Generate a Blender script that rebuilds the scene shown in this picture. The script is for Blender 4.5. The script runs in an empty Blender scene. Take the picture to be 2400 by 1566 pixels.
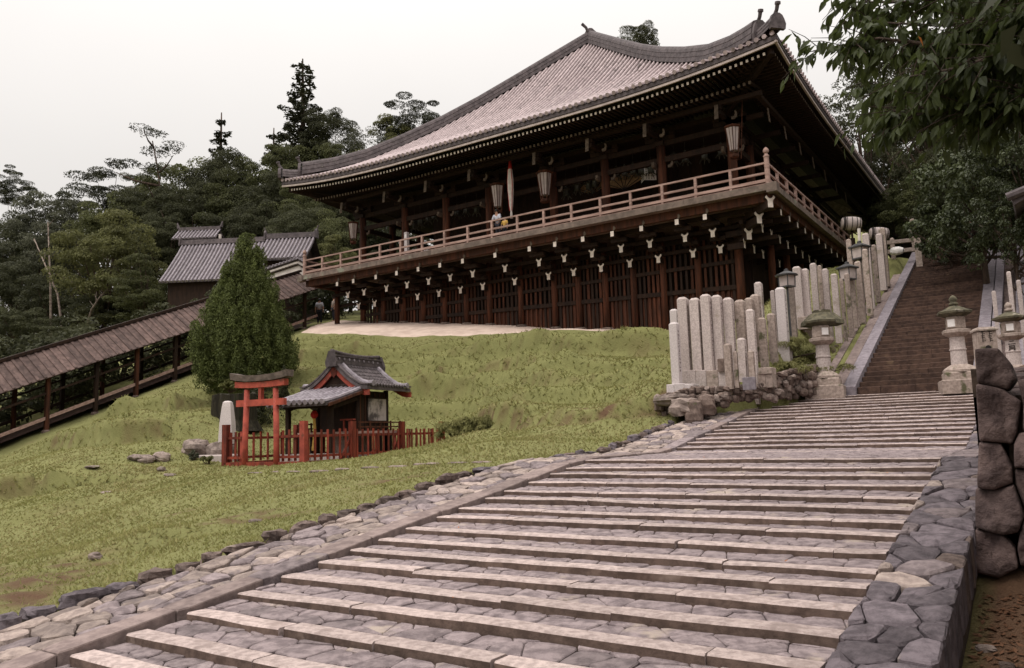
import bpy, math, random
import numpy as np
from mathutils import Matrix, Vector, noise as mnoise

rnd = random.Random(7)
nrs = np.random.RandomState(11)
scene = bpy.context.scene
COL = scene.collection

# ------------------------------------------------------------------ camera
IMG_W, IMG_H = 2400.0, 1566.0          # photograph size; a 28 mm lens on 36 mm film
FOC = 28.0 / 36.0 * IMG_W
YAW, PITCH, ROLL = math.radians(33.8), math.radians(7.2), math.radians(-1.7)

def _basis():
    cy, sy = math.cos(YAW), math.sin(YAW)
    f = np.array([-sy * math.cos(PITCH), cy * math.cos(PITCH), math.sin(PITCH)])
    r0 = np.array([cy, sy, 0.0]); u0 = np.cross(r0, f)
    cr, sr = math.cos(ROLL), math.sin(ROLL)
    return cr * r0 + sr * u0, -sr * r0 + cr * u0, f
CR, CU, CF = _basis()

cam_data = bpy.data.cameras.new("camera")
cam = bpy.data.objects.new("camera", cam_data)
COL.objects.link(cam)
cam.matrix_world = Matrix(((CR[0], CU[0], -CF[0], 0), (CR[1], CU[1], -CF[1], 0),
                           (CR[2], CU[2], -CF[2], 0), (0, 0, 0, 1)))
cam_data.lens = 28.0; cam_data.sensor_width = 36.0; cam_data.sensor_fit = 'HORIZONTAL'
cam_data.clip_start = 0.05; cam_data.clip_end = 3000
scene.camera = cam

# ------------------------------------------------------------------ light
world = bpy.data.worlds.new("World"); scene.world = world; world.use_nodes = True
wn, wl = world.node_tree.nodes, world.node_tree.links
wn.clear()
wout = wn.new("ShaderNodeOutputWorld")
sky = wn.new("ShaderNodeTexSky"); sky.sky_type = 'NISHITA'; sky.sun_disc = False
SUN_EL, SUN_AZ = math.radians(60), math.radians(200)   # azimuth from +Y towards +X
sky.sun_elevation = SUN_EL; sky.sun_rotation = SUN_AZ; sky.air_density = 2.0; sky.dust_density = 6.0
bg1 = wn.new("ShaderNodeBackground"); bg1.inputs[1].default_value = 0.05
hs = wn.new("ShaderNodeHueSaturation"); hs.inputs["Saturation"].default_value = 0.12
wl.new(sky.outputs[0], hs.inputs["Color"]); wl.new(hs.outputs[0], bg1.inputs[0])
# overcast layer: brightest overhead, a third as bright at the horizon
geo = wn.new("ShaderNodeNewGeometry"); sep = wn.new("ShaderNodeSeparateXYZ")
wl.new(geo.outputs["Incoming"], sep.inputs[0])
ab = wn.new("ShaderNodeMath"); ab.operation = 'MULTIPLY'; ab.inputs[1].default_value = -1.0
wl.new(sep.outputs[2], ab.inputs[0])
mx = wn.new("ShaderNodeMath"); mx.operation = 'MAXIMUM'; mx.inputs[1].default_value = 0.0
wl.new(ab.outputs[0], mx.inputs[0])
pw = wn.new("ShaderNodeMath"); pw.operation = 'POWER'; pw.inputs[1].default_value = 2.6
wl.new(mx.outputs[0], pw.inputs[0])
ma = wn.new("ShaderNodeMath"); ma.operation = 'MULTIPLY_ADD'; ma.inputs[1].default_value = 2.1; ma.inputs[2].default_value = 0.585
wl.new(pw.outputs[0], ma.inputs[0])
bg2 = wn.new("ShaderNodeBackground"); bg2.inputs[0].default_value = (1.0, 0.948, 0.905, 1)
cn = wn.new("ShaderNodeTexNoise"); cn.inputs["Scale"].default_value = 2.2; cn.inputs["Detail"].default_value = 5   # faint cloud tone
wl.new(geo.outputs["Incoming"], cn.inputs["Vector"])
cm = wn.new("ShaderNodeMapRange"); cm.inputs[1].default_value = .3; cm.inputs[2].default_value = .7; cm.inputs[3].default_value = .955; cm.inputs[4].default_value = 1.03
wl.new(cn.outputs[0], cm.inputs[0])
cx_ = wn.new("ShaderNodeMath"); cx_.operation = 'MULTIPLY'; wl.new(ma.outputs[0], cx_.inputs[0]); wl.new(cm.outputs[0], cx_.inputs[1])
wl.new(cx_.outputs[0], bg2.inputs[1])
addw = wn.new("ShaderNodeAddShader")
wl.new(bg1.outputs[0], addw.inputs[0]); wl.new(bg2.outputs[0], addw.inputs[1])
wl.new(addw.outputs[0], wout.inputs[0])

sun_data = bpy.data.lights.new("sun", 'SUN'); sun_data.energy = 1.0; sun_data.angle = math.radians(25)
sun_data.color = (1.0, 0.92, 0.83)
sun = bpy.data.objects.new("sun", sun_data); COL.objects.link(sun)
_sd = Vector((math.sin(SUN_AZ) * math.cos(SUN_EL), math.cos(SUN_AZ) * math.cos(SUN_EL), math.sin(SUN_EL)))
sun.rotation_euler = (-_sd).to_track_quat('-Z', 'Y').to_euler()

vs = scene.view_settings
vs.view_transform = 'Standard'; vs.look = 'None'; vs.exposure = 0.0; vs.gamma = 1.0; vs.use_curve_mapping = False
scene.cycles.max_bounces = 5; scene.cycles.diffuse_bounces = 3; scene.cycles.glossy_bounces = 2
scene.cycles.transmission_bounces = 2; scene.cycles.transparent_max_bounces = 4

# ------------------------------------------------------------------ helpers
def ray(px, py):
    return (px - IMG_W / 2) / FOC * CR - (py - IMG_H / 2) / FOC * CU + CF

def at(px, py, X=None, Y=None, Z=None):
    """the world point that stands on a given plane along a line of sight"""
    d = ray(px, py)
    t = X / d[0] if X is not None else (Y / d[1] if Y is not None else Z / d[2])
    return d * t

def depth_of(p):
    return float(np.dot(np.asarray(p), CF))

class MB:
    """collects shapes; build() links them as one mesh object"""
    def __init__(s, M=None):
        s.v, s.f, s.m, s.M = [], [], [], M
    def add(s, verts, faces, mi=0):
        o = len(s.v)
        if s.M is not None:
            verts = [tuple(s.M @ Vector(p)) for p in verts]
        s.v.extend([tuple(p) for p in verts])
        s.f.extend([tuple(i + o for i in q) for q in faces])
        s.m.extend([mi] * len(faces))
        return s
    def box(s, a, b, mi=0, ch=0.0):
        (x0, y0, z0), (x1, y1, z1) = a, b
        if x0 > x1: x0, x1 = x1, x0
        if y0 > y1: y0, y1 = y1, y0
        if z0 > z1: z0, z1 = z1, z0
        c = min(ch, (x1 - x0) * .45, (y1 - y0) * .45)
        if c <= 0:
            v = [(x0, y0, z0), (x1, y0, z0), (x1, y1, z0), (x0, y1, z0), (x0, y0, z1), (x1, y0, z1), (x1, y1, z1), (x0, y1, z1)]
            f = [(0, 3, 2, 1), (4, 5, 6, 7), (0, 1, 5, 4), (1, 2, 6, 5), (2, 3, 7, 6), (3, 0, 4, 7)]
        else:
            v = [(x0, y0, z0), (x1, y0, z0), (x1, y1, z0), (x0, y1, z0),
                 (x0, y0, z1 - c), (x1, y0, z1 - c), (x1, y1, z1 - c), (x0, y1, z1 - c),
                 (x0 + c, y0 + c, z1), (x1 - c, y0 + c, z1), (x1 - c, y1 - c, z1), (x0 + c, y1 - c, z1)]
            f = [(0, 3, 2, 1), (0, 1, 5, 4), (1, 2, 6, 5), (2, 3, 7, 6), (3, 0, 4, 7),
                 (4, 5, 9, 8), (5, 6, 10, 9), (6, 7, 11, 10), (7, 4, 8, 11), (8, 9, 10, 11)]
        return s.add(v, f, mi)
    def beam(s, p, q, w, h, mi=0, up=(0, 0, 1)):
        """a bar from p to q, w wide and h high"""
        p, q = Vector(p), Vector(q); d = (q - p).normalized(); u = Vector(up)
        r = d.cross(u)
        if r.length < 1e-4: r = d.cross(Vector((1, 0, 0)))
        r.normalize(); u = r.cross(d)
        v = []
        for e in (p, q):
            for a, b in ((-1, -1), (1, -1), (1, 1), (-1, 1)):
                v.append(e + r * (a * w / 2) + u * (b * h / 2))
        return s.add(v, [(3, 2, 1, 0), (4, 5, 6, 7), (0, 1, 5, 4), (1, 2, 6, 5), (2, 3, 7, 6), (3, 0, 4, 7)], mi)
    def tube(s, pts, rad, n=8, mi=0, cap=True):
        pts = [Vector(p) for p in pts]
        if not hasattr(rad, '__len__'): rad = [rad] * len(pts)
        v, f = [], []; prev = None
        for i, p in enumerate(pts):
            d = (pts[min(i + 1, len(pts) - 1)] - pts[max(i - 1, 0)]).normalized()
            r = prev - d * prev.dot(d) if prev is not None else d.cross(Vector((0.13, 0.31, 1)))
            if r.length < 1e-4: r = d.cross(Vector((1, 0, 0)))
            r.normalize(); prev = r; u = d.cross(r)
            for k in range(n):
                a = 2 * math.pi * k / n
                v.append(p + (r * math.cos(a) + u * math.sin(a)) * rad[i])
        for i in range(len(pts) - 1):
            for k in range(n):
                f.append((i * n + k, i * n + (k + 1) % n, (i + 1) * n + (k + 1) % n, (i + 1) * n + k))
        if cap:
            f.append(tuple(range(n - 1, -1, -1))); f.append(tuple((len(pts) - 1) * n + k for k in range(n)))
        return s.add(v, f, mi)
    def lathe(s, c, prof, n=12, mi=0, rot=0.0, sq=None):
        """profile [(radius, z)] turned about the vertical through c; n = 4 or 6 gives square and hexagonal bodies"""
        v, f = [], []
        for r, z in prof:
            for k in range(n):
                a = 2 * math.pi * k / n + rot
                v.append((c[0] + r * math.cos(a), c[1] + r * math.sin(a), c[2] + z))
        for i in range(len(prof) - 1):
            for k in range(n):
                f.append((i * n + k, i * n + (k + 1) % n, (i + 1) * n + (k + 1) % n, (i + 1) * n + k))
        f.append(tuple(range(n - 1, -1, -1))); f.append(tuple((len(prof) - 1) * n + k for k in range(n)))
        return s.add(v, f, mi)
    def extrude(s, poly, d, mi=0):
        """a planar outline (3D points) pushed along d"""
        n = len(poly); d = Vector(d)
        v = [Vector(p) for p in poly] + [Vector(p) + d for p in poly]
        f = [tuple(range(n - 1, -1, -1)), tuple(range(n, 2 * n))]
        f += [(i, (i + 1) % n, n + (i + 1) % n, n + i) for i in range(n)]
        return s.add(v, f, mi)
    def mesh(s, name, mats, smooth=False, origin=(0, 0, 0)):
        me = bpy.data.meshes.new(name)
        ox, oy, oz = origin
        me.from_pydata([(p[0] - ox, p[1] - oy, p[2] - oz) for p in s.v], [], s.f)
        for m in (mats if isinstance(mats, (list, tuple)) else [mats]):
            me.materials.append(m)
        if any(s.m): me.polygons.foreach_set("material_index", s.m)
        if smooth: me.polygons.foreach_set("use_smooth", [True] * len(s.f))
        me.update()
        return me
    def build(s, name, mats, parent=None, smooth=False, origin=None, **tags):
        if parent is not None and origin is None:
            origin = ORIG.get(parent.name, (0, 0, 0))
        me = s.mesh(name, mats, smooth, origin or (0, 0, 0))
        return link(name, me, parent, None if parent is not None else origin, **tags)

ORIG = {}
def link(name, me, parent=None, loc=None, **tags):
    o = bpy.data.objects.new(name, me); COL.objects.link(o)
    if parent is not None:
        o.parent = parent
        ORIG[o.name] = ORIG.get(parent.name, (0, 0, 0))
    if loc is not None:
        o.location = loc; ORIG[o.name] = tuple(loc)
    for k, t in tags.items():
        if t is not None: o[k] = t
    return o

def thing(name, label, category, loc, group=None):
    o = bpy.data.objects.new(name, None); COL.objects.link(o)
    o.empty_display_size = 0.2
    o.location = loc; ORIG[o.name] = tuple(loc)
    o['label'] = label; o['category'] = category; o['kind'] = 'thing'
    if group: o['group'] = group
    return o

def place(name, me, parent, M):
    """one more object that shares a mesh, set by a world matrix"""
    o = bpy.data.objects.new(name, me); COL.objects.link(o)
    o.parent = parent
    L = ORIG.get(parent.name, (0, 0, 0)) if parent is not None else (0, 0, 0)
    o.matrix_local = Matrix.Translation(-Vector(L)) @ M
    return o

def copy_thing(root, loc, rz=0.0, scale=1.0, label=None, group=None):
    r = root.copy(); COL.objects.link(r)
    r.location = loc; r.rotation_euler = (0, 0, rz); r.scale = (scale,) * 3 if not hasattr(scale, '__len__') else scale
    if label: r['label'] = label
    if group: r['group'] = group
    ORIG[r.name] = tuple(loc)
    for ch in list(root.children):
        c = ch.copy(); COL.objects.link(c); c.parent = r
        for g in ch.children:
            d = g.copy(); COL.objects.link(d); d.parent = c
    return r

# ------------------------------------------------------------------ materials
MATS = {}
def mat(name, c1, c2=None, scale=3.0, rough=0.85, bump=0.0, bscale=None, rand=0.0, stretch=None, detail=6,
        c3=None, s3=0.8, t3=0.55, w3=0.12, spec=0.25, coord='Object', lo=0.35, hi=0.65, transl=0.0, attr=None, emit=None):
    """two-tone noise colour, an optional third tone in patches (lichen, dirt), fine relief, and a tone of its own for each object"""
    m = bpy.data.materials.new(name); m.use_nodes = True
    n, l = m.node_tree.nodes, m.node_tree.links
    b = n["Principled BSDF"]; out = n["Material Output"]
    b.inputs["Roughness"].default_value = rough
    b.inputs["Specular IOR Level"].default_value = spec
    tc = n.new("ShaderNodeTexCoord"); mp = n.new("ShaderNodeMapping")
    l.new(tc.outputs[coord], mp.inputs[0])
    if stretch: mp.inputs["Scale"].default_value = stretch
    oi = n.new("ShaderNodeObjectInfo")
    va = n.new("ShaderNodeVectorMath"); va.operation = 'ADD'
    rs = n.new("ShaderNodeVectorMath"); rs.operation = 'SCALE'; rs.inputs[3].default_value = 37.0
    cv = n.new("ShaderNodeCombineXYZ"); l.new(oi.outputs["Random"], cv.inputs[0]); l.new(oi.outputs["Random"], cv.inputs[1])
    l.new(cv.outputs[0], rs.inputs[0]); l.new(mp.outputs[0], va.inputs[0]); l.new(rs.outputs[0], va.inputs[1])
    def noise(sc, det=detail):
        t = n.new("ShaderNodeTexNoise"); t.inputs["Scale"].default_value = sc; t.inputs["Detail"].default_value = det
        t.inputs["Roughness"].default_value = 0.62
        l.new(va.outputs[0], t.inputs["Vector"]); return t
    def ramp(src, lo_, hi_):
        r = n.new("ShaderNodeMapRange"); r.interpolation_type = 'SMOOTHSTEP'
        r.inputs[1].default_value = lo_; r.inputs[2].default_value = hi_
        l.new(src, r.inputs[0]); return r.outputs[0]
    def mix(fac, a, bcol, typ='MIX'):
        x = n.new("ShaderNodeMix"); x.data_type = 'RGBA'; x.blend_type = typ
        if isinstance(fac, (int, float)): x.inputs[0].default_value = fac
        else: l.new(fac, x.inputs[0])
        for s, val in ((x.inputs[6], a), (x.inputs[7], bcol)):
            if hasattr(val, 'is_linked'): l.new(val, s)
            else: s.default_value = (*val, 1)
        return x.outputs[2]
    col = None
    if c2 is None: c2 = tuple(c * 0.7 for c in c1)
    t1 = noise(scale)
    col = mix(ramp(t1.outputs[0], lo, hi), c1, c2)
    if c3 is not None:
        t3n = noise(s3, 4)
        col = mix(ramp(t3n.outputs[0], t3, t3 + w3), col, c3)
    if attr:
        at_ = n.new("ShaderNodeAttribute"); at_.attribute_name = attr[0]
        col = mix(at_.outputs["Fac"], col, attr[1])
    if rand > 0:
        mr = n.new("ShaderNodeMapRange"); mr.inputs[3].default_value = 1 - rand; mr.inputs[4].default_value = 1 + rand
        l.new(oi.outputs["Random"], mr.inputs[0])
        sc_ = n.new("ShaderNodeVectorMath"); sc_.operation = 'SCALE'
        l.new(col, sc_.inputs[0]); l.new(mr.outputs[0], sc_.inputs[3]); col = sc_.outputs[0]
    l.new(col, b.inputs["Base Color"])
    if bump > 0:
        tb = noise(bscale or scale * 3, 5)
        bp = n.new("ShaderNodeBump"); bp.inputs["Strength"].default_value = 1.0; bp.inputs["Distance"].default_value = bump
        l.new(tb.outputs[0], bp.inputs["Height"]); l.new(bp.outputs[0], b.inputs["Normal"])
    if transl > 0:
        tr = n.new("ShaderNodeBsdfTranslucent"); l.new(col, tr.inputs[0])
        ms = n.new("ShaderNodeMixShader"); ms.inputs[0].default_value = transl
        l.new(b.outputs[0], ms.inputs[1]); l.new(tr.outputs[0], ms.inputs[2]); l.new(ms.outputs[0], out.inputs[0])
    if emit:
        b.inputs["Emission Color"].default_value = (*emit[0], 1); b.inputs["Emission Strength"].default_value = emit[1]
    MATS[name] = m
    return m

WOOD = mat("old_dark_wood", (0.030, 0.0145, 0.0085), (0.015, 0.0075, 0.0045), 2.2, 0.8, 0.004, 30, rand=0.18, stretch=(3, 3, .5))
WOODR = mat("red_brown_wood", (0.095, 0.031, 0.015), (0.036, 0.0135, 0.007), 2.0, 0.8, 0.004, 30, rand=0.2, stretch=(4, 4, .4))
WOODG = mat("weathered_grey_wood", (0.39, 0.262, 0.222), (0.25, 0.160, 0.134), 2.5, 0.85, 0.004, 30, rand=0.15, stretch=(.5, 3, 3))
WOODL = mat("lichened_deck_edge", (0.20, 0.15, 0.125), (0.115, 0.088, 0.074), 3, 0.9, 0.004, 30, rand=0.1, c3=(0.21, 0.205, 0.16), s3=1.3, t3=.58, w3=.1)
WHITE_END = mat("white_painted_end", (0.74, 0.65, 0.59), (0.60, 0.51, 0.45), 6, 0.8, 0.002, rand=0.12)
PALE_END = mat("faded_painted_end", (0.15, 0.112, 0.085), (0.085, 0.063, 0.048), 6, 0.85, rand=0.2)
PLASTER = mat("white_plaster", (0.66, 0.60, 0.55), (0.52, 0.46, 0.42), 2, 0.9)
TILE = mat("grey_roof_tile", (0.45, 0.362, 0.362), (0.31, 0.245, 0.247), 3.2, 0.62, 0.004, 25, rand=0.10, spec=.35, c3=(0.16, 0.124, 0.12), s3=1.4, t3=.58)
TILED = mat("dark_roof_tile", (0.105, 0.084, 0.087), (0.050, 0.039, 0.041), 4, 0.75, 0.004, 25, rand=0.12, spec=.35, c3=(0.18, 0.16, 0.14), s3=2, t3=.62)
TILEM = mat("weathered_flat_tile", (0.215, 0.172, 0.168), (0.12, 0.094, 0.091), 5, 0.8, 0.004, 25)
TILEB = mat("blue_grey_roof_tile", (0.27, 0.238, 0.262), (0.155, 0.130, 0.148), 5, 0.55, 0.004, 25, rand=0.12, spec=.4)
VERMIL = mat("vermilion_paint", (0.36, 0.070, 0.046), (0.23, 0.044, 0.030), 4, 0.7, 0.003, 30, rand=0.18, c3=(0.13, 0.045, 0.030), s3=3.5, t3=.55, w3=.2)
VERMILD = mat("worn_vermilion_wood", (0.225, 0.041, 0.022), (0.095, 0.021, 0.013), 3, 0.75, 0.003, 30, rand=0.28, stretch=(3, 3, .6))
GRANITE = mat("pale_granite", (0.50, 0.425, 0.40), (0.34, 0.283, 0.265), 28, 0.85, 0.003, 60, rand=0.14, c3=(0.30, 0.25, 0.21), s3=1.6, t3=.58)
GRANITEW = mat("new_white_granite", (0.56, 0.50, 0.49), (0.43, 0.375, 0.37), 40, 0.8, 0.002, 60, rand=0.06)
GRANITEO = mat("mossy_old_granite", (0.37, 0.298, 0.26), (0.235, 0.184, 0.157), 14, 0.9, 0.006, 40, rand=0.12, c3=(0.085, 0.082, 0.045), s3=2.6, t3=.56)
MOSSCAP = mat("lichen_covered_cap", (0.13, 0.115, 0.075), (0.065, 0.058, 0.04), 8, 0.95, 0.012, 30, rand=0.1, c3=(0.34, 0.30, 0.25), s3=5, t3=.61)
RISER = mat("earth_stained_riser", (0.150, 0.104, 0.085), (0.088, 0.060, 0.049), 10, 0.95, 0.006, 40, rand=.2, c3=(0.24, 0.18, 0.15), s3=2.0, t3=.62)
EDGES = mat("brown_edge_stone", (0.15, 0.112, 0.098), (0.075, 0.054, 0.048), 9, 0.9, 0.02, 24, rand=.35, c3=(0.25, 0.20, 0.17), s3=3, t3=.6)
KERB = mat("step_nosing_granite", (0.49, 0.395, 0.368), (0.31, 0.245, 0.228), 16, 0.85, 0.014, 26, rand=0.12, c3=(0.25, 0.195, 0.178), s3=2.4, t3=.55, w3=.2)
PAVE = mat("grey_paving_stone", (0.245, 0.198, 0.199), (0.128, 0.101, 0.104), 9, 0.85, 0.022, 16, rand=0.24, c3=(0.30, 0.245, 0.21), s3=1.7, t3=.58)
PAVEB = mat("warm_border_stone", (0.335, 0.268, 0.235), (0.20, 0.157, 0.142), 9, 0.88, 0.022, 16, rand=0.32, c3=(0.16, 0.13, 0.13), s3=2.4, t3=.56)
SLATE = mat("dark_border_slab", (0.150, 0.124, 0.136), (0.078, 0.064, 0.071), 9, 0.85, 0.022, 16, rand=0.32, c3=(0.27, 0.225, 0.185), s3=1.6, t3=.64)
BOULD = mat("brown_wall_boulder", (0.140, 0.098, 0.090), (0.062, 0.042, 0.040), 5, 0.9, 0.05, 9, rand=0.28, c3=(0.20, 0.15, 0.125), s3=2.2, t3=.60)
ROCK = mat("field_rock", (0.26, 0.205, 0.18), (0.13, 0.10, 0.088), 5, 0.9, 0.02, 16, rand=0.25, c3=(0.10, 0.095, 0.05), s3=3, t3=.6)
RUBBLE = mat("dark_rubble_stone", (0.17, 0.125, 0.105), (0.085, 0.060, 0.051), 6, 0.9, 0.015, 20, rand=0.35, c3=(0.085, 0.085, 0.04), s3=3, t3=.62)
MORTAR = mat("earth_joint", (0.075, 0.052, 0.040), (0.042, 0.030, 0.023), 9, 1.0, 0.01, 30, c3=(0.06, 0.065, 0.03), s3=2.2, t3=.64)
STEPD = mat("brown_weathered_step", (0.088, 0.052, 0.038), (0.046, 0.027, 0.021), 6, 0.9, 0.012, 22, rand=0.2, c3=(0.13, 0.084, 0.055), s3=1.8, t3=.62)
KERBB = mat("blue_grey_kerb", (0.235, 0.205, 0.225), (0.155, 0.132, 0.148), 8, 0.75, 0.006, 30, rand=0.16)
KERBC = mat("warm_grey_kerb", (0.24, 0.185, 0.17), (0.15, 0.112, 0.105), 8, 0.85, 0.006, 30, rand=0.16)
APRON = mat("pale_packed_earth", (0.60, 0.475, 0.40), (0.47, 0.36, 0.30), 1.4, 0.95, 0.012, 9)
ROOFB = mat("brown_roof_board", (0.118, 0.078, 0.068), (0.062, 0.040, 0.035), 3, 0.85, 0.004, 30, rand=0.30, stretch=(1, 1, 1))
BRONZE = mat("green_bronze", (0.075, 0.074, 0.055), (0.035, 0.033, 0.025), 8, 0.6, 0.003, 40, rand=0.2, spec=.5)
PAPER = mat("lantern_paper", (0.58, 0.49, 0.46), (0.48, 0.40, 0.38), 5, 0.8, transl=.2)
PAPERW = mat("white_paper", (0.76, 0.72, 0.70), (0.66, 0.62, 0.60), 5, 0.8)
CLOTH = mat("white_cloth", (0.70, 0.63, 0.58), (0.58, 0.51, 0.47), 5, 0.9, 0.004)
REDC = mat("red_cloth", (0.45, 0.03, 0.025), (0.30, 0.02, 0.02), 5, 0.9)
BLACK = mat("black_paint", (0.022, 0.018, 0.017), (0.012, 0.010, 0.010), 6, 0.6)
IRON = mat("dark_iron", (0.05, 0.048, 0.05), (0.028, 0.026, 0.027), 8, 0.5, spec=.5)
FANP = mat("faded_fan_paper", (0.26, 0.165, 0.085), (0.18, 0.11, 0.06), 6, 0.85)
INK = mat("ink_marks", (0.05, 0.038, 0.034), (0.03, 0.024, 0.022), 20, 0.9)
CARVE = mat("carved_marks", (0.17, 0.13, 0.12), (0.12, 0.092, 0.085), 20, 0.9)
BARK = mat("brown_bark", (0.085, 0.058, 0.043), (0.040, 0.027, 0.021), 5, 0.95, 0.03, 14, rand=.2, stretch=(2, 2, .5))
BARKP = mat("pale_bark", (0.23, 0.185, 0.155), (0.12, 0.09, 0.075), 5, 0.9, 0.01, 14, rand=.2)
BARKM = mat("mossy_dead_bark", (0.040, 0.034, 0.021), (0.016, 0.013, 0.009), 4, 0.98, 0.05, 9, stretch=(3, 3, .35), c3=(0.040, 0.050, 0.020), s3=2.0, t3=.57)
SKIN = mat("skin", (0.42, 0.24, 0.17), (0.38, 0.21, 0.15), 8, 0.6)
SHIRTW = mat("pale_blue_shirt", (0.50, 0.50, 0.56), (0.42, 0.42, 0.48), 8, 0.9)
SHIRTY = mat("yellow_shirt", (0.60, 0.38, 0.10), (0.50, 0.30, 0.08), 8, 0.9)
PANTS = mat("dark_trousers", (0.035, 0.035, 0.045), (0.022, 0.022, 0.03), 8, 0.9)
HAIR = mat("black_hair", (0.015, 0.012, 0.010), (0.010, 0.008, 0.007), 8, 0.6)

def leaf_mat(name, c1, c2, rand=.25, tr=.35, rough=.6, sc=.9, spec=.12):
    return mat(name, c1, c2, sc, rough, rand=rand, transl=tr, spec=spec, lo=.3, hi=.7, detail=3)
LF_DARK = leaf_mat("dark_evergreen_leaf", (0.082, 0.086, 0.044), (0.042, 0.045, 0.024))
LF_MID = leaf_mat("mid_green_leaf", (0.112, 0.120, 0.050), (0.060, 0.064, 0.029))
LF_LIGHT = leaf_mat("light_green_leaf", (0.160, 0.162, 0.062), (0.095, 0.096, 0.040))
LF_GREY = leaf_mat("grey_green_leaf", (0.118, 0.122, 0.080), (0.066, 0.069, 0.047))
LF_PINE = leaf_mat("pine_needle", (0.062, 0.066, 0.040), (0.031, 0.033, 0.021), tr=.2)
LF_CONE = leaf_mat("cypress_spray", (0.125, 0.148, 0.046), (0.062, 0.074, 0.025), rand=.1, tr=.25, sc=2.4)
LF_GLOSS = leaf_mat("glossy_leaf", (0.078, 0.094, 0.036), (0.034, 0.042, 0.017), rand=.2, tr=.3, rough=.45, spec=.4)
LF_NEAR = leaf_mat("cherry_leaf", (0.060, 0.076, 0.022), (0.030, 0.038, 0.012), rand=.35, tr=.45, rough=.5, sc=6, spec=.22)
LF_ORANGE = leaf_mat("orange_leaf", (0.55, 0.20, 0.05), (0.45, 0.15, 0.04), rand=.2, tr=.4)
LF_DEAD = leaf_mat("dead_leaf", (0.20, 0.10, 0.055), (0.11, 0.055, 0.032), rand=.5, tr=.1)
# ------------------------------------------------------------------ the lie of the land
XL, XR = -6.31, -1.20                  # clear width of the lower steps
Y1, Y2, Y3 = 11.4, 14.61, 22.75        # first flight | landing | second flight | upper landing
def stair_z(y):
    """height of the line through the step edges"""
    if y < Y1: return -2.0 + 0.137 * y
    zl = -2.0 + 0.137 * Y1
    if y < Y2: return zl
    if y < Y3: return zl + 0.149 * (y - Y2)
    zt = zl + 0.149 * (Y3 - Y2)
    if y < 23.2: return zt
    return zt + 0.391 * (y - 23.2)

def upper_z(y): return 0.80 + 0.391 * (y - 23.2)

ctrl = []
def cp(x, y, z): ctrl.append((x, y, z))
def cpx(px, py, Y):
    p = at(px, py, Y=Y); cp(*p)
for y in (-6, -3, 0, 2, 4, 6, 8, 10, 11.4, 13, 14.6, 16, 18):
    cp(-7.7, y, stair_z(y) - 0.03)
for y in (-6, 0, 4, 8, 12, 16, 20): cp(-3.5, y, stair_z(y)); 
for y in (24, 28, 32, 36, 40): cp(-3.0, y, upper_z(y)); cp(1.5, y, upper_z(y) + 0.3)
cp(-3, 46, 7.7); cp(-3, 56, 9.0)
for y in (-4, 2, 8): cp(0.6, y, stair_z(y) - 0.42)
for y in (11, 14.6, 20): cp(1.0, y, stair_z(y) + 1.2)
for y in (0, 10, 20): cp(8, y, stair_z(y) + 1.5)
cp(8, 30, 5.5); cp(8, 42, 9.0)
# near lawn
cpx(900, 1097, 11.4); cpx(640, 1105, 11.4); cpx(1040, 1052, 13.0); cpx(850, 1082, 12.6); cpx(1250, 1040, 14.5)
cpx(600, 1180, 8.5); cpx(250, 1200, 9.5); cpx(300, 1250, 8.0); cpx(0, 1300, 8.0); cpx(0, 1165, 11.0); cpx(100, 1110, 13.0)
cp(-12, 3, -1.75); cp(-18, 3, -2.2); cp(-26, 4, -2.5); cp(-12, -4, -2.7)
# shrine ground
cp(-17.5, 15.4, -0.70); cp(-20.4, 14.9, -0.72); cp(-19.0, 23.4, -0.45); cp(-22.0, 22.8, -0.1); cp(-20.0, 19.5, -0.62); cp(-16.9, 18.5, -0.45); cp(-23.2, 17.4, -0.55)
# bank and terraces
cpx(1500, 1000, 18.5); cpx(1500, 935, 20.0); cpx(1500, 870, 25.0); cpx(1200, 1005, 20.0); cpx(1200, 960, 21.8); cpx(1200, 900, 25.0); cpx(1200, 850, 28.0)
cpx(900, 870, 27.2); cpx(700, 880, 25.5); cpx(450, 1000, 18.5); cpx(450, 940, 21.5); cpx(300, 1040, 16.0); cpx(300, 980, 19.0); cpx(100, 1060, 16.0)
for x, z in ((-35, 6.0), (-30.3, 5.48), (-24.4, 4.84), (-18.3, 4.33), (-15.1, 4.1), (-12.9, 3.92)): cp(x, 30.8, z)
for x, z in ((-34, 6.92), (-31.4, 6.65), (-27.4, 6.18), (-22.4, 5.5), (-20.2, 5.2), (-15.9, 4.66), (-13.8, 4.42), (-11, 4.3)): cp(x, 34.4, z)
for x, z in ((-34, 8), (-22, 7.4), (-12, 7.4)): cp(x, 46, z)
for x, z in ((-34, 10), (-22, 10), (-10, 9.5)): cp(x, 62, z)
# mound with the inscribed pillars
cp(-6.8, 27, 3.4); cp(-6.2, 33, 5.5); cp(-5.6, 38, 7.2); cp(-9.0, 27, 3.2); cp(-8.6, 33, 5.0); cp(-7.5, 40, 7.4)
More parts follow.
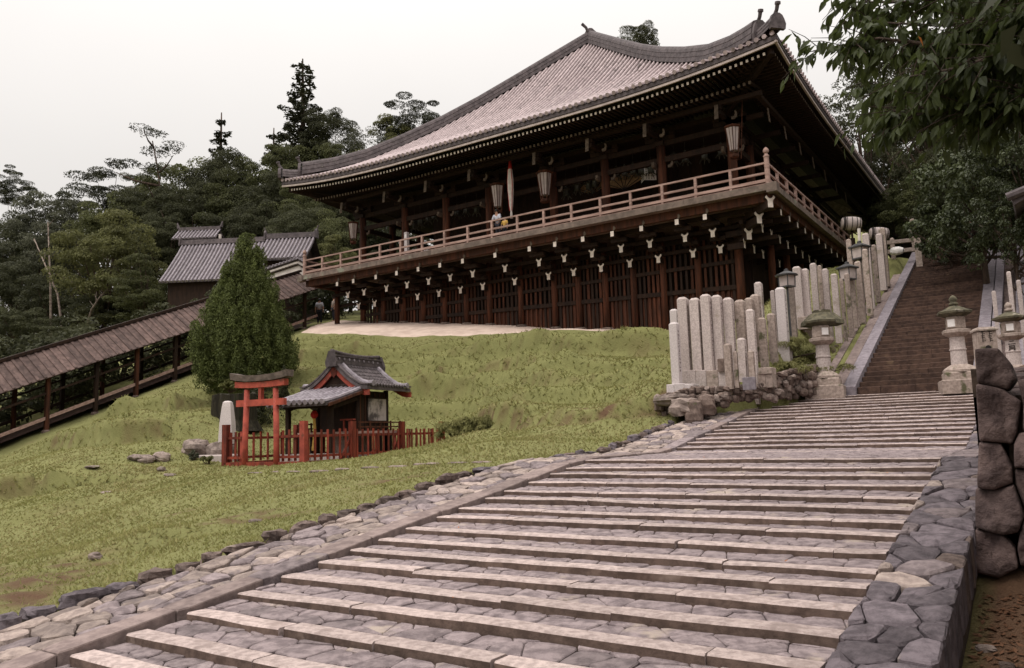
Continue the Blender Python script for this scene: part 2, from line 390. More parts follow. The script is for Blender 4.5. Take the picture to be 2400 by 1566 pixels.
# covered stair corridor
for y in (12, 16, 18.1, 22.2, 26, 30, 34.5): cp(-37.6, y, 0.67 + 0.4 * (y - 18.1)); cp(-41.5, y, 0.8 + 0.4 * (y - 18.1))
cp(-37.6, 4, -3.6); cp(-42, 42, 9.0)
cp(-50, 38, 8.6); cp(-58, 44, 10.5); cp(-52, 26, 4.5); cp(-60, 20, 2.5); cp(-70, 36, 7); cp(-75, 60, 13); cp(-55, 62, 13.5); cp(-100, 50, 8)
cp(-100, 90, 16); cp(-60, 100, 22); cp(-20, 100, 22); cp(20, 95, 22); cp(40, 60, 16); cp(40, 30, 9); cp(40, 0, 1); cp(20, -30, -4)
cp(-60, 0, -4); cp(-100, 10, -6); cp(-60, -30, -9); cp(-20, -30, -6); cp(-140, 60, 4)
CT = np.array(ctrl)

def _tps_fit(P, lam=0.02):
    n = len(P); d2 = ((P[:, None, :2] - P[None, :, :2]) ** 2).sum(-1)
    K = np.where(d2 > 0, 0.5 * d2 * np.log(d2 + 1e-12), 0) + lam * np.eye(n)
    A = np.zeros((n + 3, n + 3)); A[:n, :n] = K; A[:n, n] = 1; A[:n, n + 1:] = P[:, :2]; A[n:, :n] = A[:n, n:].T
    b = np.zeros(n + 3); b[:n] = P[:, 2]
    return np.linalg.solve(A, b)
_w = _tps_fit(CT)
def tps(x, y):
    x, y = np.atleast_1d(np.asarray(x, float)), np.atleast_1d(np.asarray(y, float))
    out = np.empty(x.shape)
    for i in range(0, x.size, 20000):
        xs, ys = x.ravel()[i:i + 20000], y.ravel()[i:i + 20000]
        d2 = (xs[:, None] - CT[None, :, 0]) ** 2 + (ys[:, None] - CT[None, :, 1]) ** 2
        K = 0.5 * d2 * np.log(d2 + 1e-12)
        out.ravel()[i:i + 20000] = K @ _w[:len(CT)] + _w[-3] + _w[-2] * xs + _w[-1] * ys
    return out

def vnoise(x, y, s, seed=0):
    """smooth value noise in -1..1 (numpy)"""
    x, y = np.asarray(x, float) * s + seed * 17.3, np.asarray(y, float) * s + seed * 9.1
    xi, yi = np.floor(x).astype(int), np.floor(y).astype(int); fx, fy = x - xi, y - yi
    fx, fy = fx * fx * (3 - 2 * fx), fy * fy * (3 - 2 * fy)
    def h(a, b):
        k = (a * 374761393 + b * 668265263 + seed * 974711) & 0x7fffffff
        k = ((k ^ (k >> 13)) * 1274126177) & 0x7fffffff
        return ((k ^ (k >> 16)) & 0xffff) / 32767.5 - 1
    return (h(xi, yi) * (1 - fx) + h(xi + 1, yi) * fx) * (1 - fy) + (h(xi, yi + 1) * (1 - fx) + h(xi + 1, yi + 1) * fx) * fy

def sstep(a, b, x):
    t = np.clip((x - a) / (b - a), 0, 1); return t * t * (3 - 2 * t)

def ground(x, y, soil_and_shade=False):
    x, y = np.atleast_1d(np.asarray(x, float)), np.atleast_1d(np.asarray(y, float))
    z = tps(x, y)
    so = np.zeros_like(z)
    # shallow terraces that follow the contours
    w = sstep(-9.2, -10.6, x) * sstep(16.0, 19.0, y) * sstep(31.0, 29.6, y) * sstep(-37.0, -34, x) * sstep(.2, .6, z)
    zz = z + .16 * vnoise(x, y, .13, 3) + .06 * vnoise(x, y, .6, 15); t = (zz - .4) / 1.0; k = np.floor(t); f = t - k
    z = z + 1.0 * w * (.42 * f + .58 * sstep(.84, .98, f) - f)
    # the mound that carries the inscribed pillars, held by a rubble wall in front
    yw = np.interp(x, [-8.45, -8.0, -7.2, -6.3, -5.2], [19.35, 19.5, 19.85, 20.9, 22.7])
    zm = np.interp(y, [19.4, 20.6, 22.0, 27.0, 34.8, 40], [.98, 1.10, 1.88, 3.6, 6.3, 8.1]) + .04 * vnoise(x, y, 1.4, 19)
    edge = sstep(-5.5, -6.3, x); zm = zm * edge + (.80 + .391 * (y - 23.2) + .12) * (1 - edge)
    m = ((x > -8.9) & (x < -5.0) & (y > yw + .05) & (y < 39)) * sstep(-8.9, -8.4, x) * sstep(39, 36, y)
    z = z * (1 - m) + zm * m
    # level plot of the little shrine
    ca, sa = math.cos(math.radians(-10)), math.sin(math.radians(-10)); dx, dy = x + 17.55, y - 15.5
    a = dx * sa + dy * ca; b = -dx * ca + dy * sa
    pm_ = sstep(-1.1, -.35, a) * sstep(8.9, 8.2, a) * sstep(-.9, -.35, b) * sstep(3.9, 3.2, b)
    z = z * (1 - pm_) + -.70 * pm_
    lawn = sstep(-7.7, -8.6, x) * (1 - pm_)
    z = z + lawn * (0.05 * vnoise(x, y, .55, 1) + 0.025 * vnoise(x, y, 1.7, 2))
    # a scarp at the far left, a worn hollow near the steps
    return (z, so) if soil_and_shade else z

def gz(x, y): return float(ground(x, y)[0])

# ground sheet: fine where the lawn is seen, coarse out to the horizon
def axis(fine0, fine1, step, lo, hi):
    a = list(np.arange(fine0, fine1 + 1e-6, step)); s = step; v = fine0
    left = []
    while v > lo: s *= 1.22; v -= s; left.append(v)
    s = step; v = a[-1]; right = []
    while v < hi: s *= 1.22; v += s; right.append(v)
    return np.array(left[::-1] + a + right)
gx = axis(-38.0, -7.7, 0.17, -700, 700)
gx = np.sort(np.concatenate([gx[(gx < -7.75)], [-7.75, -7.62], np.arange(-7.4, 1.0, .3), gx[gx > 1.2]]))
gy = axis(-1.0, 35.0, 0.115, -600, 900)
GX, GY = np.meshgrid(gx, gy, indexing='ij')
XC, YC = np.clip(GX, -150, 60), np.clip(GY, -40, 120)
GZ = ground(XC.ravel(), YC.ravel()).reshape(GX.shape)
# short turf banks across the hillside, each along a line taken from where it lies
def hit(px, py):
    d = ray(px, py); t = np.linspace(2.5, 60, 900); P = d[None, :] * t[:, None]
    below = P[:, 2] < ground(P[:, 0], P[:, 1]); k = int(np.argmax(below))
    return P[k] if below.any() else P[-1]
SO = np.zeros_like(GZ)
def scarp(pl, h, soil_and_shade, back=1.6, seed=0):
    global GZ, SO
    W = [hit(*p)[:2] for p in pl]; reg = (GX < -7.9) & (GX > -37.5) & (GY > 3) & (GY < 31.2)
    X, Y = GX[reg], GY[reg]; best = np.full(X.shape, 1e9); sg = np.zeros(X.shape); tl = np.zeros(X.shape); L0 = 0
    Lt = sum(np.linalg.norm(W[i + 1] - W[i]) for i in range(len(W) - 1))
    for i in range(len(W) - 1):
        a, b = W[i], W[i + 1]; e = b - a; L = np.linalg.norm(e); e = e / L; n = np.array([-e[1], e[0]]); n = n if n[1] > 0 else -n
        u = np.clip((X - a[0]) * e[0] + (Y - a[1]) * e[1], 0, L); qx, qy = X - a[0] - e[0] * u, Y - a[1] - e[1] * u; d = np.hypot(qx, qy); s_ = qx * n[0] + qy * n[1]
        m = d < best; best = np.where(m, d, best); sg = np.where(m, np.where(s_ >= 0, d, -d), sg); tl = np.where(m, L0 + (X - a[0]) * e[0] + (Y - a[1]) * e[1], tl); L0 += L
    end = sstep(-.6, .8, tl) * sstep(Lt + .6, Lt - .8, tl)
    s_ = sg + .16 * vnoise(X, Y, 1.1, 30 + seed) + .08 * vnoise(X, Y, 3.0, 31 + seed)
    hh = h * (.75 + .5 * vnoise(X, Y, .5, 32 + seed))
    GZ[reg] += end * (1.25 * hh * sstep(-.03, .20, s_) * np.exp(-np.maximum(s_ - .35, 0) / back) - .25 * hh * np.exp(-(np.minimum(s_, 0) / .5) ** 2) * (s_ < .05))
    so_ = soil_and_shade * end * np.exp(-((s_ - .08) / .11) ** 2) * sstep(-.35, .25, vnoise(X, Y, .8, 33 + seed) + .6 * vnoise(X, Y, 3.2, 34 + seed))  # dark earth band along the bank, also painting the shade under its lip
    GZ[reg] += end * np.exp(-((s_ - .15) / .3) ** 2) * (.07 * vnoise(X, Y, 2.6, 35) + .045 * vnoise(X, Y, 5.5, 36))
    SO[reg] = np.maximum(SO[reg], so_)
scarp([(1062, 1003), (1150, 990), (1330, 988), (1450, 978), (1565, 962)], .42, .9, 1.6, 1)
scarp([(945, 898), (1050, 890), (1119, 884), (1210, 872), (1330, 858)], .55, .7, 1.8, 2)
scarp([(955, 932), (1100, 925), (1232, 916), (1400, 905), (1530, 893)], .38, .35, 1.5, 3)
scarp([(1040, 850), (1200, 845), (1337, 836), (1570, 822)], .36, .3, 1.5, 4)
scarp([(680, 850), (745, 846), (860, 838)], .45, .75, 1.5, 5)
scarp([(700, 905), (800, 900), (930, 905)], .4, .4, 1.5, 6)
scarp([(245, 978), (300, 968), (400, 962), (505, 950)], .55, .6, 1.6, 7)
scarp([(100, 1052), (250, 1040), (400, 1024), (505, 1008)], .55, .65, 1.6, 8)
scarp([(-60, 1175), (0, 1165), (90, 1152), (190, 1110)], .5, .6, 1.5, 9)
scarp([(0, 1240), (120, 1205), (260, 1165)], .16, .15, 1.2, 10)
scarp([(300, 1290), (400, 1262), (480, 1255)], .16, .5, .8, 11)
# bed for the steps and for the hall
_yw = np.interp(GX, [-8.45, -8.0, -7.2, -6.3, -5.2], [19.35, 19.5, 19.85, 20.9, 22.7])
under = (GX > -7.63) & (GX < -0.75) & (GY < 23.4) & ~((GX < -5.05) & (GY > _yw))
GZ = np.where(under, np.minimum(GZ, np.vectorize(stair_z)(GY) - 0.45), GZ)
under2 = (GX > -5.0) & (GX < -0.9) & (GY >= 23.2) & (GY < 41)
GZ = np.where(under2, np.minimum(GZ, upper_z(GY) - 0.5), GZ)
wall_r = (GX >= -0.75) & (GX < 12) & (GY < 7.9)
GZ = np.where(wall_r, np.vectorize(stair_z)(GY) - 0.44 - 0.06 * np.exp(-((GX + .6) / .3) ** 2) + 0.04 * vnoise(GX, GY, 2.2, 5), GZ)
# bare earth: worn patches, and bank strips that also paint the turf lip's shade
def patch(px, py, Y, rx, ry, amp=1.0):
    global SO
    p = hit(px, py); d = ((GX - p[0]) / rx) ** 2 + ((GY - p[1]) / ry) ** 2
    d = d * (1 + .9 * vnoise(GX, GY, 1.3, 8)) + .25 * vnoise(GX, GY, 4.0, 9)
    SO = np.maximum(SO, amp * np.clip(1.25 - d, 0, 1))
for a in ((540, 1225, 7.9, .55, .35), (640, 1205, 8.2, .6, .3), (960, 1120, 10.2, .55, .4), (880, 1130, 9.9, .4, .25, .7), (90, 1345, 6.9, .9, .5), (150, 1370, 6.2, .6, .35),
          (60, 1400, 5.9, .5, .3), (430, 1200, 8.6, .5, .3, .6), (1440, 972, 19.2, .7, .35), (1350, 978, 20.3, .6, .3), (1540, 955, 18.6, .5, .3),
          (860, 1060, 13.1, .4, .3, .5), (820, 1150, 9.1, .4, .3, .5), (700, 1140, 9.6, .5, .3, .4), (60, 1130, 12, 1.4, .35, .5)):
    patch(*a)
fine = vnoise(GX, GY, 2.6, 6) * .5 + vnoise(GX, GY, 6.1, 7) * .5
fine2 = vnoise(GX, GY, 3.7, 24) * .6 + vnoise(GX, GY, 8.3, 25) * .6
SO = np.clip(SO * (1.0 + 0.6 * fine) * sstep(-.35, .30, fine2), 0, 1)
SLOPE = np.hypot(np.gradient(GZ, axis=0) / np.gradient(gx)[:, None], np.gradient(GZ, axis=1) / np.gradient(gy)[None, :])
SO = np.where((GX > -0.8) & (GY < 24), 1.0, SO)
rough_ = np.where((GX < -7.75) & (GX > -38), SO * 0.07 * vnoise(GX, GY, 3.1, 10), 0)
GZ = GZ + rough_

me = bpy.data.meshes.new("hillside_ground")
nx, ny = GX.shape
co = np.stack([GX, GY, GZ], -1).reshape(-1, 3)
idx = np.arange(nx * ny).reshape(nx, ny)
q = np.stack([idx[:-1, :-1], idx[1:, :-1], idx[1:, 1:], idx[:-1, 1:]], -1).reshape(-1, 4)
me.vertices.add(len(co)); me.vertices.foreach_set("co", co.ravel())
me.loops.add(q.size); me.loops.foreach_set("vertex_index", q.ravel())
me.polygons.add(len(q)); me.polygons.foreach_set("loop_start", np.arange(0, q.size, 4)); me.polygons.foreach_set("loop_total", np.full(len(q), 4))
me.polygons.foreach_set("use_smooth", np.ones(len(q), bool))
me.update(); me.validate()
a_ = me.attributes.new("soil_and_shade", 'FLOAT', 'POINT'); a_.data.foreach_set("value", SO.ravel().astype(np.float32))
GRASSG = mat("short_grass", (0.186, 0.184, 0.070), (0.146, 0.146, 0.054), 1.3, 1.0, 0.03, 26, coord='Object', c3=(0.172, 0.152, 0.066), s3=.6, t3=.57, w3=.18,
             attr=("soil_and_shade", (0.100, 0.056, 0.033)), lo=.25, hi=.75, detail=10)
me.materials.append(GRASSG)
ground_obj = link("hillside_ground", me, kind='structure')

from mathutils.bvhtree import BVHTree
_bvh = BVHTree.FromPolygons([tuple(c) for c in co], [tuple(f) for f in q])
def drop(x, y):
    h = _bvh.ray_cast(Vector((x, y, 100)), Vector((0, 0, -1)))
    return h[0].z if h[0] is not None else gz(x, y)

# blades of grass over the lawn that is near enough to show them
def grass():
    V, F, R = [], [], []
    n = 190000
    # more blades where the camera is near
    pts = []
    xs = nrs.uniform(-36, -5.4, n * 5); ys = nrs.uniform(1.2, 38, n * 5)
    d = xs * CF[0] + ys * CF[1]; lat = xs * CR[0] + ys * CR[1]
    ok = (d > 2.5) & (np.abs(lat) < d * .70) & (nrs.rand(n * 5) < np.clip((9.0 / d) ** 1.2, .12, 1) * .62) & ((xs < -7.75) | (ys > np.interp(xs, [-8.45, -8.0, -7.2, -6.3, -5.2], [19.5, 19.7, 20.0, 21.1, 22.9])))
    xs, ys = xs[ok], ys[ok]
    ix = np.clip(np.searchsorted(gx, xs) - 1, 0, nx - 2); iy = np.clip(np.searchsorted(gy, ys) - 1, 0, ny - 2)
    fx = (xs - gx[ix]) / (gx[ix + 1] - gx[ix]); fy = (ys - gy[iy]) / (gy[iy + 1] - gy[iy])
    def bil(A): return (A[ix, iy] * (1 - fx) + A[ix + 1, iy] * fx) * (1 - fy) + (A[ix, iy + 1] * (1 - fx) + A[ix + 1, iy + 1] * fx) * fy
    zs, so, stp = bil(GZ), bil(SO), bil(SLOPE)
    keep = nrs.rand(len(xs)) > so * .95
    keep &= ~((ys > 30.6) & (xs > -36) & (xs < -12))
    xs, ys, zs, stp = xs[keep], ys[keep], zs[keep], stp[keep]
    m = len(xs); d = xs * CF[0] + ys * CF[1]
    edge_ = np.clip(1 - (-7.7 - xs) / 4.5, 0, 1) * np.clip((11 - ys) / 4, 0, 1)
    tall = 1 + 1.6 * edge_ * np.clip(vnoise(xs, ys, 1.4, 23) + .35, 0, 1) + .8 * np.clip(vnoise(xs, ys, .9, 12) + .1, 0, 1) + 1.6 * np.clip(vnoise(xs, ys, 2.3, 13) - .45, 0, 1)
    tall = tall + 1.8 * sstep(.55, 1.1, stp) * (xs < -8)
    h = nrs.uniform(.010, .026, m) * tall * np.clip(d / 9, .9, 1.9); wd = nrs.uniform(.006, .011, m) * np.clip(d / 6, 1, 4.0)
    an = nrs.uniform(0, 2 * np.pi, m); le = nrs.uniform(.6, 1.8, m) * h; la = nrs.uniform(0, 2 * np.pi, m)
    c, s_ = np.cos(an) * wd, np.sin(an) * wd
    v = np.empty((m, 3, 3)); v[:, 0] = np.stack([xs - c, ys - s_, zs - .01], -1); v[:, 1] = np.stack([xs + c, ys + s_, zs - .01], -1)
    v[:, 2] = np.stack([xs + np.cos(la) * le, ys + np.sin(la) * le, zs + h], -1)
    me = bpy.data.meshes.new("grass")
    me.vertices.add(m * 3); me.vertices.foreach_set("co", v.ravel())
    me.loops.add(m * 3); me.loops.foreach_set("vertex_index", np.arange(m * 3))
    me.polygons.add(m); me.polygons.foreach_set("loop_start", np.arange(0, m * 3, 3)); me.polygons.foreach_set("loop_total", np.full(m, 3))
    me.update()
    r = np.repeat(np.clip(nrs.normal(.35, .3, m) + .35 * vnoise(xs, ys, .6, 14), 0, 1), 3).astype(np.float32)
    t = me.attributes.new("dry", 'FLOAT', 'POINT'); t.data.foreach_set("value", r)
    gm = mat("grass_blade", (0.245, 0.240, 0.086), (0.195, 0.198, 0.068), .8, .8, transl=.35, attr=("dry", (0.29, 0.25, 0.118)), spec=.15)
    me.materials.append(gm)
    link("grass", me, kind='stuff')
    return m
grass()
# ------------------------------------------------------------------ stones
def vor(x0, x1, y0, y1, cx, cy, jit=.42, r=rnd):
    """irregular cells that fill a rectangle"""
    nx_, ny_ = max(1, round((x1 - x0) / cx)), max(1, round((y1 - y0) / cy))
    cx, cy = (x1 - x0) / nx_, (y1 - y0) / ny_
    P = {}
    for i in range(-2, nx_ + 2):
        for j in range(-2, ny_ + 2):
            off = .25 * cx if j % 2 else -.25 * cx
            P[i, j] = (x0 + (i + .5 + r.uniform(-jit, jit)) * cx + (off if ny_ > 1 else 0), y0 + (j + .5 + r.uniform(-jit, jit)) * cy)
    cells = []
    for i in range(-1, nx_ + 1):
        for j in range(-1, ny_ + 1):
            p = P[i, j]; poly = [(x0, y0), (x1, y0), (x1, y1), (x0, y1)]
            for di in (-2, -1, 0, 1, 2):
                for dj in (-2, -1, 0, 1, 2):
                    o = P.get((i + di, j + dj))
                    if o is None or o == p: continue
                    mx_, my_ = (p[0] + o[0]) / 2, (p[1] + o[1]) / 2; nx2, ny2 = o[0] - p[0], o[1] - p[1]
                    new = []
                    for k in range(len(poly)):
                        a, b = poly[k], poly[(k + 1) % len(poly)]
                        da = (a[0] - mx_) * nx2 + (a[1] - my_) * ny2; db = (b[0] - mx_) * nx2 + (b[1] - my_) * ny2
                        if da <= 0: new.append(a)
                        if (da < 0) != (db < 0) and abs(da - db) > 1e-12:
                            t = da / (da - db); new.append((a[0] + (b[0] - a[0]) * t, a[1] + (b[1] - a[1]) * t))
                    poly = new
                    if len(poly) < 3: break
                if len(poly) < 3: break
            if len(poly) >= 3:
                A = sum(poly[k][0] * poly[(k + 1) % len(poly)][1] - poly[(k + 1) % len(poly)][0] * poly[k][1] for k in range(len(poly))) / 2
                if abs(A) > cx * cy * .06: cells.append(poly)
    return cells

def soften(poly, k=.22):
    out = []
    n = len(poly)
    for i in range(n):
        a, b = poly[i], poly[(i + 1) % n]
        out.append((a[0] + (b[0] - a[0]) * k, a[1] + (b[1] - a[1]) * k)); out.append((a[0] + (b[0] - a[0]) * (1 - k), a[1] + (b[1] - a[1]) * (1 - k)))
    return out

def stone_geo(mb, poly, lift, thick=.07, gap=.012, bev=.012, up=0.0, mi=0, wob=.006, r=rnd):
    """a stone on a cell: sides, a rounded edge and an uneven top; lift(u, v, h) turns cell coordinates into space"""
    n = len(poly); cx = sum(p[0] for p in poly) / n; cy = sum(p[1] for p in poly) / n
    def inset(d):
        o = []
        for x, y in poly:
            L = math.hypot(x - cx, y - cy) + 1e-6; s = max(.35, 1 - d / L); o.append((cx + (x - cx) * s, cy + (y - cy) * s))
        return o
    a, b = inset(gap), inset(gap + bev)
    tx, ty = r.uniform(-1, 1) * wob * 3, r.uniform(-1, 1) * wob * 3
    def top(x, y): return up + (x - cx) * tx + (y - cy) * ty + r.uniform(-wob, wob) * .5
    v = [lift(x, y, -thick) for x, y in a] + [lift(x, y, top(x, y) - bev * .8) for x, y in a] + [lift(x, y, top(x, y)) for x, y in b] + [lift(cx, cy, up + wob)]
    f = []
    for i in range(n):
        j = (i + 1) % n
        f += [(i, j, n + j, n + i), (n + i, n + j, 2 * n + j, 2 * n + i), (2 * n + i, 2 * n + j, 3 * n)]
    mb.add(v, f, mi)

# ------------------------------------------------------------------ the lower stone steps
bed = MB()
ys_ = [-1.2] + list(np.arange(-.8, Y1, .6)) + [Y1, Y2] + list(np.arange(Y2 + .6, Y3, .6)) + [Y3, 23.5]
for a, b in zip(ys_[:-1], ys_[1:]):
    bed.add([(-7.66, a, stair_z(a) - .14), (-.66, a, stair_z(a) - .14), (-.66, b, stair_z(b) - .14), (-7.66, b, stair_z(b) - .14)], [(0, 1, 2, 3)])
    bed.add([(-.66, a, stair_z(a) - .14), (-.66, a, stair_z(a) - .9), (-.66, b, stair_z(b) - .9), (-.66, b, stair_z(b) - .14)], [(0, 1, 2, 3)])
STAIR = bed.build("stone_steps", MORTAR, kind='structure')
ORIG[STAIR.name] = (0, 0, 0)

noses = [1.05, 1.55, 2.02, 2.5, 2.88, 3.29, 3.74, 4.26, 4.79, 5.27, 5.74, 6.19, 6.60, 7.10, 7.66, 8.09, 8.63, 9.10, 9.70, 10.27, 10.78, Y1]
n2 = list(np.linspace(Y2 + .05, Y3, 16))
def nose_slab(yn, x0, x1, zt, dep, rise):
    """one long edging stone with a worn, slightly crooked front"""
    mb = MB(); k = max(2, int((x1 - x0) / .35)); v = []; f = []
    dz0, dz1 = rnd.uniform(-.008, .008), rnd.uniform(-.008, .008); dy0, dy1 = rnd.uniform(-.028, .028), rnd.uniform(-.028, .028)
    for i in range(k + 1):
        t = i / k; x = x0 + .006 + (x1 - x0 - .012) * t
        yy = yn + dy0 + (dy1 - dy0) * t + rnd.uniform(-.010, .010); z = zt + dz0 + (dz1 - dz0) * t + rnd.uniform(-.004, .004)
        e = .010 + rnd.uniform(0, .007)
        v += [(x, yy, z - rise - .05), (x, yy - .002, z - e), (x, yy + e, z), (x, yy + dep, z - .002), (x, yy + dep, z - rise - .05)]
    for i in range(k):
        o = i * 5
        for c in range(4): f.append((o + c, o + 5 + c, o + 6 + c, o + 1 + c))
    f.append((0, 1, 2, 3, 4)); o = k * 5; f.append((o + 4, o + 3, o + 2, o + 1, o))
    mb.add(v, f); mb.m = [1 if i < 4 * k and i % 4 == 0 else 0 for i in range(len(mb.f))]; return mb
pav, pav_far = [], MB()
def near_key(poly, y): return y
def pavers(x0, x1, ya, yb, za, zb, cw, group, mult=1):
    d = yb - ya
    if d < .08: return
    for c in vor(x0, x1, ya, yb, cw, max(.14, min(d * .7, .23)), .45):
        group.append((sum(p[1] for p in c) / len(c), soften(c, .15), (ya, yb, za, zb)))
tread = []
seq = [(y, stair_z(y)) for y in noses] + [(y, stair_z(y)) for y in n2]
for i, (yn, zt) in enumerate(seq):
    first = yn <= Y1
    dep = rnd.uniform(.155, .20) if first else rnd.uniform(.14, .18)
    rise = .085
    x = XL + .02
    while x < XR - .05:
        L = rnd.uniform(.75, 1.9) if first else rnd.uniform(1.0, 2.1)
        x1 = min(x + L, XR) if XR - (x + L) > .4 else XR
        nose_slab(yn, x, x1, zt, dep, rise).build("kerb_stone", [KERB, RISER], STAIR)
        x = x1
    yb = seq[i + 1][0] if i + 1 < len(seq) else 23.3
    zb = seq[i + 1][1] if i + 1 < len(seq) else zt
    if i + 1 < len(seq) and yb - yn < 1.0: zb_ = zb - .062
    else: zb_ = zb - .01
    cw = .25 if yn < 7 else (.29 if first else .38)
    pavers(XL + .02, XR, yn + dep + .01, yb - .004, zt - .006, zb_, cw, tread)
tread.sort(key=lambda t: t[0])
far = MB()
for i, (yy, c, (ya, yb, za, zb)) in enumerate(tread):
    def lift(u, v, h, ya=ya, yb=yb, za=za, zb=zb): return (u, v, za + (zb - za) * (v - ya) / (yb - ya) + h)
    if 1.0 < yy and i < 300 + 40 and len([1]) and i >= 0:
        mb = MB(); stone_geo(mb, c, lift, .06, .004, .009, rnd.uniform(-.006, .005), wob=.006)
        if i < 300: mb.build("paving_stone", PAVE, STAIR)
        else: far.add(mb.v, mb.f)
    else:
        stone_geo(far, c, lift, .06, .004, .009, rnd.uniform(-.006, .005), wob=.006)
# far treads: tones by material index so that single stones still read
far.build("paving_stone_far", PAVE, STAIR).__setitem__('kind', 'stuff')

# left border: a line of long kerbs, then a strip of fieldstones, then rough edge stones against the grass
def plane_lift(u, v, h): return (u, v, stair_z(v) + h)
y = -.6
while y < 22.9:
    L = rnd.uniform(.55, 1.25); mb = MB()
    w = rnd.uniform(.24, .33)
    c = soften([(XL - w, y), (XL + rnd.uniform(-.01, .015), y), (XL + rnd.uniform(-.01, .015), y + L), (XL - w + rnd.uniform(-.03, .03), y + L)], .1)
    stone_geo(mb, c, plane_lift, .16, .006, .014, rnd.uniform(.015, .035), wob=.006); mb.build("border_kerb", KERBC if rnd.random() < .8 else PAVE, STAIR)
    y += L
for c in vor(-7.62, XL - .30, -.6, 22.9, .27, .30, .47):
    mb = MB(); stone_geo(mb, soften(c, .17), plane_lift, .14, .008, .016, rnd.uniform(-.012, .022), wob=.02)
    mb.build("border_stone", PAVEB if rnd.random() < .62 else PAVE, STAIR)
# right border: broad dark slabs with a drop beside them
for y0, y1 in ((-.6, Y1 - .02), (Y2, 22.8)):
    for c in vor(XR + .01, -.63, y0, y1, .24, .36, .48):
        mb = MB(); stone_geo(mb, soften(c, .15), plane_lift, .34, .008, .016, rnd.uniform(.0, .03), wob=.015)
        mb.build("border_slab", SLATE if rnd.random() < .72 else (PAVE if rnd.random() < .5 else EDGES) if rnd.random() < .7 else PAVEB, STAIR)
for c in vor(XR + .01, -.63, Y1, Y2, .30, .4, .4):
    mb = MB(); stone_geo(mb, soften(c, .15), plane_lift, .3, .008, .014, 0, wob=.01); mb.build("border_slab", PAVE, STAIR)

def boulder(mb, c, r, seed=0, n1=10, n2=7, flat=.0, amp=.22, mi=0, rot=0.0):
    """an uneven lump with radii r about c"""
    v, f = [], []
    ca, sa = math.cos(rot), math.sin(rot)
    for i in range(n2 + 1):
        th = math.pi * i / n2
        for k in range(n1):
            a = 2 * math.pi * k / n1
            d = Vector((math.sin(th) * math.cos(a), math.sin(th) * math.sin(a), math.cos(th)))
            s = 1 + amp * mnoise.noise(d * 1.3 + Vector((seed * 3.1, seed * 1.7, seed))) + amp * .5 * mnoise.noise(d * 3.1 + Vector((seed, 5, seed * 2.3)))
            # flatten into facets so that it reads as broken stone
            m = max(abs(d.x), abs(d.y), abs(d.z)); s *= (1 - flat) + flat / m * .82
            x, y_, z = d.x * r[0] * s, d.y * r[1] * s, d.z * r[2] * s
            v.append((c[0] + x * ca - y_ * sa, c[1] + x * sa + y_ * ca, c[2] + z))
    for i in range(n2):
        for k in range(n1):
            f.append((i * n1 + k, (i + 1) * n1 + k, (i + 1) * n1 + (k + 1) % n1, i * n1 + (k + 1) % n1))
    mb.add(v, f, mi)

y = 2.4; i = 0
while y < 18.4:
    L = rnd.uniform(.22, .62)
    if not (Y1 - .5 < y < Y2 - 2.2):
        mb = MB(); hgt = rnd.uniform(.02, .075)
        boulder(mb, (-7.72 + rnd.uniform(-.05, .03), y + L / 2, stair_z(y + L / 2) + hgt * .35 - .02), (rnd.uniform(.07, .13), L * .54, hgt + .04), i, 11, 7, .55, .42)
        mb.build("edge_stone", EDGES if rnd.random() < .6 else SLATE, STAIR, smooth=False)
    y += L * rnd.uniform(.95, 1.15); i += 1

# the thin line of stones that crosses the lawn from the landing
line = MB(); x = -8.1; i = 0
pl = thing("stone_line", "thin line of flat stones crossing the lawn from the landing of the steps", "stone edging", (-8.1, 11.4, gz(-8.1, 11.4)))
while x > -14.4:
    L = rnd.uniform(.25, .7); mb = MB(); z = drop(x - L / 2, 11.42 + .04 * math.sin(x))
    boulder(mb, (x - L / 2, 11.42 + rnd.uniform(-.04, .04), z + .0), (L * .48, .07, .035), i, 8, 5, .6)
    mb.build("edging_stone", ROCK, pl); x -= L * rnd.uniform(1.0, 1.5); i += 1

# ------------------------------------------------------------------ upper steps
ub = MB()
ub.add([(-5.4, 23.2, .45), (-.2, 23.2, .45), (-.2, 40.8, 7.35), (-5.4, 40.8, 7.35)], [(0, 1, 2, 3)])
UP = ub.build("upper_steps", MORTAR, kind='structure'); ORIG[UP.name] = (0, 0, 0)
NS = 42; ud = (40.6 - 23.3) / NS
for i in range(NS):
    y0 = 23.3 + i * ud; z1 = upper_z(y0) + .165
    # each step is a row of long blocks, a little uneven along its edge
    x = -4.33; mb = MB()
    while x < -1.6 - .01:
        L = rnd.uniform(.5, 1.2); x1 = x + L if -1.6 - (x + L) > .3 else -1.6
        dy, dz = rnd.uniform(-.012, .012), rnd.uniform(-.008, .006)
        mb.box((x + .004, y0 + dy, z1 - .34), (x1 - .004, y0 + ud + .05, z1 + dz), 0, .012); x = x1
    mb.build("step", STEPD, UP)
def rail_slabs(x0, x1, yend, m, lift_, y0=23.1):
    y = y0
    while y < yend:
        L = rnd.uniform(.9, 1.9); e = min(y + L, yend); mb = MB()
        za, zb = upper_z(y) + lift_, upper_z(e) + lift_
        g = .006
        v = [(x0, y + g, za - .4), (x1, y + g, za - .4), (x1, e - g, zb - .4), (x0, e - g, zb - .4), (x0, y + g, za), (x1, y + g, za), (x1, e - g, zb), (x0, e - g, zb)]
        mb.add(v, [(0, 3, 2, 1), (4, 5, 6, 7), (0, 1, 5, 4), (1, 2, 6, 5), (2, 3, 7, 6), (3, 0, 4, 7)])
        mb.build("side_slab", m, UP); y = e
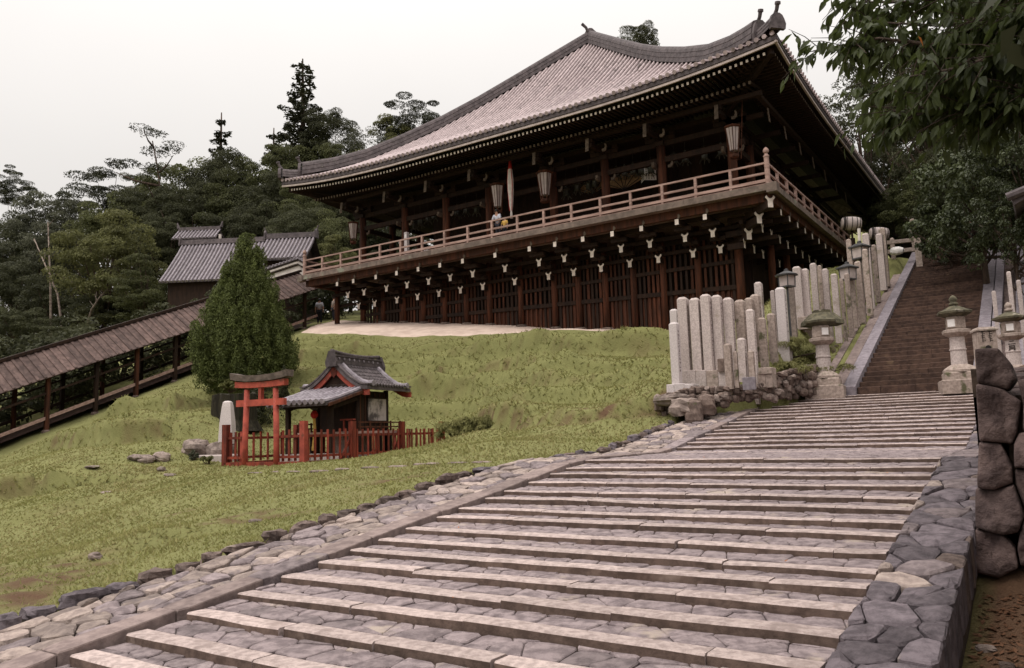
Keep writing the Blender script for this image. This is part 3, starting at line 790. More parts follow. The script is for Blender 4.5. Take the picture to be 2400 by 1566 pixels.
rail_slabs(-4.66, -4.34, 40.6, KERBB, .26); rail_slabs(-4.98, -4.69, 36.5, KERBC, .22); rail_slabs(-5.42, -5.20, 32.5, KERBC, .16)
rail_slabs(-1.59, -1.27, 40.4, KERBB, .26); rail_slabs(-1.24, -1.00, 40.4, KERBB, .24); rail_slabs(-.62, -.34, 40.0, KERBB, .16)
# narrow side steps on the right
for i in range(40):
    y0 = 23.3 + i * .43; mb = MB(); mb.box((-.98, y0, upper_z(y0) - .3), (-.64, y0 + .40, upper_z(y0) + .10)); mb.build("side_step", KERBC, UP)
# weeds in the joints of the kerbs
# ------------------------------------------------------------------ the great hall on its stilts
COLX = [-33.73, -30.32, -27.25, -24.26, -20.2, -17.19, -14.2, -10.82]
PILX = [-33.73, -32.1, -30.5, -29.0, -27.45, -25.95, -24.4, -22.4, -20.35, -18.95, -17.45, -15.95, -14.42, -12.72, -10.82]
BRX = [-33.6, -32.3, -30.55, -29.0, -27.45, -25.95, -24.45, -22.4, -20.35, -18.9, -17.38, -15.85, -14.4, -12.72, -11.45]
YC0 = 34.4; DECK = 9.76; RL, RR, RF = -36.2, -8.67, 32.0
HALL = thing("temple_hall", "great dark wooden temple hall on stilts with a railed balcony and sweeping grey tiled roof", "temple", (-22.4, YC0, 5.0))
P = HALL
side_y = [34.4, 37.05, 39.7, 42.35, 45.0, 47.65, 50.3, 52.95, 55.6, 58.25, 60.9]

# undercroft: pillars, lattice of upright bars, dark boards behind
for x in PILX:
    z = drop(x, YC0) - .1
    MB().tube([(x, YC0, z), (x, YC0, 9.2)], .19 if x in (PILX[0], PILX[-1]) else .165, 12).build("stilt_pillar", WOODR, P, smooth=True)
    MB().lathe((x, YC0, z + .02), [(.36, 0), (.34, .12), (.27, .19)], 9).build("footing_stone", RUBBLE, P)
for y in side_y[1:6]:
    MB().tube([(-10.15, y, drop(-10.15, y) - .2), (-10.15, y, 9.0)], .18, 12).build("stilt_pillar", WOODR, P, smooth=True)
for y in side_y[1:5]:
    MB().tube([(-33.73, y, 6.5), (-33.73, y, 9.2)], .18, 10).build("stilt_pillar", WOODR, P, smooth=True)
MB().tube([(-35.55, 34.0, drop(-35.55, 34.0) - .1), (-35.55, 34.0, 9.0)], .16, 10).build("stilt_pillar", WOODR, P, smooth=True)
def lat_z(x): return 6.30 + .030 * (-14.8 - x)
for a, b in zip(PILX[:-1], PILX[1:]):
    g = max(drop(a, YC0), drop(b, YC0))
    n = 5 if b - a < 1.75 else 6
    for i in range(n):
        x = a + .19 + (b - a - .38) * (i + .5) / n
        w = rnd.uniform(.10, .14)
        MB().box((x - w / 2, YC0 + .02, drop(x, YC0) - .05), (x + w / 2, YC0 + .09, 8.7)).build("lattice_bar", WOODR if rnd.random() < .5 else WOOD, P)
    for z, h in ((8.62, .2), (7.35, .17), (None, .2)):
        za = lat_z(a) if z is None else z; zb = lat_z(b) if z is None else z
        if za < drop(a, YC0) + .35: continue
        MB().beam((a + .15, YC0 - .015, za), (b - .15, YC0 - .015, zb), .07, h).build("lattice_rail", WOOD, P)
    # plank skirt below the lowest rail
    k = 6
    for i in range(k):
        x0, x1 = a + .17 + (b - a - .34) * i / k, a + .17 + (b - a - .34) * (i + 1) / k
        zt = min(lat_z((x0 + x1) / 2) - .08, 8.4)
        zb = drop((x0 + x1) / 2, YC0) - .05
        if zt - zb > .2: MB().box((x0 + .004, YC0 + .10 + rnd.uniform(0, .012), zb), (x1 - .004, YC0 + .14, zt)).build("skirt_plank", WOODR, P)
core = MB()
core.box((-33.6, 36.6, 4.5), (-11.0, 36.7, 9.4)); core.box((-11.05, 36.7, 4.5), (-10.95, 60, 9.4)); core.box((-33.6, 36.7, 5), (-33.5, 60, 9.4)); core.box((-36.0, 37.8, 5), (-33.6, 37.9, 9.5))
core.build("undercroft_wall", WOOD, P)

# deck, joists and fascia
dk = MB(); dk.box((RL - .25, RF - .15, DECK - .10), (RR + .25, YC0 - .2, DECK)); dk.box((-11.1, YC0 - .2, DECK - .10), (RR + .25, 48.2, DECK)); dk.box((RL - .25, YC0 - .2, DECK - .1), (-33.4, 44, DECK))
dk.box((-33.4, YC0 - .2, DECK - .10), (-11.1, 60, DECK - .002)); dk.build("balcony_floor", WOODG, P)
y = RF - .20; n = 22
for i in range(n):                       # planks end on the front edge: a run of lichened end boards
    x0 = RL - .3 + (RR - RL + .6) * i / n; x1 = RL - .3 + (RR - RL + .6) * (i + 1) / n
    MB().box((x0 + .003, y - rnd.uniform(0, .012), DECK - .25), (x1 - .003, y + .10, DECK + .015)).build("edge_board", WOODL, P)
for i in range(14):
    y0 = RF - .1 + 16.3 * i / 14; y1 = RF - .1 + 16.3 * (i + 1) / 14
    MB().box((RR + .2, y0 + .003, DECK - .25), (RR + .30 + rnd.uniform(0, .012), y1 - .003, DECK + .015)).build("edge_board", WOODL, P)
MB().box((RL - .05, RF + .14, DECK - .62), (RR + .02, RF + .36, DECK - .26)).build("balcony_beam", WOODR, P)
MB().box((RR - .20, RF + .36, DECK - .60), (RR + .02, 48.2, DECK - .26)).build("balcony_beam", WOODR, P)
MB().box((RL - .05, RF + .36, DECK - .60), (RL + .18, 43, DECK - .26)).build("balcony_beam", WOODR, P)
MB().box((RR - .02, RF - .28, DECK - .36), (RR + .40, RF + .10, DECK + .03), 0, .02).build("corner_cap", WOODL, P)
MB().box((RL - .38, RF - .24, DECK - .34), (RL + .02, RF + .10, DECK + .02), 0, .02).build("corner_cap", WOODL, P)

# cantilever bracket arms with painted ends shaped like a cow's head
def arm_mesh(name, L, w=.175, pale=WHITE_END, s=1.0):
    """beam along +Y from its tip at the origin"""
    mb = MB(); mb.box((-w / 2, .012, -.13 * s), (w / 2, L, .12 * s), 0)
    W = w / 2
    prof = [(-W, -.14), (W, -.14), (W, .08), (W + .03, .13), (W + .075, .17), (W + .075, .22), (W + .035, .26), (W * .9, .19), (0, .155), (-W * .9, .19), (-W - .035, .26), (-W - .075, .22), (-W - .075, .17), (-W - .03, .13), (-W, .08)]
    mb.extrude([(x, 0, z * s) for x, z in prof][::-1], (0, .012, 0), 1)
    mb.extrude([(x, .012, z * s) for x, z in prof[3:13]][::-1], (0, .16, 0), 0)
    return mb.mesh(name, [WOOD, pale])
tiers = [(32.12, 8.97, 2.4), (32.98, 8.38, 1.6), (33.85, 7.82, .75)]
arm = [arm_mesh("bracket_arm", t[2]) for t in tiers]
arm_top = MB(); arm_top.box((-.075, .012, -.12), (.075, 2.3, .12), 0); arm_top.box((-.085, 0, -.13), (.085, .012, .11), 1)
arm_top.extrude([(.06, -.02, .12), (.14, -.02, .15), (.20, -.02, .22), (.12, -.02, .34), (.07, -.02, .30)], (0, .10, 0), 2)
arm_top = arm_top.mesh("bracket_arm", [WOOD, WHITE_END, PALE_END])
for x in BRX:
    for k, (y, z, L) in enumerate(tiers):
        place("bracket_arm", arm_top if k == 0 else arm[k], P, Matrix.Translation((x, y, z)))
    MB().box((x - .35, 33.55, 8.22), (x + .35, 33.75, 8.40), 0, .04).build("bracket_block", WOOD, P)
    MB().box((x - .40, 32.75, 8.72), (x + .40, 32.93, 8.90), 0, .04).build("bracket_block", WOOD, P)
for z, y in ((8.62, 33.62), (9.05, 32.85), (8.05, 34.2)):
    MB().box((RL + .6, y, z), (RR - .4, y + .16, z + .16)).build("bracket_purlin", WOOD, P)
# the corner: three arms along the diagonal
for (px, py), Y in (((1806, 476), 32.05), ((1780, 514), 32.7), ((1756, 552), 33.4)):
    p = at(px, py, Y=Y)
    place("bracket_arm", arm[1], P, Matrix.Translation(p) @ Matrix.Rotation(math.radians(45), 4, 'Z') @ Matrix.Scale(1.25, 4))
for k, y in enumerate(np.arange(33.6, 48, 1.33)):
    for (xo, z, L), m in zip(((RR + .02, 8.97, 2.2), (RR - .80, 8.38, 1.6), (RR - 1.6, 7.82, .7)), (arm_top, arm[1], arm[2])):
        place("bracket_arm", m, P, Matrix.Translation((xo, y, z)) @ Matrix.Rotation(math.radians(90), 4, 'Z'))
for z, x in ((8.62, RR - 1.45), (9.05, RR - .75)):
    MB().box((x - .16, RF + 1, z), (x, 48, z + .16)).build("bracket_purlin", WOOD, P)

# railing
def railing(p, q, n, nm="balcony_rail"):
    p, q = Vector(p), Vector(q)
    for z, w, h in ((.94, .075, .075), (.52, .07, .09), (.20, .13, .12), (-.02, .10, .05)):
        MB().beam(p + Vector((0, 0, z)), q + Vector((0, 0, z)), w, h).build(nm, WOODG, P)
    for z in (.08, ):
        MB().beam(p + Vector((0, 0, z)), q + Vector((0, 0, z)), .04, .04).build(nm, WOODG, P)
    for i in range(n + 1):
        c = p + (q - p) * (i / n)
        MB().box((c.x - .055, c.y - .055, c.z - .02), (c.x + .055, c.y + .055, c.z + .90)).build("railing_post", WOODG, P)
railing((RL, RF, DECK), (RR, RF, DECK), 18)
railing((RR, RF, DECK), (RR, 48.0, DECK), 11)
railing((RL, RF, DECK), (RL, 43, DECK), 7)
for x in (RL, RR):
    MB().lathe((x, RF, DECK - .02), [(.105, 0), (.105, 1.18), (.12, 1.2), (.12, 1.26), (.075, 1.30), (.07, 1.36), (.115, 1.40), (.12, 1.48), (.08, 1.56), (.02, 1.62)], 12).build("corner_post", WOODG, P, smooth=False)

# hall above: columns, tie beams, bracket sets, inner wall
for x in COLX:
    MB().tube([(x, YC0, DECK), (x, YC0, 13.4)], .21, 14).build("hall_column", WOODR, P, smooth=True)
for y in side_y[1:]:
    for x in (COLX[0], COLX[-1]):
        if x == COLX[0] and y > 46: continue
        MB().tube([(x, y, DECK), (x, y, 13.4)], .21, 12).build("hall_column", WOODR, P, smooth=True)
for z, h, m in ((12.55, .26, WOOD), (13.35, .24, WOOD), (14.0, .2, WOOD)):
    MB().box((COLX[0] - .6, YC0 - .09, z), (COLX[-1] + .6, YC0 + .09, z + h)).build("tie_beam", m, P)
    for x in (COLX[0], COLX[-1]):
        MB().box((x - .085, YC0 + .1, z - .003), (x + .085, 60, z + h - .003)).build("tie_beam", m, P)
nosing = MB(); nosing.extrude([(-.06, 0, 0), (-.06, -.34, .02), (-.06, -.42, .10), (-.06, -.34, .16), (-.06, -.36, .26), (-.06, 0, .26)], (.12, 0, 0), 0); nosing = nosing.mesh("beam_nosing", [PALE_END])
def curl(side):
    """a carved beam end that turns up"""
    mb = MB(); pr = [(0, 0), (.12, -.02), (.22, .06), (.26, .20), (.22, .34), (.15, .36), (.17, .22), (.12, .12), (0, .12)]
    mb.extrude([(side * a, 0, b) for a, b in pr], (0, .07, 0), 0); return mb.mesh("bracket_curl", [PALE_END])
curlR = curl(1)
for i, x in enumerate(COLX):
    # boat-shaped bracket with three blocks, arm towards the eave with a pale end
    mb = MB(); mb.box((x - .22, YC0 - .22, 13.36), (x + .22, YC0 + .22, 13.60), 0, .03)
    mb.box((x - .75, YC0 - .09, 13.62), (x + .75, YC0 + .09, 13.82)); mb.box((x - .09, 32.9, 13.62), (x + .09, YC0, 13.82))
    for dx in (-.62, 0, .62): mb.box((x + dx - .14, YC0 - .14, 13.83), (x + dx + .14, YC0 + .14, 14.0), 0, .02)
    mb.box((x - .14, 32.86, 13.83), (x + .14, 33.14, 14.0), 0, .02)
    mb.build("bracket_set", WOOD, P)
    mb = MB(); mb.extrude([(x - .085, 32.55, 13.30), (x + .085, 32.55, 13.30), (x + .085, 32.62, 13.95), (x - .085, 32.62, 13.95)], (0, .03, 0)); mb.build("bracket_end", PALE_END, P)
    place("bracket_curl", curlR, P, Matrix.Translation((x + .42, 33.3, 13.42)))
    place("bracket_curl", curlR, P, Matrix.Translation((x + .32, YC0 - .05, 12.28)) )
    if 0 < i: place("beam_nosing", nosing, P, Matrix.Translation((x - .3, YC0 - .02, 12.3)))
for y in side_y[:7]:
    mb = MB(); x = COLX[-1]; mb.box((x - .22, y - .22, 13.36), (x + .22, y + .22, 13.6), 0, .03); mb.box((x - .09, y - .75, 13.62), (x + .09, y + .75, 13.82)); mb.box((x, y - .09, 13.62), (x + 1.5, y + .09, 13.82))
    mb.build("bracket_set", WOOD, P)
    mb = MB(); mb.extrude([(x + 1.75, y - .085, 13.30), (x + 1.75, y + .085, 13.30), (x + 1.70, y + .085, 13.95), (x + 1.70, y - .085, 13.95)], (.03, 0, 0)); mb.build("bracket_end", PALE_END, P)
MB().box((COLX[0] + .2, 32.86, 14.01), (COLX[-1] + 1.9, 33.05, 14.2)).build("eave_purlin", WOOD, P)
MB().box((COLX[-1] + 1.6, 33.05, 14.012), (COLX[-1] + 1.8, 60, 14.2)).build("eave_purlin", WOOD, P)
# inner wall of upright boards and the ceiling over the gallery
x = -30.5
while x < -13.6:
    w = rnd.uniform(.28, .42); MB().box((x, 37.2 + rnd.uniform(0, .03), DECK), (x + w - .01, 37.3, 14.2)).build("inner_board", WOOD, P); x += w
iw = MB(); iw.box((-30.6, 37.32, DECK), (-13.5, 60, 14.2)); iw.box((-33.5, 37.3, 13.9), (-11, 60, 14.0)); iw.build("inner_wall", WOOD, P)
MB().box((-33.6, 34.5, 14.02), (-11.0, 37.3, 14.08)).build("gallery_ceiling", WOOD, P)
MB().box((-29.8, 35.9, DECK + .25), (-14.4, 35.98, DECK + .42)).build("offering_rail", VERMILD, P)

# ------------------------------------------------------------------ roof
RX, EY, EXR, EXL = -22.37, 30.97, -7.64, -37.1; AY = 43.5; HALF = 14.73; FD = AY - EY
V_ = [0, .08, .18, .27, .45, .64, .84, 1.0]; H_ = [14.92, 15.42, 16.10, 16.78, 18.45, 20.55, 23.0, 24.95]
def prof_h(v): return float(np.interp(v, V_, H_))
BY = 62.0                                  # back end of the ridge; back eave at BY + FD
def roof_z(x, y):
    vf = (y - EY) / FD; vb = (BY + FD - 10 - y) / FD
    vx = (HALF - abs(x - RX)) / HALF
    v = max(0.0, min(vf, vx, 1.0))
    if vf <= vx: s = abs(x - RX) / HALF
    else: s = max(0, 1 - (y - EY) / 16.0)
    lift = .62 * max(0, (s - .25) / .75) ** 2.6 * (1 - v) ** 3
    return prof_h(v) + lift
rf = MB(); N = 20
def strip(fun, n1, n2):
    v = [fun(i / n1, j / n2) for i in range(n1 + 1) for j in range(n2 + 1)]
    f = [(i * (n2 + 1) + j, (i + 1) * (n2 + 1) + j, (i + 1) * (n2 + 1) + j + 1, i * (n2 + 1) + j + 1) for i in range(n1) for j in range(n2)]
    return v, f
def front(u, v):
    y = EY + FD * v; w = HALF * (1 - v); x = RX - w + 2 * w * u; return (x, y, roof_z(x, y))
BK = 66.0
def right_(u, v):
    x = RX + HALF * (1 - v); y0 = EY + FD * v; y = y0 + (BK - FD * v - y0) * u; return (x, y, roof_z(x, min(y, 47)) if y < 47 else prof_h(v))
def left_(u, v):
    p = right_(1 - u, v); return (2 * RX - p[0], p[1], p[2])
def back_(u, v):
    y = BK - FD * v; w = HALF * (1 - v); return (RX + w - 2 * w * u, y, prof_h(v))
for fn in (front, right_, left_, back_):
    v, f = strip(fn, 40, N); rf.add(v, f)
rf.build("roof_surface", TILEM, P, smooth=True)
# underside: a soffit a little below
sf = MB()
def under_(fn, d):
    def g(u, v):
        p = fn(u, v * .30); return (p[0], p[1], p[2] - d - .15 * min(1, v * 3))
    return g
for fn in (front, right_, left_):
    v, f = strip(under_(fn, .22), 30, 6); sf.add(v, [tuple(reversed(q)) for q in f])
sf.build("soffit", WOOD, P)

def tile_row(pts, r=.088):
    """a run of half-round cover tiles, each one tapering under the next, with a round end tile"""
    v, f = [], []; pts = [Vector(p) for p in pts]; n = len(pts); K = 5
    d0 = (pts[1] - pts[0]).normalized(); 
    for i in range(n):
        d = (pts[min(i + 1, n - 1)] - pts[max(i - 1, 0)]).normalized(); side = d.cross(Vector((0, 0, 1))).normalized(); up = side.cross(d)
        for rr in ((r * 1.0, r * .88) if 0 < i < n - 1 else (r,)):
            for k in range(K):
                a = math.pi * k / (K - 1); v.append(pts[i] + side * (math.cos(a) * rr) + up * (math.sin(a) * rr * 1.15))
    rows = len(v) // K
    for i in range(rows - 1):
        for k in range(K - 1): f.append((i * K + k, i * K + k + 1, (i + 1) * K + k + 1, (i + 1) * K + k))
    mb = MB(); mb.add(v, f)
    c = pts[0] - d0 * .02; side = d0.cross(Vector((0, 0, 1))).normalized(); up = side.cross(d0)
    ring = [c + side * math.cos(2 * math.pi * k / 8) * r * 1.12 + up * (math.sin(2 * math.pi * k / 8) * r * 1.12 + .01) for k in range(8)]
    mb.extrude(ring, d0 * .05); return mb
nrow = 92
for i in range(nrow):
    x = EXL + .16 + (EXR - EXL - .32) * i / (nrow - 1)
    vmax = 1 - abs(x - RX) / HALF; Lt = FD * vmax - .25
    k = max(2, int(Lt / .42)); ys = [EY - .06 + (Lt + .06) * j / k for j in range(k + 1)]
    tile_row([(x, y, roof_z(x, y) + .035) for y in ys]).build("cover_tile_row", TILE, P)
for i in range(104):
    y = EY + .16 + .325 * i; top = min(1, (y - EY) / FD) ; Lt = HALF * top - .3
    if Lt < .3: continue
    k = max(2, int(Lt / .6)); xs = [EXR + .06 - (Lt + .06) * j / k for j in range(k + 1)]
    tile_row([(x, y, (roof_z(x, y) if y < 47 else prof_h((HALF - abs(x - RX)) / HALF)) + .035) for x in xs]).build("cover_tile_row", TILE, P)
# pale eave board, dark tile edge and two rows of rafters
def eave_pt(x, dy, dz): return (x, EY + dy, roof_z(x, EY) + dz)
xs = np.linspace(EXL, EXR, 41)
eb = MB(); te = MB()
for a, b in zip(xs[:-1], xs[1:]):
    pa, pb = eave_pt(a, .07, -.30), eave_pt(b, .07, -.30); eb.beam(pa, pb, .08, .10)
    te.beam(eave_pt(a, .10, -.13), eave_pt(b, .10, -.13), .16, .22)
ysr = np.linspace(EY, BK, 41)
def reave(y): return roof_z(EXR, y) if y < 47 else 14.92
for a, b in zip(ysr[:-1], ysr[1:]):
    eb.beam((EXR - .07, a, reave(a) - .30), (EXR - .07, b, reave(b) - .30), .08, .10); te.beam((EXR - .10, a, reave(a) - .13), (EXR - .10, b, reave(b) - .13), .16, .22)
EAVEB = mat("pale_eave_board", (0.46, 0.385, 0.355), (0.35, 0.285, 0.262), 3, .85, rand=.1)
eb.build("eave_board", EAVEB, P); te.build("tile_edge", TILED, P)
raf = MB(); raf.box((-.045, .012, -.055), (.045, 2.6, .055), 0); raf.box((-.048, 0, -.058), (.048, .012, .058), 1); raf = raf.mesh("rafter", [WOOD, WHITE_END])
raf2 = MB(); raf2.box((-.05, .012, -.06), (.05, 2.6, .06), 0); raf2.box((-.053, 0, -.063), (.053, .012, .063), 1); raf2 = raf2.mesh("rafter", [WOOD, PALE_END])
nr = 122
tilt = Matrix.Rotation(math.radians(5), 4, 'X')
for i in range(nr):
    x = EXL + .62 + (EXR - EXL - 1.24) * i / (nr - 1); z = roof_z(x, EY)
    place("rafter", raf, P, Matrix.Translation((x, EY + .26, z - .50)) @ tilt)
    s = abs(x - RX) / HALF
    if s < .90: place("rafter", raf2, P, Matrix.Translation((x, EY + 1.25, z * .6 + 14.92 * .4 - .80)) @ Matrix.Rotation(math.radians(9), 4, 'X'))
sr = MB(); sr2 = MB()
for i in range(118):
    y = EY + .62 + .27 * i
    sr.box((EXR - .26 - 1.9, y - .045, reave(y) - .555), (EXR - .262, y + .045, reave(y) - .445)); sr2.box((EXR - .262, y - .048, reave(y) - .558), (EXR - .25, y + .048, reave(y) - .442))
o = sr.build("side_rafters", WOOD, P); o['kind'] = 'stuff'; o = sr2.build("side_rafter_ends", PALE_END, P); o['kind'] = 'stuff'
for sx, ex in ((1, EXR), (-1, EXL)):   # corner hip beams under the eave
    MB().beam((ex - sx * .32, EY + .32, roof_z(ex, EY) - .52), (ex - sx * 3.6, EY + 3.6, 14.05), .2, .26).build("corner_rafter", WOOD, P)

# ridges: stacked courses of flat tiles with a rounded top, ending in ornament tiles
def ridge_run(pts, w, h, name="hip_ridge"):
    mb = MB(); pts = [Vector(p) for p in pts]; v, f = [], []
    prof = [(-w * .62, 0), (-w * .55, h * .30), (-w * .58, h * .32), (-w * .50, h * .62), (-w * .53, h * .64), (-w * .45, h * .84), (-w * .30, h), (0, h * 1.08)]
    prof = prof + [(-a, b) for a, b in prof[-2::-1]]; n = len(prof)
    for i, p in enumerate(pts):
        d = pts[min(i + 1, len(pts) - 1)] - pts[max(i - 1, 0)]; d.z = 0; d.normalize(); s = Vector((d.y, -d.x, 0))
        v += [p + s * a + Vector((0, 0, b)) for a, b in prof]
    for i in range(len(pts) - 1):
        for k in range(n - 1): f.append((i * n + k, i * n + k + 1, (i + 1) * n + k + 1, (i + 1) * n + k))
    f.append(tuple(range(n))); f.append(tuple(range((len(pts) - 1) * n + n - 1, (len(pts) - 1) * n - 1, -1)))
    mb.add(v, f); return mb.build(name, TILED, P)
U_ = [0, .12, .25, .38, .5, .62, .74, .84, .90, .935]
def hip_xy(u, ex): return (RX + (ex - RX) * u, AY + (EY - AY) * u)
for ex, zt in ((EXR, 1), (EXL, 1)):
    pts = []
    for u in U_:
        x, y = hip_xy(u, ex); z = roof_z(x, y); e = max(0, (u - .72) / .215); pts.append((x, y, z - .05 + .22 * e * e))
    ridge_run(pts, .55, .80)
    pts2 = []
    for u in (.90, .94, .97, .995):
        x, y = hip_xy(u, ex); pts2.append((x, y, roof_z(x, y) - .05 + .26 * ((u - .9) / .095) ** 2))
    ridge_run(pts2, .46, .50)
    for u, hh, b in ((.94, .78, .30), (1.0, .58, .46)):
        x, y = hip_xy(u, ex); d = Vector((ex - RX, EY - AY, 0)).normalized(); s = Vector((d.y, -d.x, 0)); c = Vector((x, y, roof_z(x, y) - .02 + b * .5))
        mb = MB(); out = [(-.32, -.1), (.32, -.1), (.36, .18), (.30, .42), (.22, .62), (.10, .72), (-.10, .72), (-.22, .62), (-.30, .42), (-.36, .18)]
        mb.extrude([c + s * a * 1.0 + Vector((0, 0, q_ * hh / .72)) for a, q_ in out], d * .16)
        base = c + Vector((0, 0, hh - .04)); mb.tube([base - d * .05, base + d * .12 + Vector((0, 0, .18)), base + d * .2 + Vector((0, 0, .38))], [.085, .075, .085], 8); mb.tube([base + d * .2 + Vector((0, 0, .36)), base + d * .23 + Vector((0, 0, .46))], [.12, .11], 8)
        mb.build("ridge_ornament", MOSSCAP if False else TILED, P)
ridge_run([(RX, AY - .1, prof_h(1) - .1), (RX, AY + 3, prof_h(1) - .12), (RX, BK - FD, prof_h(1) - .1)], .7, .95, "main_ridge")
c = Vector((RX, AY - .25, prof_h(1) + .55)); mb = MB()
mb.tube([c, c + Vector((-.08, -.12, .3)), c + Vector((-.28, -.28, .55))], [.10, .09, .10], 8); mb.build("ridge_ornament", TILED, P)

# the fixed apron of pale earth under the hall
ax = np.arange(-37.2, -12.2, .35); ay = np.linspace(0, 1, 14); AP = MB(); v = []; f = []
for i, x in enumerate(ax):
    ya = np.interp(x, [-37.2, -36.2, -35.0, -30, -24, -18, -15, -12.4], [33.2, 31.6, 30.75, 30.7, 30.75, 30.75, 30.85, 31.2]) + .03 * float(vnoise(x, 0, 1.3, 21)) + .04 * float(vnoise(x, 5, 4.1, 22))
    for t in ay:
        y = ya + (35.4 - ya) * t; v.append((x, y, drop(x, y) + (.05 if 0 < t else -.03)))
for i in range(len(ax) - 1):
    for j in range(13): o = i * 14 + j; f.append((o, o + 14, o + 15, o + 1))
AP.add(v, f); AP.build("earth_apron", APRON, smooth=True, kind='structure')
# ------------------------------------------------------------------ things hung in the gallery of the hall
def bronze_lantern():
    t = thing("bronze_lantern", "", "lantern", (0, 0, 0), "bronze lanterns hung along the temple gallery")
    MB().tube([(0, 0, .62), (0, 0, 2.2)], .012, 4).build("hanging_chain", BRONZE, t)
    MB().lathe((0, 0, 0), [(.03, .62), (.06, .58), (.05, .54), (.10, .50), (.30, .40), (.33, .37), (.17, .36)], 6).build("cap", BRONZE, t)
    MB().lathe((0, 0, 0), [(.15, .05), (.165, .08), (.155, .12), (.155, .32), (.17, .36)], 6).build("fire_box", BRONZE, t)
    mb = MB()
    for k in range(6):
        a = math.pi / 3 * k; mb.tube([(.14 * math.cos(a), .14 * math.sin(a), .06), (.22 * math.cos(a), .22 * math.sin(a), -.02), (.26 * math.cos(a), .26 * math.sin(a), -.10)], [.02, .022, .03], 5)
    mb.build("feet", BRONZE, t)['kind'] = 'stuff'; return t
bl = bronze_lantern(); first = True
BL = [(790, 560, 0), (805, 548, 0), (828, 535, 1), (972, 528, 1), (985, 520, 1), (1003, 512, 1), (1017, 505, 1), (1071, 498, 2), (1092, 492, 2), (1117, 492, 2),
      (1327, 451, 4), (1353, 440, 4), (1380, 436, 4), (1394, 430, 4), (1445, 405, 5), (1464, 402, 5), (1484, 398, 5), (1503, 398, 5), (1525, 396, 5), (1580, 372, 6), (1606, 369, 6), (1651, 364, 6), (1690, 352, 6)]
bay = ["first", "second", "third", "fourth", "fifth", "sixth", "seventh"]
BL = [q for q in BL if q[0] > 960]; _o = ["first", "second", "third", "fourth", "fifth"]
for qi, (px, py, b) in enumerate(BL):
    same = [q for q in BL if q[2] == b]; ordn = _o[same.index((px, py, b))]
    p = at(px, py, Y=35.3)
    lab = "bronze lantern, %s from the left among the %s in the %s gallery bay" % (ordn, {3: "three", 4: "four", 5: "five"}[len(same)], bay[b])
    loc = (p[0], p[1], p[2] - .25)
    if first: o = bl; o.location = loc; o['label'] = lab; first = False
    else: o = copy_thing(bl, loc, rnd.uniform(0, 1), 1.0, lab)

def frame_lantern(h=1.15, r1=.30, r0=.17):
    t = thing("paper_lantern", "", "lantern", (0, 0, 0), "tall framed paper lanterns of the temple balcony")
    n = 6
    fr = MB()
    for k in range(n):
        a = 2 * math.pi * k / n
        fr.beam((r0 * math.cos(a), r0 * math.sin(a), 0), (r1 * math.cos(a), r1 * math.sin(a), h), .03, .03)
    fr.build("frame", WOODR, t)
    for k in range(n):
        a, b = 2 * math.pi * k / n, 2 * math.pi * (k + 1) / n; s = .955
        q = lambda r, an, z: (r * s * math.cos(an), r * s * math.sin(an), z)
        mb = MB(); mb.add([q(r0, a, .22), q(r0, b, .22), q(r1, b, h - .05), q(r1, a, h - .05)], [(0, 1, 2, 3)]); mb.build("pane", PAPER, t)
        mb = MB(); m_ = (a + b) / 2; c = math.cos(math.pi / n); mb.beam((r0 * c * .975 * math.cos(m_), r0 * c * .975 * math.sin(m_), .2), (r1 * c * .975 * math.cos(m_), r1 * c * .975 * math.sin(m_), h), .016, .016); mb.build("glazing_bar", WOODR, t)
    MB().lathe((0, 0, 0), [(r0 * .8, -.10), (r0 + .03, -.06), (r0 + .04, 0), (r0 + .02, .05)], 6).build("base", WOODR, t)
    MB().lathe((0, 0, 0), [(r1 + .02, h - .04), (r1 + .06, h), (r1 + .04, h + .04), (.1, h + .12)], 6).build("cap", WOODR, t)
    return t
fl = frame_lantern()
for i, (px, py, Y, sc, lab) in enumerate(((1167, 497, 33.6, 1.25, "tall framed paper lantern just left of the white bell cloth"), (1278, 470, 33.6, 1.25, "tall framed paper lantern just right of the white bell cloth"),
                                    (1721, 366, 33.2, 1.12, "framed paper lantern hanging near the balcony's right corner post"), (828, 568, 33.3, 1.0, "framed paper lantern at the far left end of the temple gallery"))):
    p = at(px, py, Y=Y)
    if i == 0: o = fl; o.location = tuple(p); o.scale = (sc,) * 3; o['label'] = lab; ORIG[o.name] = tuple(p)
    else: o = copy_thing(fl, tuple(p), .4 * i, sc, lab)
p = at(1740, 250, Y=33.2); MB().tube([at(1740, 210, Y=33.2), at(1737, 372, Y=33.2), at(1722, 378, Y=33.2)], .015, 4).build("lantern_cord", WOODR, None, label="thin cord running down beside the lantern at the balcony corner", category="cord", origin=tuple(p))

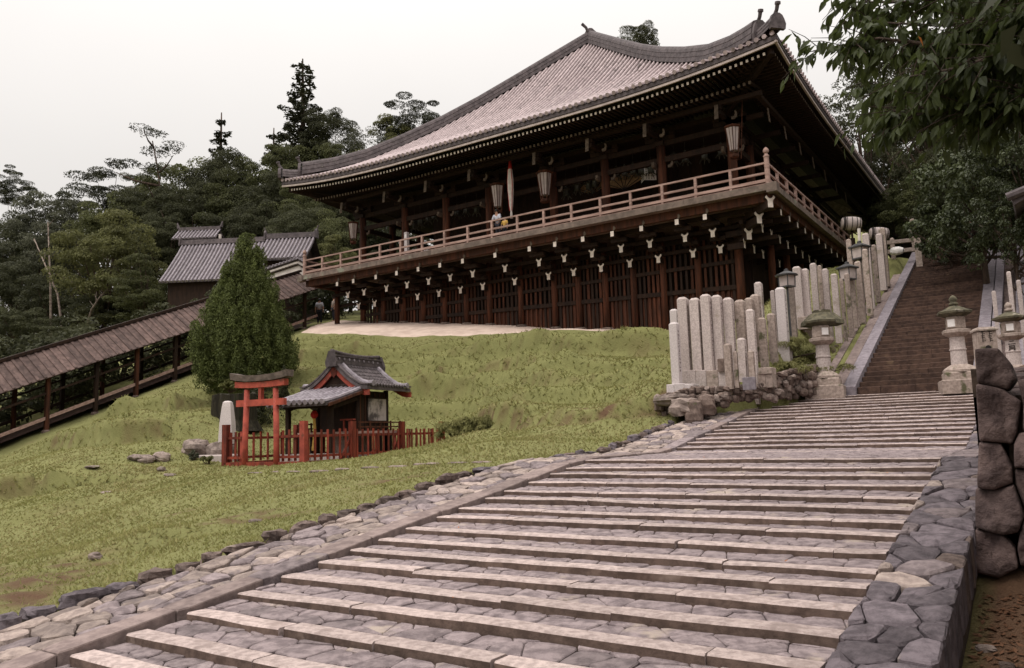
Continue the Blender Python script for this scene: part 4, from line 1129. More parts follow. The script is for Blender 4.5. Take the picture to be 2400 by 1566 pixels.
# bell rope wrapped in white cloth, with a red head
bc = thing("bell_cloth", "long white bell cloth with a red top hanging before the middle bay", "bell cloth", tuple(at(1199, 512, Y=33.4)))
A_, B_ = Vector(at(1199, 512, Y=33.4)), Vector(at(1197, 368, Y=33.4)); H = B_.z - A_.z
def bp_(t, dx=0): return (A_.x + dx, A_.y, A_.z + H * t)
v = []; f = []; prf = [(0, .075), (.08, .06), (.12, .05), (.2, .10), (.45, .16), (.62, .165), (.75, .13), (.80, .11)]
mb = MB(); mb.lathe((A_.x, A_.y, A_.z), [(r, H * t) for t, r in prf], 9); mb.build("cloth", CLOTH, bc)
mb = MB(); mb.lathe((A_.x, A_.y, A_.z), [(.11, H * .80), (.09, H * .86), (.05, H * .98), (.03, H * 1.0), (.02, H * 1.35)], 8); mb.build("red_head", REDC, bc)
for dx in (-.15, .15):
    mb = MB(); mb.tube([(A_.x + dx * .45, A_.y - .06, A_.z + H * .12), (A_.x + dx * 1.02, A_.y - .07, A_.z + H * .55), (A_.x + dx * .7, A_.y - .07, A_.z + H * .8)], .018, 5); mb.build("red_edge", REDC, bc)

# fan plaques and a box lantern with writing
for px, py, sc, lab in ((1389, 436, .95, "faded fan-shaped plaque left of the larger fan on the temple gallery"), (1462, 422, 1.15, "larger faded fan-shaped plaque beside the white box lantern")):
    p = at(px, py, Y=35.6); t = thing("fan_plaque", lab, "fan plaque", tuple(p), "fan-shaped plaques in the gallery")
    mb = MB(); pts = [(p[0], p[1], p[2] - .42 * sc)] + [(p[0] + math.sin(a) * .95 * sc, p[1], p[2] - .42 * sc + math.cos(a) * .72 * sc) for a in np.linspace(-1.15, 1.15, 12)]
    mb.extrude(pts, (0, .04, 0)); mb.build("leaf", FANP, t)
    for a in np.linspace(-1.0, 1.0, 6):
        mb = MB(); mb.beam((p[0], p[1] - .012, p[2] - .44 * sc), (p[0] + math.sin(a) * .88 * sc, p[1] - .012, p[2] - .42 * sc + math.cos(a) * .66 * sc), .035, .02, up=(0, 1, 0)); mb.build("rib", BLACK, t)
p = at(1520, 412, Y=35.7); t = thing("box_lantern", "white square box lantern covered with writing in the sixth gallery bay", "lantern", tuple(p))
mb = MB(Matrix.Translation(p) @ Matrix.Rotation(.7, 4, 'Z')); mb.box((-.30, -.30, -.33), (.30, .30, .33)); mb.build("shade", PAPERW, t)
mk = MB(Matrix.Translation(p) @ Matrix.Rotation(.7, 4, 'Z'))
for face in (0, 1):
    for c in range(4):
        for r_ in range(5):
            x0, z0 = -.25 + .13 * c, -.28 + .115 * r_
            for q in range(3):
                if q < 2: a = (x0 + .01, z0 + .03 + .03 * q + rnd.uniform(0, .02), .07 + rnd.uniform(0, .02), .014)
                else: a = (x0 + .04, z0 + .005, .014, .09)
                if face == 0: mk.box((a[0], -.304, a[1]), (a[0] + a[2], -.298, a[1] + a[3]))
                else: mk.box((-.304, a[0], a[1]), (-.298, a[0] + a[2], a[1] + a[3]))
mk.build("writing", INK, t)['kind'] = 'stuff'
mb = MB(Matrix.Translation(p) @ Matrix.Rotation(.7, 4, 'Z')); mb.box((-.33, -.33, .33), (.33, .33, .37)); mb.box((-.33, -.33, -.37), (.33, .33, -.33)); mb.tube([(0, 0, .36), (0, 0, 2.0)], .015, 4); mb.build("frame", BLACK, t)
p = at(953, 555, Y=33.0); t = thing("notice_post", "small white post showing above the balcony rail near its left end", "post", tuple(p))
MB().box((p[0] - .1, p[1] - .1, DECK), (p[0] + .1, p[1] + .1, p[2] + .25), 0, .02).build("post", GRANITEW, t); MB().box((p[0] - .05, p[1] - .106, p[2] - .1), (p[0] + .05, p[1] - .1, p[2] + .12)).build("plate", PAPERW, t)

# ------------------------------------------------------------------ people
def person(loc, h, shirt, pants, label, pose="lean", rz=0.0):
    t = thing("person", label, "person", loc)
    s = h / 1.68; M = Matrix.Translation(loc) @ Matrix.Rotation(rz, 4, 'Z') @ Matrix.Scale(s, 4)
    fw = .16 if pose == "lean" else .0
    J = {"pel": (0, 0, .90), "wai": (0, -fw * .3, 1.08), "che": (0, -fw * .8, 1.28), "nec": (0, -fw * 1.0, 1.43), "hea": (0, -fw * 1.15, 1.56), "top": (0, -fw * 1.2, 1.66)}
    for sd, n in ((-1, "l"), (1, "r")):
        J[n + "sh"] = (sd * .18, -fw * .85, 1.36); J[n + "el"] = (sd * .25, -fw - .06, 1.10); J[n + "ha"] = (sd * (.16 if pose == "lean" else .25), -fw - (.24 if pose == "lean" else .08), .98 if pose == "lean" else .84); J[n + "fi"] = (sd * (.12 if pose == "lean" else .25), -fw - (.33 if pose == "lean" else .1), .97 if pose == "lean" else .75)
        J[n + "hi"] = (sd * .09, 0, .86); J[n + "kn"] = (sd * .10, -.03, .48); J[n + "an"] = (sd * .10, .02, .08); J[n + "to"] = (sd * .11, -.16, .03)
    R_ = {"pel": .13, "wai": .12, "che": .14, "nec": .055, "hea": .095, "top": .06}
    for n in "lr": R_.update({n + "sh": .065, n + "el": .045, n + "ha": .035, n + "fi": .03, n + "hi": .09, n + "kn": .06, n + "an": .042, n + "to": .035})
    E_ = [("pel", "wai"), ("wai", "che"), ("che", "nec"), ("nec", "hea"), ("hea", "top")]
    for n in "lr": E_ += [("che", n + "sh"), (n + "sh", n + "el"), (n + "el", n + "ha"), (n + "ha", n + "fi"), ("pel", n + "hi"), (n + "hi", n + "kn"), (n + "kn", n + "an"), (n + "an", n + "to")]
    def skin(name, keys, edges, grow, m, lo=0):
        ks = list(keys); me = bpy.data.meshes.new(name)
        me.from_pydata([M @ Vector(J[k]) - Vector(loc) for k in ks], [(ks.index(a), ks.index(b)) for a, b in edges], []); me.materials.append(m)
        o = bpy.data.objects.new(name, me); COL.objects.link(o); o.parent = t
        md = o.modifiers.new("skin", 'SKIN'); sv = me.skin_vertices[0].data
        for i, k in enumerate(ks): sv[i].radius = ((R_[k] * s + grow),) * 2
        sv[0].use_root = True; sm = o.modifiers.new("sub", 'SUBSURF'); sm.levels = 1; sm.render_levels = 1; md.use_smooth_shade = True
    skin("body", J.keys(), E_, 0, SKIN)
    skin("shirt", ["pel", "wai", "che", "lsh", "lel", "rsh", "rel"], [("pel", "wai"), ("wai", "che"), ("che", "lsh"), ("lsh", "lel"), ("che", "rsh"), ("rsh", "rel")], .022 * s, shirt)
    skin("trousers", ["pel", "lhi", "lkn", "lan", "rhi", "rkn", "ran"], [("pel", "lhi"), ("lhi", "lkn"), ("lkn", "lan"), ("pel", "rhi"), ("rhi", "rkn"), ("rkn", "ran")], .018 * s, pants)
    mb = MB(); hc = M @ Vector((0, -fw * 1.15 + .02, 1.60)); boulder(mb, hc, (.10 * s, .115 * s, .105 * s), 3, 10, 7, 0, .04); mb.build("hair", HAIR, t, smooth=True)
    mb = MB()
    fy = -fw * 1.15 - .098
    for dx in (-.033, .033): mb.box(M @ Vector((dx - .012, fy, 1.575)), M @ Vector((dx + .012, fy + .02, 1.588)))
    mb.box(M @ Vector((-.025, fy, 1.508)), M @ Vector((.025, fy + .02, 1.516))); mb.build("face_marks", HAIR, t)
    return t
person((at(1168, 500, Y=32.55)[0], 32.55, DECK), 1.62, SHIRTW, PANTS, "visitor in a pale blue shirt leaning on the balcony rail left of the bell cloth", "lean")
person((at(1183, 515, Y=32.5)[0], 32.5, DECK), 1.18, SHIRTY, PANTS, "child in a yellow shirt at the balcony rail beside the pale blue shirt", "stand")
x = at(749, 745, Y=34.9)[0]; person((x, 34.9, drop(x, 34.9)), 1.65, SHIRTW, PANTS, "visitor in a pale shirt left of the pillar under the temple's left corner", "stand", .6)
x = at(783, 735, Y=35.6)[0]; person((x, 35.6, drop(x, 35.6)), 1.62, GRANITEO, PANTS, "visitor in grey right of the pillar under the temple's left corner", "stand", -.4)

# ------------------------------------------------------------------ covered stair corridor on the left
CO = thing("covered_corridor", "long covered stair with a brown board roof climbing to the temple", "covered stairway", (-38, 20, 1.5))
EX, RXc = -37.2, -39.1
def ce(y): return 2.36 + .393 * (y - 16.07)        # eave line
def cr_(y): return 3.86 + .393 * (y - 16.8) + .02    # ridge line
yy = 11.0; bw = .33
nb = int((34.2 - yy) / bw)
def roof_strip(w0, w1, up, t, nm, dl):
    v = []
    for dz in (0, t):
        v += [(EX + dl, w0, ce(w0) + up + dz), (EX + dl, w1, ce(w1) + up + dz), (RXc, w1, cr_(w1) + up + dz), (RXc, w0, cr_(w0) + up + dz)]
    mb = MB(); mb.add(v, [(3, 2, 1, 0), (4, 5, 6, 7), (0, 1, 5, 4), (1, 2, 6, 5), (2, 3, 7, 6), (3, 0, 4, 7)]); mb.build(nm, ROOFB, CO)
for i in range(nb):
    y0 = yy + i * bw; roof_strip(y0 + .004, y0 + bw - .004, rnd.uniform(0, .008), .025, "roof_board", rnd.uniform(-.03, .03))
    roof_strip(y0 - .055, y0 + .055, .026, .055, "roof_batten", rnd.uniform(-.02, .05))
mb = MB(); a, b = yy, 34.2
mb.add([(RXc, a, cr_(a) + .03), (RXc, b, cr_(b) + .03), (2 * RXc - EX, b, ce(b)), (2 * RXc - EX, a, ce(a))], [(0, 1, 2, 3)]); mb.build("far_roof_slope", ROOFB, CO)
MB().beam((RXc, a, cr_(a) + .10), (RXc, b, cr_(b) + .10), .30, .14).build("ridge_board", WOOD, CO)
for x in (-37.55, -40.65):
    MB().beam((x, a, ce(a) + .05), (x, b, ce(b) + .05), .16, .2).build("wall_plate", WOOD, CO)
    for k, y in enumerate((13.9, 16.05, 18.2, 20.4, 22.4, 24.5, 26.7, 28.9, 31.1, 33.2)):
        zb = drop(x, y) - .1; MB().box((x - .085, y - .085, zb), (x + .085, y + .085, ce(y) + .1)).build("post", WOOD if k % 2 else WOODR, CO)
        MB().lathe((x, y, zb), [(.2, 0), (.19, .14), (.13, .18)], 8).build("post_stone", RUBBLE, CO)
    for off, m in ((.62, WOODG if x > -40 else WOOD), (1.75, WOOD)):
        MB().beam((x + (.02 if x > -40 else 0), a, drop(-37.6, 18) + .4 * (a - 18) + off), (x + (.02 if x > -40 else 0), b, drop(-37.6, 18) + .4 * (b - 18) + off), .08, .14 if off == .62 else .09).build("side_rail", m, CO)
MB().add([(-37.7, a, drop(-37.6, 18) + .4 * (a - 18) + .25), (-40.5, a, drop(-37.6, 18) + .4 * (a - 18) + .25), (-40.5, b, drop(-37.6, 18) + .4 * (b - 18) + .25), (-37.7, b, drop(-37.6, 18) + .4 * (b - 18) + .25)], [(3, 2, 1, 0)]).build("stair_floor", STEPD, CO)
for y in (16.05, 20.4, 24.5, 28.9): MB().beam((-37.55, y, ce(y) + .05), (-40.65, y, ce(y) + .05), .14, .18).build("tie_beam", WOOD, CO)

# ------------------------------------------------------------------ tiled houses behind the corridor
def tiled_house(name, label, c, u, L, D, zb, ze, zr, rows, over=.5, m=TILEB, wallm=WOOD, gable=None, seam=None, ridge_h=.35):
    """gabled house: ridge along u (unit, horizontal), front slope towards the viewer"""
    t = thing(name, label, "house", c); c = Vector((c[0], c[1], 0)); u = Vector((u[0], u[1], 0)).normalized(); n = Vector((u.y, -u.x, 0))
    if n.dot(-c) < 0: n = -n
    def W(a, b, z): p = c + u * a + n * b; return (p.x, p.y, z)
    hl, hd = L / 2, D / 2
    for b, nm in ((hd - over, "front_wall"), (-hd + over, "back_wall")):
        mb = MB(); mb.extrude([W(-hl + over, b, zb), W(hl - over, b, zb), W(hl - over, b, ze + .2), W(-hl + over, b, ze + .2)], n * .1); mb.build(nm, wallm, t)
    for a in (-hl + over, hl - over - .1):
        mb = MB(); mb.extrude([W(a, hd - over, zb), W(a, hd - over, ze + .15), W(a, 0, zr - .1), W(a, -hd + over, ze + .15), W(a, -hd + over, zb)], u * .1); mb.build("end_wall", gable or wallm, t)
    for sgn in (1, -1):
        K = 6; v = []; f = []
        for j in range(K + 1):
            q = j / K; z = zr + (ze - zr) * (q ** .9); v += [W(-hl, sgn * hd * q, z), W(hl, sgn * hd * q, z)]
        f = [(2 * j, 2 * j + 1, 2 * j + 3, 2 * j + 2) for j in range(K)]
        v2 = [(a[0], a[1], a[2] - .14) for a in v]; v += v2; o = len(v2); f += [(o + 2 * j, o + 2 * j + 2, o + 2 * j + 3, o + 2 * j + 1) for j in range(K)]
        f += [(2 * K, 2 * K + 1, o + 2 * K + 1, o + 2 * K)]
        mb = MB(); mb.add(v, f); mb.build("roof_slope", TILED, t)
    for i in range(rows):
        a = -hl + .1 + (L - .2) * i / (rows - 1); pts = []
        for j in range(6): q = 1.02 - j / 5 * .99; pts.append(W(a, hd * q, zr + (ze - zr) * (q ** .9) + .02))
        tile_row(pts, .075 * L / rows / .26).build("cover_tile_row", m, t)
    mb = MB(); v = [W(-hl - .05, .18, zr - .05), W(-hl - .05, .12, zr + ridge_h), W(-hl - .05, -.12, zr + ridge_h), W(-hl - .05, -.18, zr - .05)]
    mb.extrude(v, u * (L + .1)); mb.build("ridge", TILED, t)
    for s in (-1, 1):
        mb = MB(); a = s * (hl + .05); mb.extrude([W(a, .26, zr - .12), W(a, .22, zr + ridge_h * 1.2), W(a, .08, zr + ridge_h * 1.7), W(a, -.08, zr + ridge_h * 1.7), W(a, -.22, zr + ridge_h * 1.2), W(a, -.26, zr - .12)], u * .12 * s)
        e = Vector(W(a + s * .05, 0, zr + ridge_h * 1.5)); mb.tube([e, e + Vector((0, 0, ridge_h * .9)) + u * s * .12], .05, 6); mb.build("ridge_end_tile", TILED, t)
    return t, W
uh = np.array([.86, .51])
pc = at(548, 640, Y=38.5)
ze_ = at(480, 661, Y=36.3)[2]; zr_ = at(560, 572, Y=39.7)[2]
h1, W1 = tiled_house("tiled_house", "long grey tiled house with a raised smoke vent behind the covered stair", (pc[0], pc[1] + 1.2, 6.0), uh, 10.6, 7.0, 4.5, ze_, zr_, 36)
# raised vent on its ridge
pv = at(468, 556, Y=39.6); t2 = h1
cv = Vector((pv[0], pv[1], 0)); u2 = Vector((uh[0], uh[1], 0)); n2_ = Vector((uh[1], -uh[0], 0))
def WV(a, b, z): p = cv + u2 * a + n2_ * b; return (p.x, p.y, z)
zv0 = at(468, 590, Y=39.6)[2]; zv1 = at(468, 566, Y=39.6)[2]; zv2 = at(468, 540, Y=39.6)[2]
mb = MB(); mb.extrude([WV(-1.2, .6, zv0 - .6), WV(1.2, .6, zv0 - .6), WV(1.2, .6, zv1 + .1), WV(-1.2, .6, zv1 + .1)], -n2_ * 1.2); vent = mb.build("smoke_vent", BLACK, t2)
for sg in (1, -1):
    mb = MB(); mb.extrude([WV(-1.7, 0, zv2), WV(1.7, 0, zv2), WV(1.9, sg * 1.15, zv1), WV(-1.9, sg * 1.15, zv1)], (0, 0, -.08)); mb.build("vent_roof", TILED, vent)
for i in range(13):
    a = -1.75 + 3.5 * i / 12; tile_row([WV(a, 1.15 * q, zv2 + (zv1 - zv2) * q + .02) for q in (1.02, .7, .4, .05)], .07).build("vent_tile_row", TILEB, vent)
mb = MB(); mb.extrude([WV(-1.8, .14, zv2 - .02), WV(-1.8, .1, zv2 + .28), WV(-1.8, -.1, zv2 + .28), WV(-1.8, -.14, zv2 - .02)], u2 * 3.6)
for s in (-1, 1): e = Vector(WV(1.82 * s, 0, zv2 + .2)); mb.tube([e, e + Vector((0, 0, .5)) + u2 * .12 * s], [.16, .05], 6)
mb.build("vent_ridge", TILED, vent)
mb = MB(); mb.extrude([WV(1.95, .75, zv0 - .9), WV(2.12, .75, zv0 - .9), WV(2.12, .75, zv1 + .35), WV(1.95, .75, zv1 + .35)], -n2_ * .18); mb.build("white_pipe", PLASTER, t2)
# gabled end house with white plaster beside the balcony
pc2 = at(672, 610, Y=38.0); ze2 = at(645, 612, Y=36.8)[2]; zr2 = at(690, 558, Y=38.6)[2]
h2, W2 = tiled_house("gabled_house", "smaller tiled house end beside the left end of the balcony", (pc2[0], pc2[1] + .4, 7), uh, 3.6, 4.6, 5, ze2, zr2, 13)
w = thing("plaster_wall", "white plastered wall with a small tiled coping above the covered stair roof", "wall", tuple(at(668, 650, Y=35.4)))
a, b, c_ = Vector(at(618, 660, Y=35.2)), Vector(at(700, 633, Y=35.9)), Vector(at(712, 640, Y=36.1))
for p_, q_ in ((a, b), (b, c_)):
    mb = MB(); mb.extrude([p_ + Vector((0, 0, -.2)), q_ + Vector((0, 0, -.2)), q_ + Vector((0, 0, .62)), p_ + Vector((0, 0, .62))], (.05, .15, 0)); mb.build("plaster", PLASTER, w)
    MB().beam(p_ + Vector((0, -.05, .52)), q_ + Vector((0, -.05, .52)), .12, .14).build("white_moulding", PLASTER, w)
    MB().beam(p_ + Vector((0, -.05, .36)), q_ + Vector((0, -.05, .36)), .1, .06).build("dark_moulding", WOOD, w)
    MB().beam(p_ + Vector((0, .05, .78)), q_ + Vector((0, .05, .78)), .5, .12).build("coping", TILEB, w)
    k = max(2, int((q_ - p_).length / .28))
    for i in range(k):
        s_ = p_ + (q_ - p_) * ((i + .5) / k) + Vector((0, 0, .86)); MB().tube([s_ + Vector((0, -.28, -.05)), s_ + Vector((0, .3, -.0))], .06, 6).build("coping_tile", TILEB, w)
# ------------------------------------------------------------------ the little red shrine inside its fence
SC = Vector((-17.55, 15.5, -.66))
_t = math.radians(-10)
ua = Vector((math.sin(_t), math.cos(_t), 0))           # along the ridge, away from the entrance corner
ub_ = Vector((-ua.y, ua.x, 0))                         # along the entrance front
FL, FW = 8.0, 2.85
def S(a, b, z=0.0): p = SC + ua * a + ub_ * b; return Vector((p.x, p.y, SC.z + z))
def fz(a, b): p = S(a, b); return drop(p.x, p.y)

FE = thing("red_fence", "low red picket fence enclosing the little shrine", "fence", tuple(S(0, 0)))
def fence_run(p, q, n, skip=None, lean=False):
    (a0, b0), (a1, b1) = p, q; L = math.hypot(a1 - a0, b1 - b0)
    base = .02
    for z in (.22, .80):
        if skip:
            for (t0, t1) in ((0, skip[0]), (skip[1], 1)):
                MB().beam(S(a0 + (a1 - a0) * t0, b0 + (b1 - b0) * t0, z), S(a0 + (a1 - a0) * t1, b0 + (b1 - b0) * t1, z), .05, .075).build("rail", VERMILD, FE)
        else: MB().beam(S(a0, b0, z), S(a1, b1, z), .05, .075).build("rail", VERMILD, FE)
    MB().beam(S(a0, b0, .03), S(a1, b1, .03), .17, .12).build("sill", VERMILD, FE)
    d = Vector(S(a1, b1) - S(a0, b0)).normalized(); nn = Vector((d.y, -d.x, 0))
    for i in range(n):
        t = (i + .5) / n
        if skip and skip[0] - .01 < t < skip[1] + .01: continue
        c = S(a0 + (a1 - a0) * t, b0 + (b1 - b0) * t); h = .98 + rnd.uniform(-.02, .02)
        MB().beam(c + Vector((0, 0, .10)) + nn * .045, c + Vector((0, 0, h)) + nn * .045, .075, .03, up=tuple(nn)).build("picket", VERMILD if rnd.random() < .7 else VERMIL, FE)
def fpost(a, b, h=1.2, w=.15, m=VERMILD):
    c = S(a, b); mb = MB(); mb.beam(c + Vector((0, 0, -.05)), c + Vector((0, 0, h)), w, w, up=tuple(ua)); mb.build("post", m, FE)
fence_run((0, 0), (0, FW), 13, (.32, .73)); fence_run((0, 0), (FL, 0), 27); fence_run((FL, 0), (FL, FW), 9); fence_run((0, FW), (FL, FW), 25)
for a in (0, 2.33, 5.2, FL): fpost(a, 0, 1.22, .17, VERMIL if a in (0, 2.4) else VERMILD)
for a in (3.2, 6.4, FL): fpost(a, FW)
fpost(0, FW, 1.2, .17)
for a in (1.98, 4.85):   # slanting struts
    MB().beam(S(a, .16, .1), S(a + .32, .05, .72), .06, .06).build("strut", VERMILD, FE)

TO = thing("torii_gate", "small vermilion torii gate with a grey capped top beam before the shrine", "torii", tuple(S(0, 3.0)))
tb0, tb1 = at(577, 1085, Y=16.45), at(651, 1089, Y=15.95)
t0 = S(-.05, 2.08); t1 = S(-.05, .92)
Hh = 2.42
d = (t1 - t0).normalized()
for c, s in ((t0, 1), (t1, -1)):
    mb = MB(); mb.tube([c + Vector((0, 0, -.15)), c + Vector((0, 0, .6)), c + d * s * .05 + Vector((0, 0, Hh - .22))], [.092, .086, .078], 14); mb.build("pillar", VERMIL, TO, smooth=True)
A1, B1 = t0 - d * .30, t1 + d * .30
MB().beam(A1 + Vector((0, 0, Hh - .62)), B1 + Vector((0, 0, Hh - .62)), .13, .19).build("tie_beam", VERMIL, TO)
MB().beam((t0 + t1) / 2 + Vector((0, 0, Hh - .53)), (t0 + t1) / 2 + Vector((0, 0, Hh - .18)), .13, .10, up=tuple(d)).build("name_post", VERMIL, TO)
def arc_beam(A, B, z, w, h, rise, m, nm, lean=0):
    v = []; f = []; K = 12; nn = Vector((d.y, -d.x, 0))
    for i in range(K + 1):
        t = i / K; s = abs(2 * t - 1); c = A + (B - A) * t + Vector((0, 0, z + rise * s ** 2.6)); hh = h * (1 + .12 * s)
        for x, zz in ((-w / 2, -hh / 2), (w / 2, -hh / 2), (w / 2 + lean, hh / 2), (-w / 2 - lean, hh / 2)): v.append(c + nn * x + Vector((0, 0, zz)))
    for i in range(K):
        for k in range(4): f.append((i * 4 + k, i * 4 + (k + 1) % 4, i * 4 + 4 + (k + 1) % 4, i * 4 + 4 + k))
    f += [(3, 2, 1, 0), tuple(K * 4 + k for k in range(4))]
    mb = MB(); mb.add(v, f); mb.build(nm, m, TO)
arc_beam(A1 - d * .03, B1 + d * .03, Hh - .10, .20, .16, .04, VERMIL, "under_beam")
CAPW = mat("grey_bark_cap", (0.17, 0.13, 0.115), (0.09, 0.07, 0.062), 5, .95, .01, 30)
arc_beam(A1 - d * .16, B1 + d * .16, Hh + .09, .30, .17, .10, CAPW, "cap_beam", .03)

SH = thing("small_shrine", "little wooden shrine with a tiled gable roof and lower front porch roof", "shrine", tuple(S(5.0, 3.0)))
CB = FW * .5                                     # centre line
BA0, BA1, BW = 3.5, 5.2, .80                    # body from, to, half width
def Bx(mb, a0, a1, b0, b1, z0, z1, mi=0):
    v = [S(a, b, z) for z in (z0, z1) for a, b in ((a0, b0), (a1, b0), (a1, b1), (a0, b1))]
    mb.add(v, [(3, 2, 1, 0), (4, 5, 6, 7), (0, 1, 5, 4), (1, 2, 6, 5), (2, 3, 7, 6), (3, 0, 4, 7)], mi); return mb
Bx(MB(), BA0 - 1.5, BA1 + .5, CB - BW - .4, CB + BW + .4, -.1, .22).build("stone_base", GRANITEO, SH)
for i in range(7):
    Bx(MB(), BA0 - 1.55, BA0 - 1.25, CB - BW - .4 + i * .36, CB - BW - .07 + i * .36, .0, .25).build("base_stone", GRANITE, SH)
Bx(MB(), BA0, BA1, CB - BW, CB + BW, .9, 2.25).build("body", WOOD, SH)
for a in (BA0, BA1):
    for b in (CB - BW, CB + BW):
        c = S(a, b); MB().tube([c + Vector((0, 0, .2)), c + Vector((0, 0, 2.3))], .085, 10).build("corner_pillar", WOOD, SH, smooth=True)
for i in range(6):
    a = BA0 + (BA1 - BA0) * (i + .5) / 6; Bx(MB(), a - .03, a + .03, CB - BW - .02, CB - BW, .92, 2.2).build("wall_batten", WOODR, SH)
Bx(MB(), BA0 + .3, BA1 - .3, CB - BW + .4, CB + BW - .4, .22, .9).build("plinth", GRANITEO, SH)
# veranda with rail
Bx(MB(), BA0 - .5, BA1 + .35, CB - BW - .42, CB + BW + .42, .84, .92).build("veranda_floor", WOODG, SH)
for b in (CB - BW - .38, CB + BW + .38):
    for z in (1.05, 1.2): MB().beam(S(BA0 - .5, b, z), S(BA1 + .35, b, z), .04, .045).build("veranda_rail", WOODR, SH)
    for a in np.linspace(BA0 - .45, BA1 + .3, 5):
        MB().beam(S(a, b, .9), S(a, b, 1.25), .05, .05, up=tuple(ua)).build("veranda_post", WOODR, SH)
        MB().beam(S(a, b, .2), S(a, b, .86), .07, .07, up=tuple(ua)).build("veranda_leg", WOOD, SH)
# framed picture panel on the right side wall
PICT = mat("faded_picture", (0.42, 0.36, 0.34), (0.09, 0.075, 0.075), 2.2, .7, lo=.42, hi=.62)
Bx(MB(), BA0 + .55, BA1 - .10, CB - BW - .07, CB - BW - .03, 1.26, 2.0).build("picture_panel", PICT, SH)
for z in (1.24, 2.02): MB().beam(S(BA0 + .50, CB - BW - .055, z), S(BA1 - .06, CB - BW - .055, z), .05, .05).build("panel_frame", WOOD, SH)
# porch pillars
for b in (CB - .82, CB + .82):
    c = S(BA0 - 1.45, b); MB().beam(c + Vector((0, 0, .2)), c + Vector((0, 0, 1.72)), .13, .13, up=tuple(ua)).build("porch_pillar", WOOD, SH)
    MB().beam(S(BA0 - 1.45, b, 1.66), S(BA0, b, 2.0), .1, .12).build("porch_beam", WOOD, SH)
MB().beam(S(BA0 - 1.45, CB - .98, 1.74), S(BA0 - 1.45, CB + .98, 1.74), .12, .15).build("porch_beam", WOOD, SH)
# main roof: ridge along a, concave slopes
EA0, EA1, HW, ZR, ZE = BA0 - .22, BA1 + .75, 1.34, 3.22, 2.33
def rz_(q): return ZE + (ZR - ZE) * max(0, 1 - q) ** 1.55 + .10 * max(0, q - .75) * 2
for sg in (1, -1):
    K = 8; v = []; f = []
    for j in range(K + 1):
        q = j / K; v += [S(EA0, CB + sg * HW * q, rz_(q)), S(EA1, CB + sg * HW * q, rz_(q))]
    f = [(2 * j, 2 * j + 1, 2 * j + 3, 2 * j + 2) for j in range(K)]; o = len(v); v += [p - Vector((0, 0, .12)) for p in v]
    f += [(o + 2 * j, o + 2 * j + 2, o + 2 * j + 3, o + 2 * j + 1) for j in range(K)] + [(2 * K, 2 * K + 1, o + 2 * K + 1, o + 2 * K)]
    for e in (0, 1): f += [(2 * j + e, 2 * j + 2 + e, o + 2 * j + 2 + e, o + 2 * j + e) for j in range(K)]
    MB().add(v, f).build("roof_slope", TILED, SH)
    # scale-like pantiles, row by row
    rows, cols = 8, 12
    for j in range(rows):
        for i in range(cols):
            q0, q1 = 1.03 - j / rows, 1.03 - (j + 1.25) / rows; q1 = max(.03, q1)
            a0 = EA0 + .32 + (EA1 - EA0 - .64) * i / cols; a1 = EA0 + .32 + (EA1 - EA0 - .64) * (i + 1) / cols
            pr = [(a0, .055), (a0 + (a1 - a0) * .3, .105), (a0 + (a1 - a0) * .55, .05), (a1 - .005, .035)]
            v = [S(a, CB + sg * HW * q0, rz_(q0) + h - .0) for a, h in pr] + [S(a, CB + sg * HW * q1, rz_(q1) + h - .045) for a, h in pr] + [S(a, CB + sg * HW * q0, rz_(q0) + h - .06) for a, h in pr]
            f = [(k, k + 1, 5 + k, 4 + k) for k in range(3)] + [(8 + k, 9 + k, k + 1, k) for k in range(3)]
            MB().add(v, f).build("pantile", TILED, SH)
    for a in (EA0 + .28, EA1 - .28):   # descending ridges and gable-edge tiles
        tile_row([S(a, CB + sg * HW * q, rz_(q) + .07) for q in (1.03, .9, .75, .6, .45, .3, .12)], .09).build("descending_ridge", TILEB, SH)
    for a in (EA0, EA1):
        s = -1 if a == EA0 else 1
        for j in range(13):
            q0, q1 = 1.02 - j / 13, 1.02 - (j + 1) / 13; q1 = max(q1, .02)
            MB().beam(S(a + s * -.11, CB + sg * HW * q0, rz_(q0) + .05), S(a + s * -.11, CB + sg * HW * q1, rz_(q1) + .055), .24, .05).build("gable_edge_tile", TILED, SH)
    # red barge boards
    for a in (EA0 + .05, EA1 - .05):
        v = []; f = []
        for j in range(9):
            q = .04 + .98 * j / 8; p = S(a, CB + sg * HW * q, rz_(q) - .13); v += [p, p - Vector((0, 0, .20 - .02 * j / 8))]
        v += [p + ua * .06 for p in v]; o = 18
        for j in range(8):
            f += [(2 * j, 2 * j + 2, 2 * j + 3, 2 * j + 1), (o + 2 * j, o + 2 * j + 1, o + 2 * j + 3, o + 2 * j + 2), (2 * j + 1, 2 * j + 3, o + 2 * j + 3, o + 2 * j + 1)]
        f.append((16, 17, o + 17, o + 16))
        MB().add(v, f).build("barge_board", VERMIL, SH)
# gable infill
MB().extrude([S(BA0 - .05, CB - .85, 2.2), S(BA0 - .05, CB + .85, 2.2), S(BA0 - .05, CB + .28, 2.75), S(BA0 - .05, CB, 3.05), S(BA0 - .05, CB - .28, 2.75)], ua * .08).build("gable_board", WOOD, SH)
MB().extrude([S(EA0 + .02, CB - .14, ZR - .18), S(EA0 + .02, CB + .14, ZR - .18), S(EA0 + .02, CB + .10, ZR - .42), S(EA0 + .02, CB, ZR - .52), S(EA0 + .02, CB - .10, ZR - .42)], ua * .05).build("gable_pendant", VERMILD, SH)
